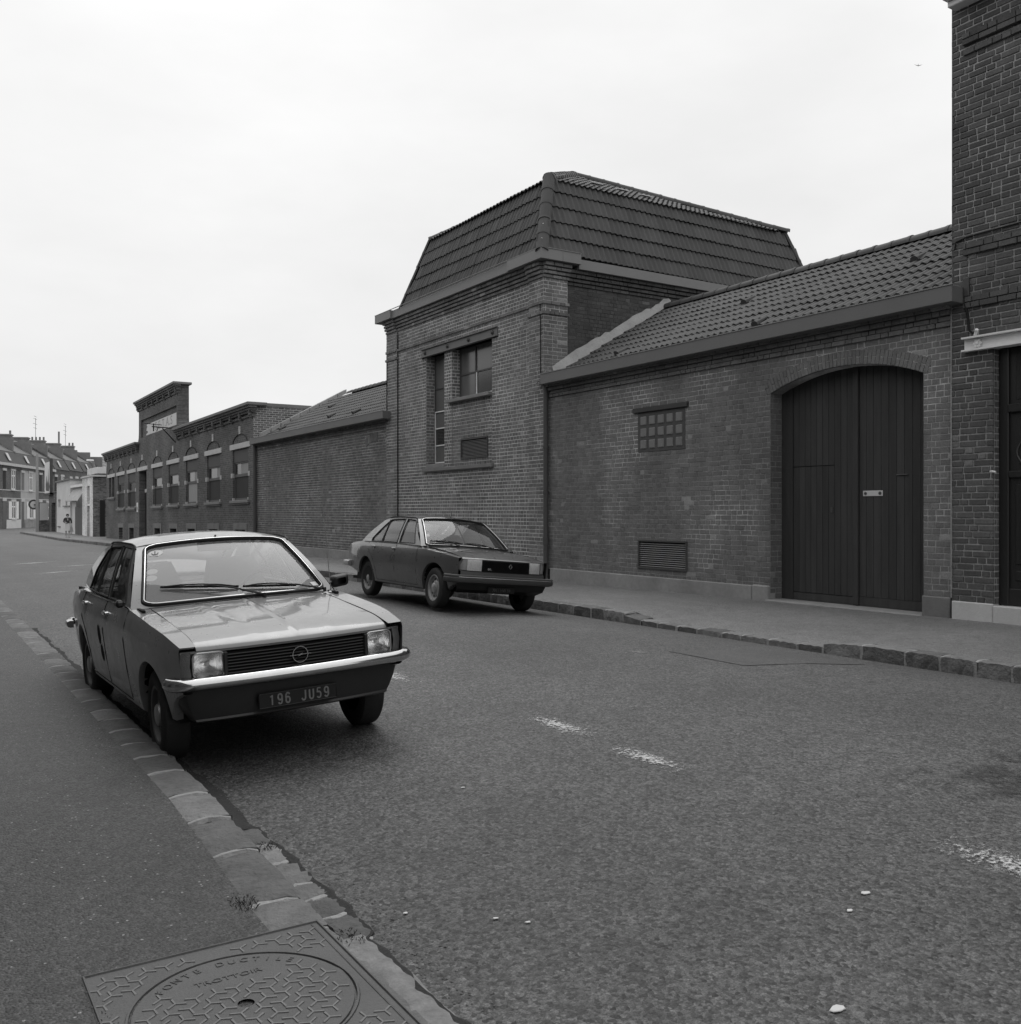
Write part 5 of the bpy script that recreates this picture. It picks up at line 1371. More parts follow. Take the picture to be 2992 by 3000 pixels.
# rear end
rearp = MB(); yr0 = 3.42
R0 = [(sg * x, yr0, z) for sg, x, z in ()]
cols = []
for z in (.43, .5, .6, .7, .76, .785):
    xw = xs_o(yr0, z); cols.append([(xw * u, yr0 + .05 * (1 - abs(u) ** 3) - .02 * max(0, (z - .75) / .1) * (1 - abs(u)), z) for u in np.linspace(-1, 1, 13)])
rearp.grid(cols)
rearp.grid([[(x, y, op['zin'](y) + .018 * (1 - u * u) * max(0, min(1, (3.45 - y) / .2))) for u in np.linspace(-1, 1, 11) for x in [u * (op['inner'](max(y, 2.91)) + .012)]] for y in (2.82, 3.0, 3.15, 3.3, 3.40, 3.455)])
rearp.build('boot', M_op, OP, True, 40)
for sx in (-1, 1):
    mb = MB(); mb.box(sx * .38, sx * .60, 3.43, 3.49, .62, .76, .015); mb.build('tail_light', M_sig, OP)
fbr = lambda x: 3.53 - .05 * (x / .7) ** 2
mb = MB(); P = [(x, fbr(x), 0, 1) for x in np.linspace(-.65, .65, 15)]; P = [(-.742, 3.17, -1, 0), (-.735, 3.32, -1, 0), (-.705, 3.44, -.8, .6)] + P + [(.705, 3.44, .8, .6), (.735, 3.32, 1, 0), (.742, 3.17, 1, 0)]
rows = curve_band(P, [(-.03, .575), (0, .578), (.02, .57), (.03, .55), (.02, .525), (0, .515), (-.03, .515)]); mb.grid(rows); mb.add(rows[0], [tuple(range(7))]); mb.build('rear_bumper', M_chrome, OP, True, 40)
# mirror, mirror stub, aerial, wipers, stickers
mb = MB(); ml = [(x, z + (x - .86) * .12) for x, z in rrect(.79, .925, .905, .995, .025, 5)]; mc = (.857, .95); mb.grid([[(mc[0] + (x - mc[0]) * k, y, mc[1] + (z - mc[1]) * k) for x, z in ml + ml[:1]] for y, k in ((.715, .55), (.722, .85), (.745, 1.0), (.80, 1.0), (.801, .9), (.801, .0))]); mb.tube([(.71, .72, .92), (.80, .76, .94)], .016, 8)
mm = mb.build('door_mirror', M_blk, OP, True, 50)
mb = MB(); mb.box(-.80, -.745, .70, .78, .905, .955, .015); mb.build('mirror_base', M_blk, OP)
mb = MB(); mb.lathe([(.022, 0), (.02, .012), (.008, .02), (.006, .04)], 'Z', 10, (.675, .50, .885)); mb.tube([(.675, .50, .90), (.655, .53, 1.55)], [.0032, .0014], 5); mb.build('aerial', M_dchrome, OP, True)
def wiper(parent, fn, base, tip0, tip1, dz=.03):
    b = fn(*base) + Vector((0, -.02, .02)); m_ = fn((tip0[0] + tip1[0]) / 2, (tip0[1] + tip1[1]) / 2) + Vector((0, -dz, dz)); k = .62
    mb = MB(); mb.tube([b + Vector((0, -.015, -.02)), b + Vector((0, -.01, .012))], .013, 8); mb.tube([b, b.lerp(m_, .5) + Vector((0, -.008, .012)), m_], [.009, .007, .004], 6)
    wp = mb.build('wiper', M_blk, parent, True)
    n = 12; A = [fn(tip0[0] + (tip1[0] - tip0[0]) * i / n, tip0[1] + (tip1[1] - tip0[1]) * i / n) for i in range(n + 1)]
    mb = MB(); mb.grid([[p + Vector((0, -.002, .003)) for p in A], [p + Vector((0, -.012, .014)) for p in A]]); mb.tube([p + Vector((0, -.013, .016)) for p in A], .004, 5)
    q = [A[1] + Vector((0, -.014, .016)), A[3] + Vector((0, -.022, .026)), m_, A[-4] + Vector((0, -.022, .026)), A[-2] + Vector((0, -.014, .016))]
    mb.tube(q, .005, 5); mb.build('blade', M_rub, wp, True)
W1 = op['ws_fn']
wiper(OP, W1, (.60, .0), (.13, .245), (.50, .150)); wiper(OP, W1, (.93, .0), (.52, .145), (.80, .10))
def sticker(parent, fn, u, v, ru, rv, m, ring=None):
    mb = MB(); lp = [(u + ru * math.cos(2 * PI * i / 24), v + rv * math.sin(2 * PI * i / 24)) for i in range(24)]
    off = Vector((0, -.001, -.0035)); fill(mb, lp, lambda a, b: fn(a, b) + off, 2); o = mb.build('sticker', m, parent)
    if ring:
        mb = MB(); fill(mb, [(u + (a - u) * .72, v + (b - v) * .72) for a, b in lp], lambda a, b: fn(a, b) + off * 1.6, 2); q = mb.build('sticker_print', ring, o)
sticker(OP, W1, .115, .83, .042, .055, M_stick); sticker(OP, W1, .095, .64, .03, .035, M_gry)
sticker(OP, W1, .095, .52, .030, .042, M_stick, M_gry); sticker(OP, W1, .09, .42, .030, .042, M_stick, M_gry)
mb = MB(); a_ = [W1(.112 + .018 * math.cos(k), .83 + .03 * math.sin(k)) + Vector((0, -.004, -.001)) for k in np.linspace(PI, 2 * PI, 9)]; mb.tube(a_, .003, 4); mb.tube([W1(.112, .80) + Vector((0, -.004, -.001)), W1(.112, .865) + Vector((0, -.004, -.001))], .003, 4); mb.build('sticker_print', M_stickd, OP)
mb = MB(); fill(mb, [(.90, .10), (.935, .10), (.93, .16), (.895, .155)], lambda a, b: W1(a, b) + Vector((0, -.001, -.003)), 2); mb.build('sticker', M_stick, OP)
for (y, z, a, b) in ((1.50, .640, .055, .075), (1.46, .505, .055, .065)):
    mb = MB(); fill(mb, [(y + a * math.cos(2 * PI * i / 20), z + b * math.sin(2 * PI * i / 20)) for i in range(20)], lambda p, q: (-(xs_o(p, q) + .0015), p, q), 3); mb.build('door_oval', M_gap, OP)  # two near-black ovals laid on the kerb-side door

# ---- the dark saloon at the far kerb
RN = empty('parked_car', (7.126, 12.065, .126), 'dark four-door saloon with grey bumpers, parked at the far kerb before the tower block', 'car', 'cars parked in the street', (0, .082, -.017))
TAP_R = [(0, 1), (1.5, 1), (2.0, .985), (2.4, .95), (2.75, .90), (3.05, .83)]
rn = dict(paint=M_re, wb=2.441, arch=.355, wr=.29, yf=-.60, yr=3.56, floor=.2, tw=.165, rim=.182, tf=1.42, tr=1.36, steel=mat('wheel_steel', .3, .45, .25, 6, 50, metal=.4, obj=True),
    prof=[(.2, .75), (.3, .79), (.45, .825), (.62, .842), (.72, .842), (.80, .832), (.885, .805), (.95, .78)],
    k=[(-.62, .86), (-.5, .90), (-.3, .935), (0, .965), (.5, 1), (2.1, 1), (2.5, .985), (2.9, .955), (3.28, .90), (3.42, .86), (3.56, .80)],
    shoulder=[(-.62, .742), (-.5, .757), (-.1, .80), (.3, .833), (.6, .858), (1.3, .880), (2.3, .885), (2.8, .883), (3.1, .862), (3.33, .835), (3.56, .79)],
    bottom=[(-.62, .40), (-.45, .34), (-.3, .27), (.4, .245), (2, .245), (2.7, .33), (3.1, .41), (3.43, .46)],
    inner=lambda y: .68 if y < .66 else (.765 * cr(TAP_R, y) if y < 2.9 else cr([(2.9, .65), (3.2, .61), (3.56, .52)], y)),
    zin=lambda y: cr([(-.62, .748), (-.5, .768), (-.1, .812), (.3, .845), (.66, .876), (2.5, .895), (2.9, .90), (3.2, .885), (3.56, .83)], y),
    side=dict(z=(.88, 1.30), x=(.80, .60), belt=(.45, 2.6), taper=TAP_R, outline=[(.465, .876), (.82, 1.10), (1.03, 1.265), (1.09, 1.288), (1.7, 1.312), (2.05, 1.300), (2.25, 1.262), (2.70, 1.045), (2.95, .93), (3.05, .885)],
        holes=[[(.70, .905), (1.00, 1.225), (1.06, 1.262), (1.36, 1.278), (1.25, .905)], [(1.33, .905), (1.44, 1.278), (1.95, 1.268), (2.04, 1.23), (2.42, .95), (2.41, .905)]],
        bars=[((1.93, .905), (2.02, 1.262), .014)], rail=[(1.0, 1.27), (1.05, 1.298), (1.12, 1.312), (1.7, 1.328), (1.98, 1.318), (2.08, 1.306)]),
    belt_m=M_blk, handle_m=M_dchrome, handles=[(1.344, .81), (2.115, .82)],
    roof=dict(yf=lambda u: 1.05 - .05 * (1 - u * u), yr=lambda u: 2.20 + .06 * (1 - u * u), edge=[(0, 1.296), (.3, 1.312), (.6, 1.311), (.8, 1.298), (1, 1.268)], crown=[(0, .04), (.3, .06), (.7, .06), (1, .03)]),
    ws=dict(x=(.80, .602), yb=(.475, .385), zb=(.870, .89), yt=(1.055, 1.0), zt=(1.292, 1.334), bulge=.016, inset=(.05, .05, .03, .035), r=.05),
    bl=dict(x=(.66, .572), yb=(3.02, 3.10), zb=(.885, .90), yt=(2.21, 2.27), zt=(1.268, 1.298), bulge=.012, inset=(.07, .07, .08, .06), r=.08),
    seat_y=1.4, seat_h=.58, steer=-.36, turn=R(-2),
    joints=[[(.52, z) for z in (.30, .5, .7, .80, .848)], [(1.29, z) for z in (.30, .5, .7, .85, .875)], [(2.0, .30), (2.02, .45), (2.12, .62), (2.32, .75), (2.4, .88)], [(y, .30) for y in np.linspace(.52, 2.0, 10)]])
xs_r, zsh_r, gx_r = make_car(rn, RN)
yf2 = lambda x: -.672 + .075 * (x / .7) ** 2
def hood2(x, v):
    yr_ = .53 - .10 * (1 - (x / .68) ** 2); y = yr_ + (yf2(x) - yr_) * v; d = y - yf2(x)
    z = cr([(0, .738), (.01, .748), (.04, .757), (.2, .785), (.6, .832), (1.2, .880)], d) + .02 * (1 - (x / .68) ** 2) * min(1, d / .4)
    z += .008 * max(0, 1 - abs(abs(x) - .40) / .04) * min(1, d / .3)
    return (x, y, z)
mb = MB(); mb.grid([[hood2(x, v) for x in np.linspace(-.677, .677, 29)] for v in list(np.linspace(0, .9, 20)) + [.94, .97, .985, 1]]); mb.build('bonnet', M_re, RN, True, 30)
for x in (-.68, .68):
    mb = MB(); mb.tube([Vector(hood2(x, v)) + Vector((0, 0, -.002)) for v in np.linspace(0, 1, 20)], .005, 4, cap=False); mb.build('bonnet_joint', M_gap, RN)
mb = MB(); mb.grid([[(x, .50 - .10 * (1 - (x / .76) ** 2) + d, .868 + .02 * (1 - (x / .76) ** 2) + h) for x in np.linspace(-.79, .79, 21)] for d, h in ((-.06, -.014), (-.02, .0), (.05, .0), (.14, -.03))]); mb.build('cowl', M_re, RN, True)
mb = MB(); mb.grid([[(x, yf2(x) + d, z) for x in np.linspace(-.69, .69, 25)] for d, z in ((.0, .738), (.01, .735), (.03, .57), (.0, .565), (.0, .50))]); mb.build('front_panel', M_re, RN, True, 30)
mb = MB(); mb.grid([[(x, yf2(x) - .002, z) for x in np.linspace(-.378, .40, 15)] for z in (.574, .732)]); gr = mb.build('grille', M_gap, RN)
for i in range(13):
    z = .581 + i * .012; mb = MB(); mb.grid(curve_band(plan_curve(lambda x: yf2(x) - .002, -.376, .398, 12), [(0, z + .003), (.010, z), (0, z - .003)])); mb.build('grille_bar', M_blk, gr)
for sx in (-1, 1):
    q = MB(); x0, x1 = (.385, .600)
    q.grid([[(sx * x, yf2(x) + .004, z) for x in (x0, .45, .5, .55, x1)] for z in (.577, .655, .734)]); head = q.build('headlight', mat('fluted_lamp', .75, .3, .35, 30, 80, .5, 60, obj=True, stretch=(3, 1, 1)), RN)
    q = MB(); q.grid([[(sx * x, yf2(x) - .006 - .008 * math.sin(PI * (x - x0) / (x1 - x0)), z) for x in np.linspace(x0, x1, 7)] for z in (.577, .655, .734)]); q.build('lens', M_lens, head, True)
    q = MB(); q.grid([[(sx * x, y, zt), (sx * (x + .004), y - .004, .65), (sx * x, y, .583)] for x, y, zt in ((.606, -.615, .733), (.65, -.60, .730), (.685, -.575, .715), (.705, -.53, .68), (.715, -.48, .62))]); q.build('turn_signal', M_sigl, RN, True)
    mb = MB(); mb.box(sx * .40, sx * .63, 3.57, 3.63, .6, .76, .015); mb.build('tail_light', M_sig, RN)
# diamond emblem and trim letters
mb = MB(); y = yf2(0) - .014; mb.tube([(.035, y, .662), (.061, y, .695), (.035 + .052, y, .662), (.061, y, .629)], .0055, 6, closed=True); mb.build('emblem', M_dchrome, RN)
place_text('GTL', .034, M_stick, gr, Matrix.Translation((-.272, yf2(.27) - .014, .607)) @ Matrix.Rotation(R(90), 4, 'X'), 'lettering', .001, 1.0)
fb2 = lambda x: -.735 + .06 * (x / .75) ** 2
bumper(RN, fb2, 0, .74, [(-.05, .515), (.0, .518), (.016, .51), (.02, .495), (.012, .488), (.014, .478), (.022, .470), (.022, .44), (.01, .415), (-.03, .405), (-.06, .40)], M_gry, 'front_bumper', [(.79, -.655, .6, -.8), (.825, -.615, .9, -.43), (.838, -.55, 1, -.05), (.84, -.42, 1, 0)])
mb = MB(); mb.tube([(x, fb2(x) - .02, .484) for x in np.linspace(-.76, .76, 25)], .004, 5); mb.build('bumper_strip', M_dchrome, RN, True)
mb = MB(); mb.grid([[(x, -.66 + .05 * (x / .7) ** 2, .42), (x * .97, -.61 + .05 * (x / .7) ** 2, .31), (x * .9, -.45, .26)] for x in np.linspace(-.74, .74, 15)]); mb.build('front_valance', M_blk, RN, True)
mb = MB(); mb.box(-.262, .175, -.652, -.640, .28, .358, .003); pl = mb.build('number_plate', mat('plate_black', .012), RN)
place_text('7911 HW 59', .062, mat('plate_dirty', .10, .6, .3, obj=True), pl, Matrix.Translation((-.045, -.655, .318)) @ Matrix.Rotation(R(90), 4, 'X'), 'lettering', .0012, .9)
rearp = MB(); yr0 = 3.56; cols = []
for z in (.47, .55, .65, .72, .77, .79):
    xw = xs_r(yr0, z); cols.append([(xw * u, yr0 + .05 * (1 - abs(u) ** 3), z) for u in np.linspace(-1, 1, 13)])
rearp.grid(cols)
rearp.grid([[(x, y, rn['zin'](y) + .012 * (1 - u * u) * max(0, min(1, (3.59 - y) / .2))) for u in np.linspace(-1, 1, 11) for x in [u * (rn['inner'](max(y, 2.91)) + .012)]] for y in (2.9, 3.05, 3.2, 3.4, 3.53, 3.60)]); rearp.build('boot', M_re, RN, True, 40)
mb = MB(); P = [(-.79, 3.2, -1, 0), (-.778, 3.40, -1, 0), (-.74, 3.56, -.8, .6)] + [(x, 3.67 - .05 * (x / .7) ** 2, 0, 1) for x in np.linspace(-.68, .68, 13)] + [(.74, 3.56, .8, .6), (.778, 3.40, 1, 0), (.79, 3.2, 1, 0)]
rows = curve_band(P, [(-.03, .545), (0, .55), (.025, .535), (.03, .50), (.02, .46), (-.03, .45)]); mb.grid(rows); mb.add(rows[0], [tuple(range(6))]); mb.build('rear_bumper', M_dchrome, RN, True, 40)
W2 = rn['ws_fn']
wiper(RN, W2, (.36, .0), (.09, .14), (.42, .09)); wiper(RN, W2, (.74, .0), (.44, .10), (.68, .06))
mb = MB(); fill(mb, [(.06, .32), (.105, .32), (.105, .40), (.06, .40)], lambda a, b: W2(a, b) + Vector((0, -.001, -.004)), 2); mb.build('sticker', M_stick, RN)
sticker(RN, W2, .085, .48, .025, .04, M_gry)
mb = MB(); mb.tube([(0, 1.12, 1.345), (-.04, 1.02, 1.43)], [.006, .003], 5); mb.build('aerial', M_blk, RN)
for y in (1.344, 2.115):
    mb = MB(); x = -xs_r(y, .775); mb.box(x - .008, x + .01, y - .018, y + .018, .755, .795, .004); mb.build('door_lock', M_dchrome, RN)
# ---------------------------------------------------------------- low factory front beyond the left wing (its street falls slightly)
M_fac = brick_tex_mat('brick_factory', 0.085, 0.125, 0.17)
M_facside = brick_tex_mat('brick_factory_side', 0.09, 0.16, 0.36, 'XZ', .24, .085, .016)
M_facdk = mat('groove_shade_dark', 0.03, 0.9, 0.2)  # arch groove shade as colour; also print and blind windows
M_lintw = mat('pale_stone', 0.52, 0.85, 0.2, 2, 20, 0.3, 30)
M_shut = mat('roller_box', 0.075, 0.7, 0.1)
M_curt = mat('net_curtain', 0.3, 0.8, 0.25, 4, 20, stretch=(1, 9, .6))
M_fpane = mat('factory_pane', 0.05, 0.75, 0.2, 1.5, 12, spec=0.15)
M_cope = mat('coping_cement', 0.2, 0.9, 0.2, 2, 15)
FA = empty('low_factory_building', (W, 36.4, 0), 'single-storey brick factory with pale lintels, arched windows and a raised lettered gable', 'building', None, (-.0098, 0, 0))
def holed(mb, y0, y1, z0, z1, holes, x=0.0):
    Y = sorted(set([y0, y1] + [v for h in holes for v in h[:2] if y0 < v < y1])); Z = sorted(set([z0, z1] + [v for h in holes for v in h[2:] if z0 < v < z1]))
    for a, b in zip(Y, Y[1:]):
        for c, d in zip(Z, Z[1:]):
            m_, n_ = (a + b) / 2, (c + d) / 2
            if any(h[0] < m_ < h[1] and h[2] < n_ < h[3] for h in holes): continue
            mb.quad((x, a, c), (x, b, c), (x, b, d), (x, a, d))
    for h in holes:
        a, b, c, d = h; e = x + .42
        mb.quad((x, a, c), (x, a, d), (e, a, d), (e, a, c)); mb.quad((x, b, c), (e, b, c), (e, b, d), (x, b, d)); mb.quad((x, a, c), (e, a, c), (e, b, c), (x, b, c)); mb.quad((x, a, d), (x, b, d), (e, b, d), (e, a, d))
cen = [38.09, 42.05, 45.85, 49.42, 53.02, 56.75, 59.88, 63.24, 66.45]; cen = [c - 36.4 for c in cen]
FL = 32.0
holes = []
for i, c in enumerate(cen):
    if i == 5: holes.append((c - 1.0, c + 1.0, .2, 4.14))
    elif i == 8: holes += [(c - .95, c - .15, 2.85, 4.14), (c + .15, c + .95, 2.85, 4.14)]
    else: holes.append((c - 1.06, c + 1.06, 2.07, 4.14))
    if i not in (5, 8): holes.append((c - .68, c + .68, .12, .88))
fw = MB(); holed(fw, 0, FL, -.2, 5.3, holes)
fw.quad((0, FL, -.5), (6, FL, -.5), (6, FL, 5.3), (0, FL, 5.3))
fwall = fw.build('wall', M_fac, FA, recalc=False)
mb = MB(); mb.box(.43, 8, .3, FL - .1, -.3, 5.25); mb.build('wall_core', M_dark, FA)
mb = MB(); mb.quad((0, 0, 0), (8, 0, 0), (8, 0, 5.7), (0, 0, 5.7)); mb.build('side_wall', M_facside, FA, recalc=False)
mb = MB(); mb.box(-.05, .1, .02, FL, -.3, .16, .01); mb.build('plinth', M_concd, FA)
# cornice: coping, stepped courses, brackets
def cornice(y0, y1, zt, parent, x0=0.0, depth=.5):
    mb = MB(); mb.box(x0 - .29, x0 + depth, y0 - .2, y1 + .18, zt - .12, zt, .015); mb.build('coping', M_cope, parent)
    mb = MB(); mb.box(x0 - .22, x0 + .1, y0 - .16, y1 + .14, zt - .21, zt - .122); mb.box(x0 - .16, x0 + .1, y0 - .11, y1 + .1, zt - .30, zt - .212); mb.box(x0 - .10, x0 + .1, y0 - .07, y1 + .06, zt - .38, zt - .302); mb.box(x0 - .05, x0 + .1, y0 - .04, y1 + .03, zt - .54, zt - .46); mb.build('cornice', M_fac, parent)
    n = max(2, int((y1 - y0) / 1.25))
    for i in range(n + 1):
        y = y0 + .1 + (y1 - y0 - .2) * i / n
        mb = MB(); mb.box(x0 - .15, x0 + .05, y - .09, y + .09, zt - .50, zt - .30, .01); mb.box(x0 - .10, x0 + .05, y - .09, y + .09, zt - .58, zt - .502, .01); mb.build('bracket', M_fac, parent)
cornice(0, 12.0, 5.83, FA); cornice(21.45, FL, 5.83, FA)
mb = MB(); mb.quad((0, 0, 5.29), (0, 12, 5.29), (0, 12, 5.7), (0, 0, 5.7)); mb.quad((0, 21.4, 5.29), (0, FL, 5.29), (0, FL, 5.7), (0, 21.4, 5.7)); mb.build('parapet', M_fac, FA, recalc=False)
mb = MB(); mb.box(0, 8, -.02, .25, 5.70, 5.83); mb.build('side_coping', M_cope, FA)
# raised centre with the painted name
ga, gb_ = 12.0, 21.4
gm_ = MB(); holed(gm_, ga, gb_, 5.3, 8.0, [(ga + .35, gb_ - .6, 6.02, 7.02)]); gm_.quad((0, ga, 5.3), (.52, ga, 5.3), (.52, ga, 8.0), (0, ga, 8.0)); gm_.quad((0, gb_, 5.3), (.52, gb_, 5.3), (.52, gb_, 8.0), (0, gb_, 8.0)); gm_.quad((.52, ga, 5.3), (.52, gb_, 5.3), (.52, gb_, 8.0), (.52, ga, 8.0))
gable = gm_.build('raised_gable', M_fac, FA, recalc=False)
mb = MB(); mb.quad((.10, ga, 6.0), (.10, gb_, 6.0), (.10, gb_, 7.1), (.10, ga, 7.1)); mb.build('gable_panel', M_fac, gable, recalc=False)
cornice(ga, gb_, 8.13, gable, 0, .62)
mb = MB(); mb.grid([[(.0 + d, ga - o, z) for d in (0, .52)] for o, z in ((.0, 6.6), (.02, 6.3), (.08, 6.05), (.2, 5.9), (.35, 5.84))]); mb.grid([[(.0 + d, gb_ + o, z) for d in (0, .52)] for o, z in ((.0, 6.6), (.02, 6.3), (.08, 6.05), (.2, 5.9), (.35, 5.84))])
for yy, s_ in ((ga, -1), (gb_, 1)): mb.add([(0, yy, 6.6), (0, yy + s_ * .02, 6.3), (0, yy + s_ * .08, 6.05), (0, yy + s_ * .2, 5.9), (0, yy + s_ * .35, 5.84), (0, yy, 5.6)], [(0, 1, 2, 3, 4, 5)])
mb.build('scroll_buttress', M_fac, gable)
rnd = random.Random(2); edge = []
L_ = [(gb_ - 1.75 + rnd.uniform(-.25, .25), 6.10 + .60 * i / 9) for i in range(10)]; R_ = [(ga + .55 + rnd.uniform(-.22, .22), 6.70 - .62 * i / 9) for i in range(10)]
mb = MB(); mb.tess([L_ + R_], lambda y, z: (.092, y, z)); sg_ = mb.build('painted_sign', mat('old_sign_paint', .62, .85, .15, 1.5, 14), gable)
place_text('S.E.T.A.S', .62, mat('faded_letters', .33, .85, .25, 3, 25), sg_, Matrix(((0, 0, -1, .088), (-1, 0, 0, 15.6), (0, 1, 0, 6.40), (0, 0, 0, 1))), 'lettering', .001, 1.55, spacing=1.15)
# bracket that once carried a lamp or wires
mb = MB(); Yb = 49.3 - 36.4; xo = -W
zt = lambda z: z + .0098 * Yb
mb.tube([(0, Yb - .2, zt(5.76)), (-1.1, Yb - .2, zt(5.80))], .03, 6); mb.tube([(0, Yb - .35, zt(5.05)), (-.6, Yb - .2, zt(5.74))], .03, 6); mb.tube([(-.62, Yb - .2, zt(5.90)), (-1.45, Yb - .2, zt(5.95))], .018, 6); mb.tube([(-1.02, Yb - .2, zt(5.96)), (-1.02, Yb - .2, zt(5.58))], .03, 6)
mb.tube([(-.8, Yb - .2, zt(5.78)), (-.85, Yb - .2, zt(5.62)), (-.9, Yb - .2, zt(5.58))], .02, 6); mb.build('iron_bracket', M_dark, FA)
for i, c in enumerate(cen):
    wn_ = bpy.data.objects.new('door_bay' if i == 5 else 'window', None); C.objects.link(wn_); wn_.parent = FA
    mb = MB(); mb.box(-.05, .12, c - 1.33, c + 1.33, 4.14, 4.36, .012); mb.build('lintel', M_lintw, wn_)
    mb = MB(); mb.box(-.05, .05, c - .075, c + .075, 4.72, 5.04, .008); mb.build('keystone', M_lintw, wn_)
    ar = 1.9; zc_ = 4.70 - ar; a0 = math.asin(1.08 / ar)
    mb = MB(); P = [(c + math.sin(-a0 + 2 * a0 * k / 16), -math.cos(0)) for k in range(17)]
    el = lambda k, e: (c + (.98 + e) * math.cos(PI * k / 20), 4.33 + (.38 + e) * math.sin(PI * k / 20)); mb.grid([[(-.03, *el(k, e)) for k in range(21)] for e in (0, .035)]); mb.grid([[(x_, *el(k, 0)) for k in range(21)] for x_ in (-.03, .02)]); mb.build('hood_mould_shade', M_facdk, wn_)  # dark colour carries the shade of the groove along the arch
    if i == 5:
        mb = MB(); mb.box(.30, .44, c - 1.0, c + 1.0, 2.92, 3.12); mb.build('transom', M_lintw, wn_)
        mb = MB(); mb.box(.34, .42, c - 1.0, c + 1.0, 3.12, 4.14); mb.build('fanlight', M_paned, wn_)
        mb = MB(); mb.box(.32, .40, c - .98, c - .01, .2, 2.9); mb.box(.32, .40, c + .01, c + .98, .2, 2.9); mb.build('door', M_ddoor, wn_)
        mb = MB(); mb.box(-.03, .0, c + 1.25, c + 1.6, 1.80, 2.35, .004); pq = mb.build('notice_plate', mat('enamel_plate', .7, .4, .1), wn_)
        mb = MB(); mb.box(-.034, -.03, c + 1.36, c + 1.5, 1.9, 2.1); mb.build('notice_mark', M_facdk, pq)
        continue
    sz = 2.07 if i != 8 else 2.85
    mb = MB(); mb.box(-.10, .2, c - 1.24, c + 1.24, sz - .12, sz, .015); mb.box(-.05, .05, c - 1.16, c + 1.16, sz - .18, sz - .122, .01); mb.build('sill', M_sill, wn_)
    if i == 8:
        for s_ in (-.55, .55):
            mb = MB(); mb.box(.16, .19, c + s_ - .4, c + s_ + .4, 2.85, 4.14); mb.build('pane', M_paned, wn_)
        continue
    for s_ in (-1, 1):
        mb = MB(); mb.box(-.02, .17, c + s_ * 1.055, c + s_ * 1.27, 3.0, 3.19, .01); mb.build('jamb_block', mat('jamb_stone', .45, .85, .25, 2, 20), wn_)
        mb = MB(); mb.box(-.02, .1, c + s_ * 1.0, c + s_ * 1.06, 2.07, 2.17); mb.build('sill_block', M_lintw, wn_)
    mb = MB(); mb.box(.05, .12, c - 1.05, c + 1.05, 3.62, 4.13); mb.build('roller_box', M_shut, wn_)
    mb = MB()
    for b in ((c - 1.05, c - .95, 2.08, 3.61), (c + .95, c + 1.05, 2.08, 3.61), (c - .95, c + .95, 3.02, 3.13), (c - .95, c + .95, 2.08, 2.16), (c - .95, c + .95, 3.56, 3.61)): mb.box(.07, .13, *b)
    mb.build('frame', M_gframe, wn_)
    mb = MB(); mb.box(.105, .115, c - .95, c + .95, 2.16, 3.02); mb.build('pane', M_fpane if i != 2 else M_curt, wn_)
    mb = MB(); mb.box(.105, .115, c - .95, c + .95, 3.13, 3.56); mb.build('pane', M_paned, wn_)
    if i in (0, 2, 1):
        mb = MB(); mb.grid([[(.095 + .005 * math.sin(k * 2.1), c - .8 + (1.0 if i == 0 else .55) * k / 20, z) for k in range(21)] for z in (3.14, 3.555)]); mb.build('curtain', M_curt, wn_)
for i, c in enumerate(cen):
    if i in (5, 8): continue
    mb = MB(); mb.box(-.03, .1, c - .92, c + .92, .88, 1.14, .01); mb.box(-.03, .1, c - .92, c - .69, .12, .878, .01); mb.box(-.03, .1, c + .69, c + .92, .12, .878, .01); v = mb.build('cellar_light', M_concd, FA)
    mb = MB(); mb.box(.25, .28, c - .68, c + .68, .1, .9); mb.build('cellar_grating', M_dark, v)

# ---------------------------------------------------------------- small buildings beyond the factory
M_wb = brick_tex_mat('white_painted_brick', 0.62, 0.78, 0.5)
M_db = brick_tex_mat('old_dark_brick', 0.07, 0.2, 0.2, 'XZ')
M_stuc = mat('white_stucco', 0.58, 0.9, 0.18, 0.8, 8, 0.3, 12)
gz = -.15
WBd = root('white_brick_shed', (11.2, 75.3, gz), 'narrow shed with white painted brick front and dark brick side, just past the factory', 'building')
mb = MB(); holed(mb, 72.9, 77.7, gz - .2, 4.12, [(74.3, 75.5, 2.2, 3.5), (74.3, 75.5, gz, 2.05)], 11.2); mb.build('front_wall', M_wb, WBd, recalc=False)
mb = MB(); mb.quad((11.2, 72.9, gz - .2), (16, 72.9, gz - .2), (16, 72.9, 4.12), (11.2, 72.9, 4.12)); mb.build('side_wall', M_db, WBd, recalc=False)
mb = MB(); mb.box(11.1, 16, 72.75, 77.8, 4.12, 4.24); mb.build('coping', M_lintw, WBd)
mb = MB(); mb.box(11.66, 12.0, 72.86, 72.95, gz, 2.45); mb.build('side_door', M_ddoor, WBd)
mb = MB(); mb.box(11.45, 11.5, 74.3, 75.5, gz, 2.05); mb.build('door', M_shut, WBd); mb = MB(); mb.box(11.45, 11.5, 74.3, 75.5, 2.2, 3.5); mb.build('pane', M_pane, WBd)
YG = root('yard_gate', (11.25, 80.8, gz), 'dark double yard gate under a pale corrugated awning, beside the white shed', 'gate')
for a in (78.0, 80.05):
    mb = MB(); mb.box(11.3, 11.36, a, a + 2.0, gz + .02, 2.0); mb.build('gate_leaf', M_iron, YG)
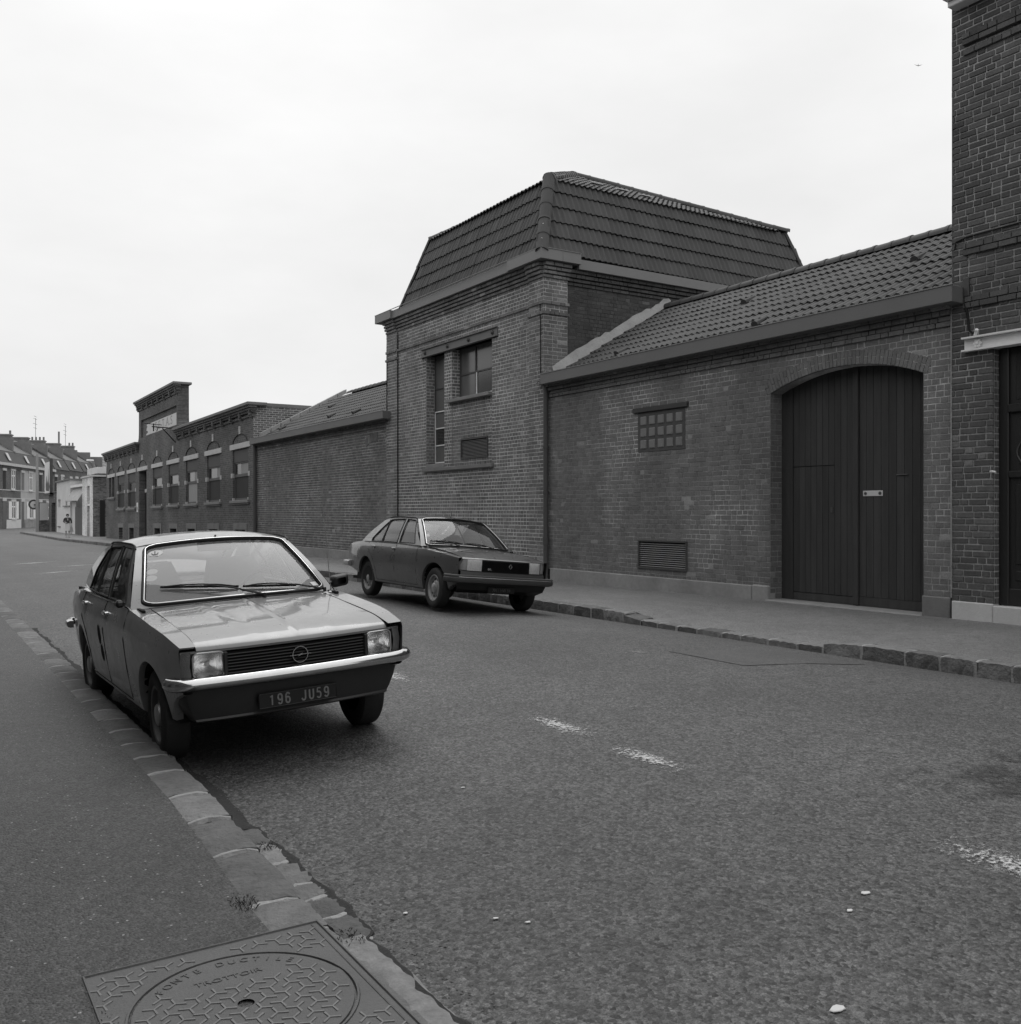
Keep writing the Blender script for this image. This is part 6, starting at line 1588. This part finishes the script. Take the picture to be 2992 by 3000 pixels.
for i in range(22):
    y = 77.75 + i * .28
    mb = MB(); mb.add([(10.85, y, 2.42), (10.85, y + .14, 2.52), (10.85, y + .28, 2.42), (11.5, y, 3.5), (11.5, y + .14, 3.6), (11.5, y + .28, 3.5)], [(0, 1, 4, 3), (1, 2, 5, 4)]); mb.build('corrugated_sheet', mat('old_corrugated', .4, .7, .35, 3, 12), YG)
mb = MB(); mb.box(11.2, 11.6, 77.72, 83.9, 3.55, 3.74); mb.build('beam', M_wframe, YG)
mb = MB(); mb.box(11.35, 11.45, 82.1, 83.95, gz, 2.4); mb.build('side_panel', M_stuc, YG)
SB = root('white_stucco_building', (11.2, 88, gz), 'low white stucco building with flat top, left of the yard gate', 'building')
mb = MB(); holed(mb, 84.0, 92.1, gz - .2, 4.2, [(89.6, 91.2, 2.0, 2.7), (85.6, 86.6, 2.0, 2.6)], 11.2); mb.quad((11.2, 84.0, gz), (15, 84.0, gz), (15, 84.0, 4.2), (11.2, 84.0, 4.2)); mb.build('wall', M_stuc, SB, recalc=False)
mb = MB(); mb.box(11.05, 15, 83.9, 92.1, 4.2, 4.3); mb.build('coping', M_cope, SB); mb = MB(); mb.box(11.1, 11.3, 84.05, 87.6, 2.05, 2.13); mb.build('ledge', M_cope, SB)
mb = MB(); mb.box(11.6, 15, 84.2, 92, gz, 4.1); mb.build('wall_core', M_stuc, SB); mb = MB(); mb.box(11.12, 11.21, 89.5, 91, .3, .38); mb.build('ledge', M_iron, SB)
DB = root('dark_brick_outbuilding', (11.2, 95, gz), 'small dark brick outbuilding with deep doorway, under the advertising board', 'building')
mb = MB(); holed(mb, 92.15, 97.5, gz - .2, 3.35, [(93.0, 95.6, gz, 2.45)], 11.2); mb.quad((11.2, 97.5, gz), (11.2, 92.15, gz), (11.2, 92.15, gz), (11.2, 97.5, gz)); mb.build('wall', brick_tex_mat('outbuilding_brick', .08, .16, .2), DB, recalc=False)
mb = MB(); mb.box(11.62, 15, 92.2, 97.5, gz, 3.3); mb.box(11.1, 15, 92.15, 97.6, 3.35, 3.45); mb.build('roof_slab', M_concd, DB)
mb = MB(); mb.box(10.3, 11.18, 97.3, 97.7, gz - .2, .85); mb.build('low_wall', M_db, DB)
BB = root('advertising_board', (11.05, 96.6, 3.45), 'tall framed advertising board with a dark shape on white, above the outbuilding', 'billboard')
mb = MB(); mb.box(11.0, 11.12, 94.4, 98.9, 3.35, 6.2); mb.build('board', mat('board_white', .68, .7, .1), BB)
mb = MB(); mb.box(10.9, 11.14, 94.2, 94.42, 3.2, 6.4); mb.box(10.9, 11.14, 94.2, 99.0, 3.15, 3.34); mb.build('board_frame', M_iron, BB)
mb = MB(); mb.tess([[(97.9, 3.6), (95.6, 3.5), (95.3, 4.0), (95.9, 4.4), (96.1, 5.7), (96.4, 4.6), (97.1, 4.2), (97.4, 5.0), (97.7, 4.8), (98.1, 4.1)]], lambda y, z: (10.992, y, z)); mb.build('board_print', mat('poster_ink', .1, .7, .4, .8, 5), BB)
WP_ = root('white_notice_board', (10.75, 97.2, .85), 'blank white notice panel standing on the low wall at the corner', 'notice board')
mb = MB(); mb.box(10.42, 11.12, 97.15, 97.25, .85, 2.42); mb.build('panel', M_stuc, WP_)
# concrete post with a round sign, street lamp
CP = root('concrete_post', (9.85, 94.0, gz), 'tall pale concrete post at the corner, a round sign fixed to it', 'post')
mb = MB(); mb.add([(9.72, 93.87, gz - .2), (9.98, 93.87, gz - .2), (9.98, 94.13, gz - .2), (9.72, 94.13, gz - .2), (9.76, 93.9, 6.75), (9.94, 93.9, 6.75), (9.94, 94.1, 6.75), (9.76, 94.1, 6.75)], [(0, 1, 5, 4), (1, 2, 6, 5), (2, 3, 7, 6), (3, 0, 4, 7), (4, 5, 6, 7)]); mb.build('shaft', mat('post_concrete', .3, .9, .15), CP)
RS = root('round_road_sign', (9.55, 93.8, 2.25), 'round road sign with pale face and dark rim on the concrete post', 'sign')
mb = MB(); mb.lathe([(0, -.02), (.45, -.02), (.45, .02)], 'Y', 24, (9.62, 94.3, 2.28)); mb.build('plate', M_iron, RS); mb = MB(); mb.lathe([(0, -.03), (.30, -.03)], 'Y', 24, (9.62, 94.3, 2.28)); mb.build('face', M_stuc, RS); mb = MB(); mb.box(9.62, 9.8, 94.14, 94.28, 2.2, 2.3); mb.build('clamp', M_iron, RS)
SLp = root('street_lamp', (14.1, 90, gz), 'tapered street lamp with flat pale head rising behind the white shed', 'street lamp')
mb = MB(); mb.tube([(14.2, 90, gz), (14.1, 90, 5.0), (13.85, 90, 6.1)], [.14, .10, .06], 8); mb.build('pole', mat('lamp_pole', .22, .6, .1), SLp, True)
mb = MB(); mb.box(13.3, 13.9, 89.85, 90.15, 6.05, 6.2, .05); mb.build('lamp_head', M_wframe, SLp)
BK = root('yard_outhouse', (13, 70.6, gz), 'pale flat-topped outhouse rising behind the gap beside the factory', 'building')
mb = MB(); mb.box(12.6, 18, 79.5, 84, gz, 4.6); mb.build('wall', M_db, BK); mb = MB(); mb.box(12.5, 18, 79.4, 84.1, 4.6, 5.1); mb.build('parapet', M_stuc, BK)

# ---------------------------------------------------------------- far terrace across the side street
D_ = Vector((0.392, 0.92, 0)); ang = math.atan2(.92, .392); F0 = Vector((9.25, 122.7, -.32))
M_slate = mat('far_roof_slate', 0.13, 0.7, 0.25, 0.8, 6); M_mans = mat('far_mansard_slate', 0.065, 0.7, 0.3, 1.0, 9, stretch=(.3, .3, 5))
M_chim = mat('far_chimney', 0.2, 0.9, 0.3, 1.5, 8); M_skyl = mat('rooflight_glass', 0.45, 0.2, 0.1)
tones = [(0.09, .12, 'dark brick'), (0.085, .12, 'dark brick'), (0.40, .46, 'pale painted'), (0.09, .13, 'dark brick'), (0.07, .11, 'dark brick'), (.085, .13, 'dark brick'), (.07, .12, 'dark brick'), (.1, .14, 'dark brick')]
labs = ['dark brick terraced house cut by the left edge, far end of street', 'far dark brick terraced house with white shuttered ground-floor window and white base', 'pale terraced house between two dark brick ones at the far end',
        'far terraced house directly behind the concrete post, dark brick', 'far terraced house showing just left of the advertising board top', 'far terraced house with four chimney pots and a television aerial', 'far terraced house whose roof shows above the yard gate', 'far terraced house with small-paned dormer, next to the factory cornice']
hw_ = [(-6.2, 0), (0, 6.2), (6.2, 12.8), (12.8, 19.2), (19.2, 26), (26, 33), (33, 40), (40, 47)]
for i, ((a, b), (lo, hi, tn)) in enumerate(zip(hw_, tones)):
    Lw = b - a; Hh = empty('terraced_house', tuple(F0 + D_ * a), labs[i], 'house', 'far terraced houses', (0, 0, ang))
    wm = brick_tex_mat('far_house_wall_%d' % i, lo, hi, .22) if i != 2 else mat('far_house_pale', .42, .9, .12, 1, 8)
    ez = 7.62 if i < 4 else 7.62 + .12 * (i - 3); mz = ez + 1.5; rz = 11.35 + .1 * max(0, i - 3); dep = 4.5
    mb = MB(); mb.box(.0, Lw - .02, 0, 9, 0, ez); mb.build('wall', wm, Hh)
    if i < 4:
        mb = MB(); mb.box(-.02, Lw, -.25, .1, ez - .3, ez + .02); mb.build('cornice', M_lintw, Hh)
        mb = MB()
        for k in range(int(Lw / .3)): mb.box(.1 + k * .3, .25 + k * .3, -.12, .05, ez - .62, ez - .31)
        mb.build('dentils', wm if i != 2 else M_concd, Hh)
        for z in (3.5, 4.45): mb = MB(); mb.box(.05, Lw - .1, -.04, .02, z, z + .1); mb.build('string_course', M_lintw, Hh)
    mb = MB(); mb.add([(0, -.1, ez), (Lw, -.1, ez), (Lw, .75, mz), (0, .75, mz)], [(0, 1, 2, 3)]); mb.build('mansard', M_mans, Hh)
    mb = MB(); mb.add([(0, .72, mz), (Lw, .72, mz), (Lw, dep, rz), (0, dep, rz), (0, 9, ez), (Lw, 9, ez)], [(0, 1, 2, 3), (3, 2, 5, 4)]); mb.add([(0, .72, mz), (0, dep, rz), (0, 9, ez), (0, 0, ez)], [(0, 1, 2, 3)]); mb.build('roof', M_slate, Hh)
    mb = MB(); mb.box(0, .35, dep - 3.6, dep + .4, mz + .2, rz - .5); mb.add([(0, .7, mz), (.4, .7, mz), (.4, dep, rz + .0), (0, dep, rz), (0, .7, mz + .15), (.4, .7, mz + .15), (.4, dep, rz + .17), (0, dep, rz + .17)], [(4, 5, 6, 7), (0, 1, 5, 4), (0, 4, 7, 3), (1, 2, 6, 5)]); mb.build('party_wall', M_chim, Hh)
    mb = MB(); mb.box(-.3, .4, dep - 1.3, dep + .8, rz - 1.0, rz + .5, .05); mb.box(-.38, .48, dep - 1.38, dep + .88, rz + .28, rz + .42); ch = mb.build('chimney', M_chim, Hh)
    if i in (1, 2, 3, 5, 6, 7):
        for k in range(4 if i == 5 else 1 + i % 3):
            mb = MB(); mb.tube([(.05, dep - 1.1 + k * .5, rz + .45), (.05, dep - 1.1 + k * .5, rz + (.95 if i != 6 else 2.2))], .13, 8); mb.build('chimney_pot', M_chim, ch)
    if i in (5, 7):
        mb = MB(); h = rz + 3.6; mb.tube([(.2, dep, rz + .5), (.2, dep, h)], .03, 5)
        for dz, l in ((0, .9), (.35, .7), (-.7, 1.1), (-1.3, .9)): mb.tube([(.2 - l, dep, h + dz - .1), (.2 + l * .6, dep, h + dz - .15)], .022, 4)
        mb.build('television_aerial', M_iron, ch)
    mb = MB(); xk = Lw * .35; mb.add([(xk, .15, ez + .35), (xk + .8, .15, ez + .35), (xk + .8, .58, ez + 1.25), (xk, .58, ez + 1.25)], [(0, 1, 2, 3)]); 
    mb.v = [(x, y - .2, z) for x, y, z in mb.v]; mb.build('rooflight', M_skyl, Hh)
    wlist = [('door', .25, 1.15, .05, 3.2, M_ddoor), ('window', 3.0, 4.3, 1.15, 3.15, M_paned), ('window', 2.9, 4.2, 4.6, 6.8, M_paned), ('window', .25, 1.2, 4.6, 6.7, M_concd if i == 2 else M_facdk)]
    for nm, x0, x1, z0, z1, m_ in wlist:
        x1 = min(x1, Lw - .2); mb = MB(); mb.box(x0, x1, -.015, .06, z0, z1); o = mb.build(nm, m_, Hh)
        mb = MB(); mb.box(x0 - .15, x1 + .15, -.08, .02, z1 + .01, z1 + .3); mb.build('lintel', M_lintw, o)
        if nm == 'window' and m_ is M_paned:
            mb = MB(); xm = (x0 + x1) / 2
            for b_ in ((x0, x0 + .12, z0, z1), (x1 - .12, x1, z0, z1), (xm - .07, xm + .07, z0, z1), (x0 + .12, x1 - .12, z1 - .65, z1 - .5), (x0 + .12, x1 - .12, z0, z0 + .12)): mb.box(b_[0], b_[1], -.045, -.018, b_[2], b_[3])
            mb.build('frame', M_wframe, o); mb = MB(); mb.box(x0 - .1, x1 + .1, -.15, .0, z0 - .14, z0 - .01); mb.build('sill', M_lintw, o)
    if i in (1, 2):
        for x0 in (2.05, 4.45): mb = MB(); mb.box(x0, x0 + .85, -.07, -.02, 1.15, 3.2); mb.build('shutter', M_wframe, Hh)
        mb = MB(); mb.box(1.3, Lw - .1, -.08, .0, 0, 1.05); mb.build('base_render', M_stuc if i == 1 else M_conc, Hh)
    if i == 7:
        mb = MB(); mb.box(2.6, 5.4, -.2, 1.6, ez + .9, ez + 2.6); dm = mb.build('dormer', M_chim, Hh); mb = MB(); mb.box(3.0, 5.0, -.23, -.2, ez + 1.1, ez + 2.4); mb.build('pane', M_paned, dm)
        mb = MB()
        for k in range(5): mb.box(3.0 + k * .5 - .03, 3.0 + k * .5 + .03, -.26, -.235, ez + 1.1, ez + 2.4)
        for k in range(4): mb.box(3.0, 5.0, -.257, -.237, ez + 1.1 + k * .43 - .03, ez + 1.1 + k * .43 + .03)
        mb.build('frame', M_wframe, dm)

# ---------------------------------------------------------------- houses on the photographer's side of the street (they shade the near pavement)
for i in range(6):
    y0 = -14 + i * 11.0; Hn = root('street_house', (-1.6, y0 + 5.5, .1), ['brick house behind the camera', 'brick house to the left of the camera', 'brick house left of the grey car', 'brick house further up the near pavement', 'brick house on the near side opposite the tower', 'brick house on the near side opposite the left wing'][i] + ', out of frame', 'house')
    hh = [(y0 + 1.0, y0 + 2.1, .2, 2.9), (y0 + 3.6, y0 + 4.9, 1.2, 3.1), (y0 + 6.4, y0 + 7.7, 1.2, 3.1), (y0 + 8.8, y0 + 9.9, .2, 2.9), (y0 + 1.0, y0 + 2.1, 4.4, 6.4), (y0 + 3.6, y0 + 4.9, 4.4, 6.4), (y0 + 6.4, y0 + 7.7, 4.4, 6.4), (y0 + 8.8, y0 + 9.9, 4.4, 6.4)]
    mb = MB(); holed(mb, y0, y0 + 10.98, -.2, 6.9, hh, -1.6); mb.v = [(-1.6 - (x + 1.6), y, z) for x, y, z in mb.v]
    mb.build('wall', MATS.get('brick_near_side') or brick_tex_mat('brick_near_side', .06, .10, .14), Hn, recalc=False)
    for a, b, c, d in hh:
        mb = MB(); mb.box(-1.76, -1.72, a, b, c, d); mb.build('window' if c > 1 else 'door', M_paned if c > 1 else M_ddoor, Hn)
    mb = MB(); mb.add([(-1.3, y0, 6.9), (-1.3, y0 + 10.98, 6.9), (-6.5, y0 + 10.98, 9.9), (-6.5, y0, 9.9), (-11, y0, 6.9), (-11, y0 + 10.98, 6.9)], [(0, 1, 2, 3), (3, 2, 5, 4)]); mb.build('roof', M_slate, Hn)
    mb = MB(); mb.box(-11, -2.05, y0, y0 + 10.98, -.2, 6.85); mb.build('wall_core', M_dark, Hn)

# ---------------------------------------------------------------- inspection cover in the near pavement
M_cast = mat('cast_iron', 0.085, 0.62, 0.3, 4, 60, 0.35, 90, spec=0.5)
zc0 = .02
MC = root('inspection_cover', (.895, 2.96, zc0), 'square cast-iron inspection cover with round ribbed lid set in the near pavement', 'manhole cover')
mb = MB(); loop = rrect(.485, 1.305, 2.5 - .02, 3.40, .01, 2); cir = [(.895 + .352 * math.cos(2 * PI * i / 64), 2.945 + .352 * math.sin(2 * PI * i / 64)) for i in range(64)]
mb.tess([resample(loop, .1), cir], lambda x, y: (x, y, zc0)); mb.add([(x, y, zc0) for x, y in loop] + [(x, y, zc0 - .1) for x, y in loop], [(i, (i + 1) % len(loop), len(loop) + (i + 1) % len(loop), len(loop) + i) for i in range(len(loop))]); fr = mb.build('frame', M_cast, MC)
mb = MB(); mb.tube([(x, y, zc0) for x, y in ((.492, 2.49), (1.298, 2.49), (1.298, 3.393), (.492, 3.393))], .007, 6, closed=True); mb.tube([(1.272, 2.49, zc0), (1.272, 3.38, zc0)], .004, 5); mb.build('frame_edge', M_cast, fr)
mb = MB(); mb.lathe([(0.026, .002), (.334, .002), (.337, -.02)], 'Z', 64, (.895, 2.945, zc0)); mb.lathe([(.340, -.02), (.343, .004), (.350, .004), (.353, -.02)], 'Z', 64, (.895, 2.945, zc0)); lid = mb.build('lid', M_cast, MC)
mb = MB(); mb.lathe([(0, -.03), (.4, -.03)], 'Z', 32, (.895, 2.945, zc0)); mb.build('lid_shadow', M_gap, lid)
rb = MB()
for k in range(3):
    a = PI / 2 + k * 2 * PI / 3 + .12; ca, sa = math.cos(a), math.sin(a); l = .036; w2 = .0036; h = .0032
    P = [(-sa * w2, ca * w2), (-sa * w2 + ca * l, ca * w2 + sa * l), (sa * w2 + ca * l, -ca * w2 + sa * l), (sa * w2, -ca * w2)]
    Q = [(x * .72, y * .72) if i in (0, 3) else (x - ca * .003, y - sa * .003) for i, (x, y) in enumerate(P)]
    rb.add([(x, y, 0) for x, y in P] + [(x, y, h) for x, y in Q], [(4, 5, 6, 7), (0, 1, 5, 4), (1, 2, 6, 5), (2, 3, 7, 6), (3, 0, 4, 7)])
rme = rb.mesh('rib'); rme.materials.append(mat('worn_lit_rib', 0.15, 0.5, 0.3, 5, 60))  # paler than the lid: worn tops, with their highlight put into the colour
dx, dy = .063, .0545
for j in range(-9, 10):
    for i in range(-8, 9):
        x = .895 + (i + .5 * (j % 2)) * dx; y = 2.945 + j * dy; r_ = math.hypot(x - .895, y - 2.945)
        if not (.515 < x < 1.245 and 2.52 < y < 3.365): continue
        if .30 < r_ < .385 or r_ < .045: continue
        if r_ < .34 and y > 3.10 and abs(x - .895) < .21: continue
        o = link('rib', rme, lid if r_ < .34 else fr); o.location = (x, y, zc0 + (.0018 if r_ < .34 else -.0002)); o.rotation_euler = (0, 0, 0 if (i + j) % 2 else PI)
def flat_text(txt, size, x, y, rot, par, sx=1.0): return place_text(txt, size, M_cast, par, Matrix.Translation((x, y, zc0 + .004)) @ Matrix.Rotation(rot, 4, 'Z'), 'lettering', .0007, sx)
for k, ch_ in enumerate('FONTE DUCTILE'):
    if ch_ == ' ': continue
    a = R(90 + 46 - 92 * k / 12); flat_text(ch_, .042, .895 + .295 * math.cos(a), 2.945 + .295 * math.sin(a), a - PI / 2, lid)
flat_text('TROTTOIR', .036, .895, 3.135, 0, lid, 1.25)

# ---------------------------------------------------------------- a passer-by on the far pavement
PN = empty('person', (9.36, 71.4, -.16), 'woman in dark cardigan and pale skirt walking with a bag on the far pavement', 'person')
def skin_body(name, pts, edges, m, parent, rootv=0, sub=2):
    me = bpy.data.meshes.new(name); me.from_pydata([p[:3] for p in pts], edges, []); o = link(name, me, parent, m)
    sm = o.modifiers.new('skin', 'SKIN'); sm.use_smooth_shade = True
    for v, p in zip(me.skin_vertices[0].data, pts): v.radius = p[3] if isinstance(p[3], tuple) else (p[3], p[3])
    me.skin_vertices[0].data[rootv].use_root = True
    s2 = o.modifiers.new('sub', 'SUBSURF'); s2.levels = sub; s2.render_levels = sub
    return o
M_skin = mat('skin', .38, .6, .08); M_card = mat('dark_cardigan', .06, .9, .2); M_skirt = mat('pale_skirt', .55, .9, .15); M_hair = mat('dark_hair', .015, .6, .2); M_bag = mat('pale_bag', .35, .7, .2)
# walks towards the camera: forward is -y
bp_ = [(0, 0, .86, (.15, .11)), (0, 0, 1.05, (.135, .10)), (0, -.01, 1.24, (.16, .11)), (0, 0, 1.34, (.09, .08)), (0, -.01, 1.41, .048), (0, -.03, 1.50, (.072, .085)), (0, -.03, 1.56, (.06, .07)),
       (-.17, 0, 1.31, .058), (-.235, .02, 1.10, .045), (-.15, -.17, 1.02, .036), (-.06, -.20, 1.03, .034), (.17, 0, 1.31, .058), (.25, .03, 1.10, .045), (.22, -.08, .92, .036), (.22, -.12, .84, .034),
       (-.08, 0, .80, .085), (-.085, .06, .46, .058), (-.085, .16, .12, .034), (-.085, .10, .05, .036), (-.085, .02, .03, .03), (.08, 0, .80, .085), (.085, -.10, .46, .058), (.085, -.14, .10, .036), (.085, -.2, .04, .036), (.085, -.27, .03, .028)]
be = [(0, 1), (1, 2), (2, 3), (3, 4), (4, 5), (5, 6), (3, 7), (7, 8), (8, 9), (9, 10), (3, 11), (11, 12), (12, 13), (13, 14), (0, 15), (15, 16), (16, 17), (17, 18), (18, 19), (0, 20), (20, 21), (21, 22), (22, 23), (23, 24)]
skin_body('body', bp_, be, M_skin, PN)
skin_body('cardigan', [(0, 0, .90, (.165, .125)), (0, 0, 1.05, (.15, .115)), (0, -.01, 1.22, (.178, .125)), (0, 0, 1.335, (.105, .095)), (-.175, 0, 1.31, .07), (-.24, .02, 1.10, .058), (-.16, -.15, 1.02, .048), (.175, 0, 1.31, .07), (.255, .03, 1.10, .058), (.225, -.06, .94, .048)], [(0, 1), (1, 2), (2, 3), (3, 4), (4, 5), (5, 6), (3, 7), (7, 8), (8, 9)], M_card, PN)
mb = MB(); mb.grid([[((r + .02 * math.sin(k * PI / 3)) * math.cos(2 * PI * k / 24), (r * .72 + .02 * math.sin(k * PI / 3)) * math.sin(2 * PI * k / 24) - .02 * t, z) for k in range(25)] for t, (r, z) in enumerate(((.15, .98), (.185, .86), (.205, .72), (.225, .56), (.235, .48)))]); mb.build('skirt', M_skirt, PN, True)
mb = MB(); mb.lathe([(0, .10), (.05, .095), (.085, .06), (.095, 0), (.085, -.06), (.06, -.09)], 'Z', 14, (0, -.01, 1.545)); mb.v = [(x, y * 1.05 + (.03 if z < 1.52 else .0), z) for x, y, z in mb.v]; mb.build('hair', M_hair, PN, True)
mb = MB(); mb.add([(-.03, -.135, 1.30), (.03, -.135, 1.30), (0, -.145, 1.20)], [(0, 1, 2)]); mb.box(-.02, .02, -.14, -.13, 1.18, 1.3); mb.build('blouse', M_wframe, PN)
for sx in (-.085, .085):
    fy = .02 if sx < 0 else -.2
    mb = MB(); mb.box(sx - .04, sx + .04, fy - .1, fy + .1, .0, .06, .02); mb.build('shoe', M_hair, PN, True)
HB = root('shopping_bag', (9.36 + .27, 71.4 - .12, .3), 'pale shopping bag hanging from the walking woman\'s hand', 'bag')
mb = MB(); cx, cy = 9.36 + .24, 71.4 - .12; mb.add([(cx - .06, cy - .16, .25), (cx + .1, cy - .16, .25), (cx + .1, cy + .16, .25), (cx - .06, cy + .16, .25), (cx - .02, cy - .14, .56), (cx + .05, cy - .14, .56), (cx + .05, cy + .14, .56), (cx - .02, cy + .14, .56)], [(0, 1, 5, 4), (1, 2, 6, 5), (2, 3, 7, 6), (3, 0, 4, 7), (0, 3, 2, 1), (4, 5, 6, 7)]); mb.build('bag_body', M_bag, HB)
mb = MB(); mb.tube([(cx + .015, cy - .1, .56), (cx + .0, cy - .06, .66), (cx, cy + .06, .66), (cx + .015, cy + .1, .56)], .01, 5); mb.build('handle', M_bag, HB)

# ---------------------------------------------------------------- a swift high over the roofs
BD = empty('bird', (49.4, 33.8, 27.4), 'small dark bird in flight against the white sky', 'bird', None, (R(10), R(20), R(40))); BD.scale = (.7, .7, .7)
mb = MB(); mb.tube([(-.11, 0, 0), (-.06, 0, 0), (0, 0, 0), (.06, 0, 0), (.10, 0, .005)], [.004, .018, .026, .022, .006], 8); mb.build('body', M_hair, BD, True)
for s_ in (-1, 1):
    mb = MB(); mb.add([(.05, 0, .01), (.06, s_ * .08, .035), (.02, s_ * .2, .05), (-.10, s_ * .33, .03), (-.02, s_ * .19, .045), (-.02, s_ * .05, .015)], [(0, 1, 5), (1, 2, 4, 5), (2, 3, 4)]); mb.build('wing', M_hair, BD)
mb = MB(); mb.add([(-.09, 0, 0), (-.2, .04, 0), (-.15, 0, 0), (-.2, -.04, 0)], [(0, 1, 2), (0, 2, 3)]); mb.build('tail', M_hair, BD)

# ---------------------------------------------------------------- scraps on the road and pavement
rnd = random.Random(9)
slabels = ['white scrap of paper on the road, nearest the bottom edge', 'pale scrap on the road, lower right', 'pale scrap of litter on the road right of the road markings', 'light pebble-sized scrap on the road below the grey car', 'second light scrap on the road below the grey car', 'pale chip on the road in front of the grey car', 'small pale scrap by the inspection cover', 'pale chip on the road beside the kerb']
for k, (x, y, s_) in enumerate(((2.38, 1.9, .034), (3.12, 2.36, .025), (2.95, 2.3, .018), (1.87, 3.05, .014), (1.95, 2.95, .015), (2.55, 4.5, .015), (.35, 3.0, .012), (1.62, 3.3, .013))):
    mb = MB(); n = 7; P = [(x + s_ * rnd.uniform(.6, 1.1) * math.cos(2 * PI * i / n), y + s_ * rnd.uniform(.35, .7) * math.sin(2 * PI * i / n)) for i in range(n)]
    zz_ = (zr(x, y) if x > 1.4 else .03) + .004
    mb.add([(a, b, zz_) for a, b in P] + [(a * .9 + x * .1, b * .9 + y * .1, zz_ + .0025) for a, b in P], [tuple(range(n, 2 * n))] + [(i, (i + 1) % n, n + (i + 1) % n, n + i) for i in range(n)])
    tag(mb.build('litter_scrap', M_stuc), slabels[k], 'litter', 'litter scraps on the ground')

# ---------------------------------------------------------------- weeds and grit in the gutter
M_weed = mat('dry_weed', 0.05, 0.8, 0.3)
for k, (x, y, n, h, lb) in enumerate(((1.40, 4.28, 70, .02, 'dry weed tuft between gutter stones and road'), (1.12, 3.72, 110, .02, 'weed tuft at the pavement edge beside the lowest kerb stones'), (1.33, 2.42, 140, .03, 'weed tuft at the corner of the inspection cover'), (.50, 2.98, 70, .018, 'low weeds along the left edge of the inspection cover'), (1.36, 3.22, 50, .02, 'small weed tuft where the gutter stones end'))):
    rnd = random.Random(k + 40); mb = MB()
    for i in range(n):
        a = rnd.uniform(0, 2 * PI); r_ = rnd.uniform(0, 1) ** .7; bx, by = x + .05 * r_ * math.cos(a), y + (.09 if k != 3 else .16) * r_ * math.sin(a); z0 = .012
        d = rnd.uniform(0, 2 * PI); hh = h * rnd.uniform(.35, 1); w2 = .0022; lx, ly = math.cos(d) * hh * .8, math.sin(d) * hh * .8
        mb.add([(bx - w2 * math.sin(d), by + w2 * math.cos(d), z0), (bx + w2 * math.sin(d), by - w2 * math.cos(d), z0), (bx + lx * .5, by + ly * .5, z0 + hh * .7), (bx + lx, by + ly, z0 + hh * .8)], [(0, 1, 2), (1, 3, 2)])
    tag(mb.build('weed_tuft', M_weed, recalc=False), lb, 'weed', 'weeds in the gutter')
# loose grit swept to the kerb
rnd = random.Random(77); mb = MB()
for i in range(1500):
    y = rnd.uniform(1.6, 13); x = (1.44 if y < 4.6 else 1.39) + abs(rnd.gauss(0, .09)); s_ = rnd.uniform(.002, .006); z0 = zr(x, y) + .003; a = rnd.uniform(0, PI)
    c_, q_ = math.cos(a) * s_, math.sin(a) * s_
    mb.add([(x + c_, y + q_, z0), (x - q_, y + c_, z0), (x - c_, y - q_, z0), (x + q_, y - c_, z0), (x, y, z0 + s_ * .8)], [(0, 1, 4), (1, 2, 4), (2, 3, 4), (3, 0, 4)])
tag(mb.build('gutter_grit', mat('grit', .16, .9, .5, 60, 200), recalc=False), 'loose grit along the near gutter', 'grit', kind='stuff')
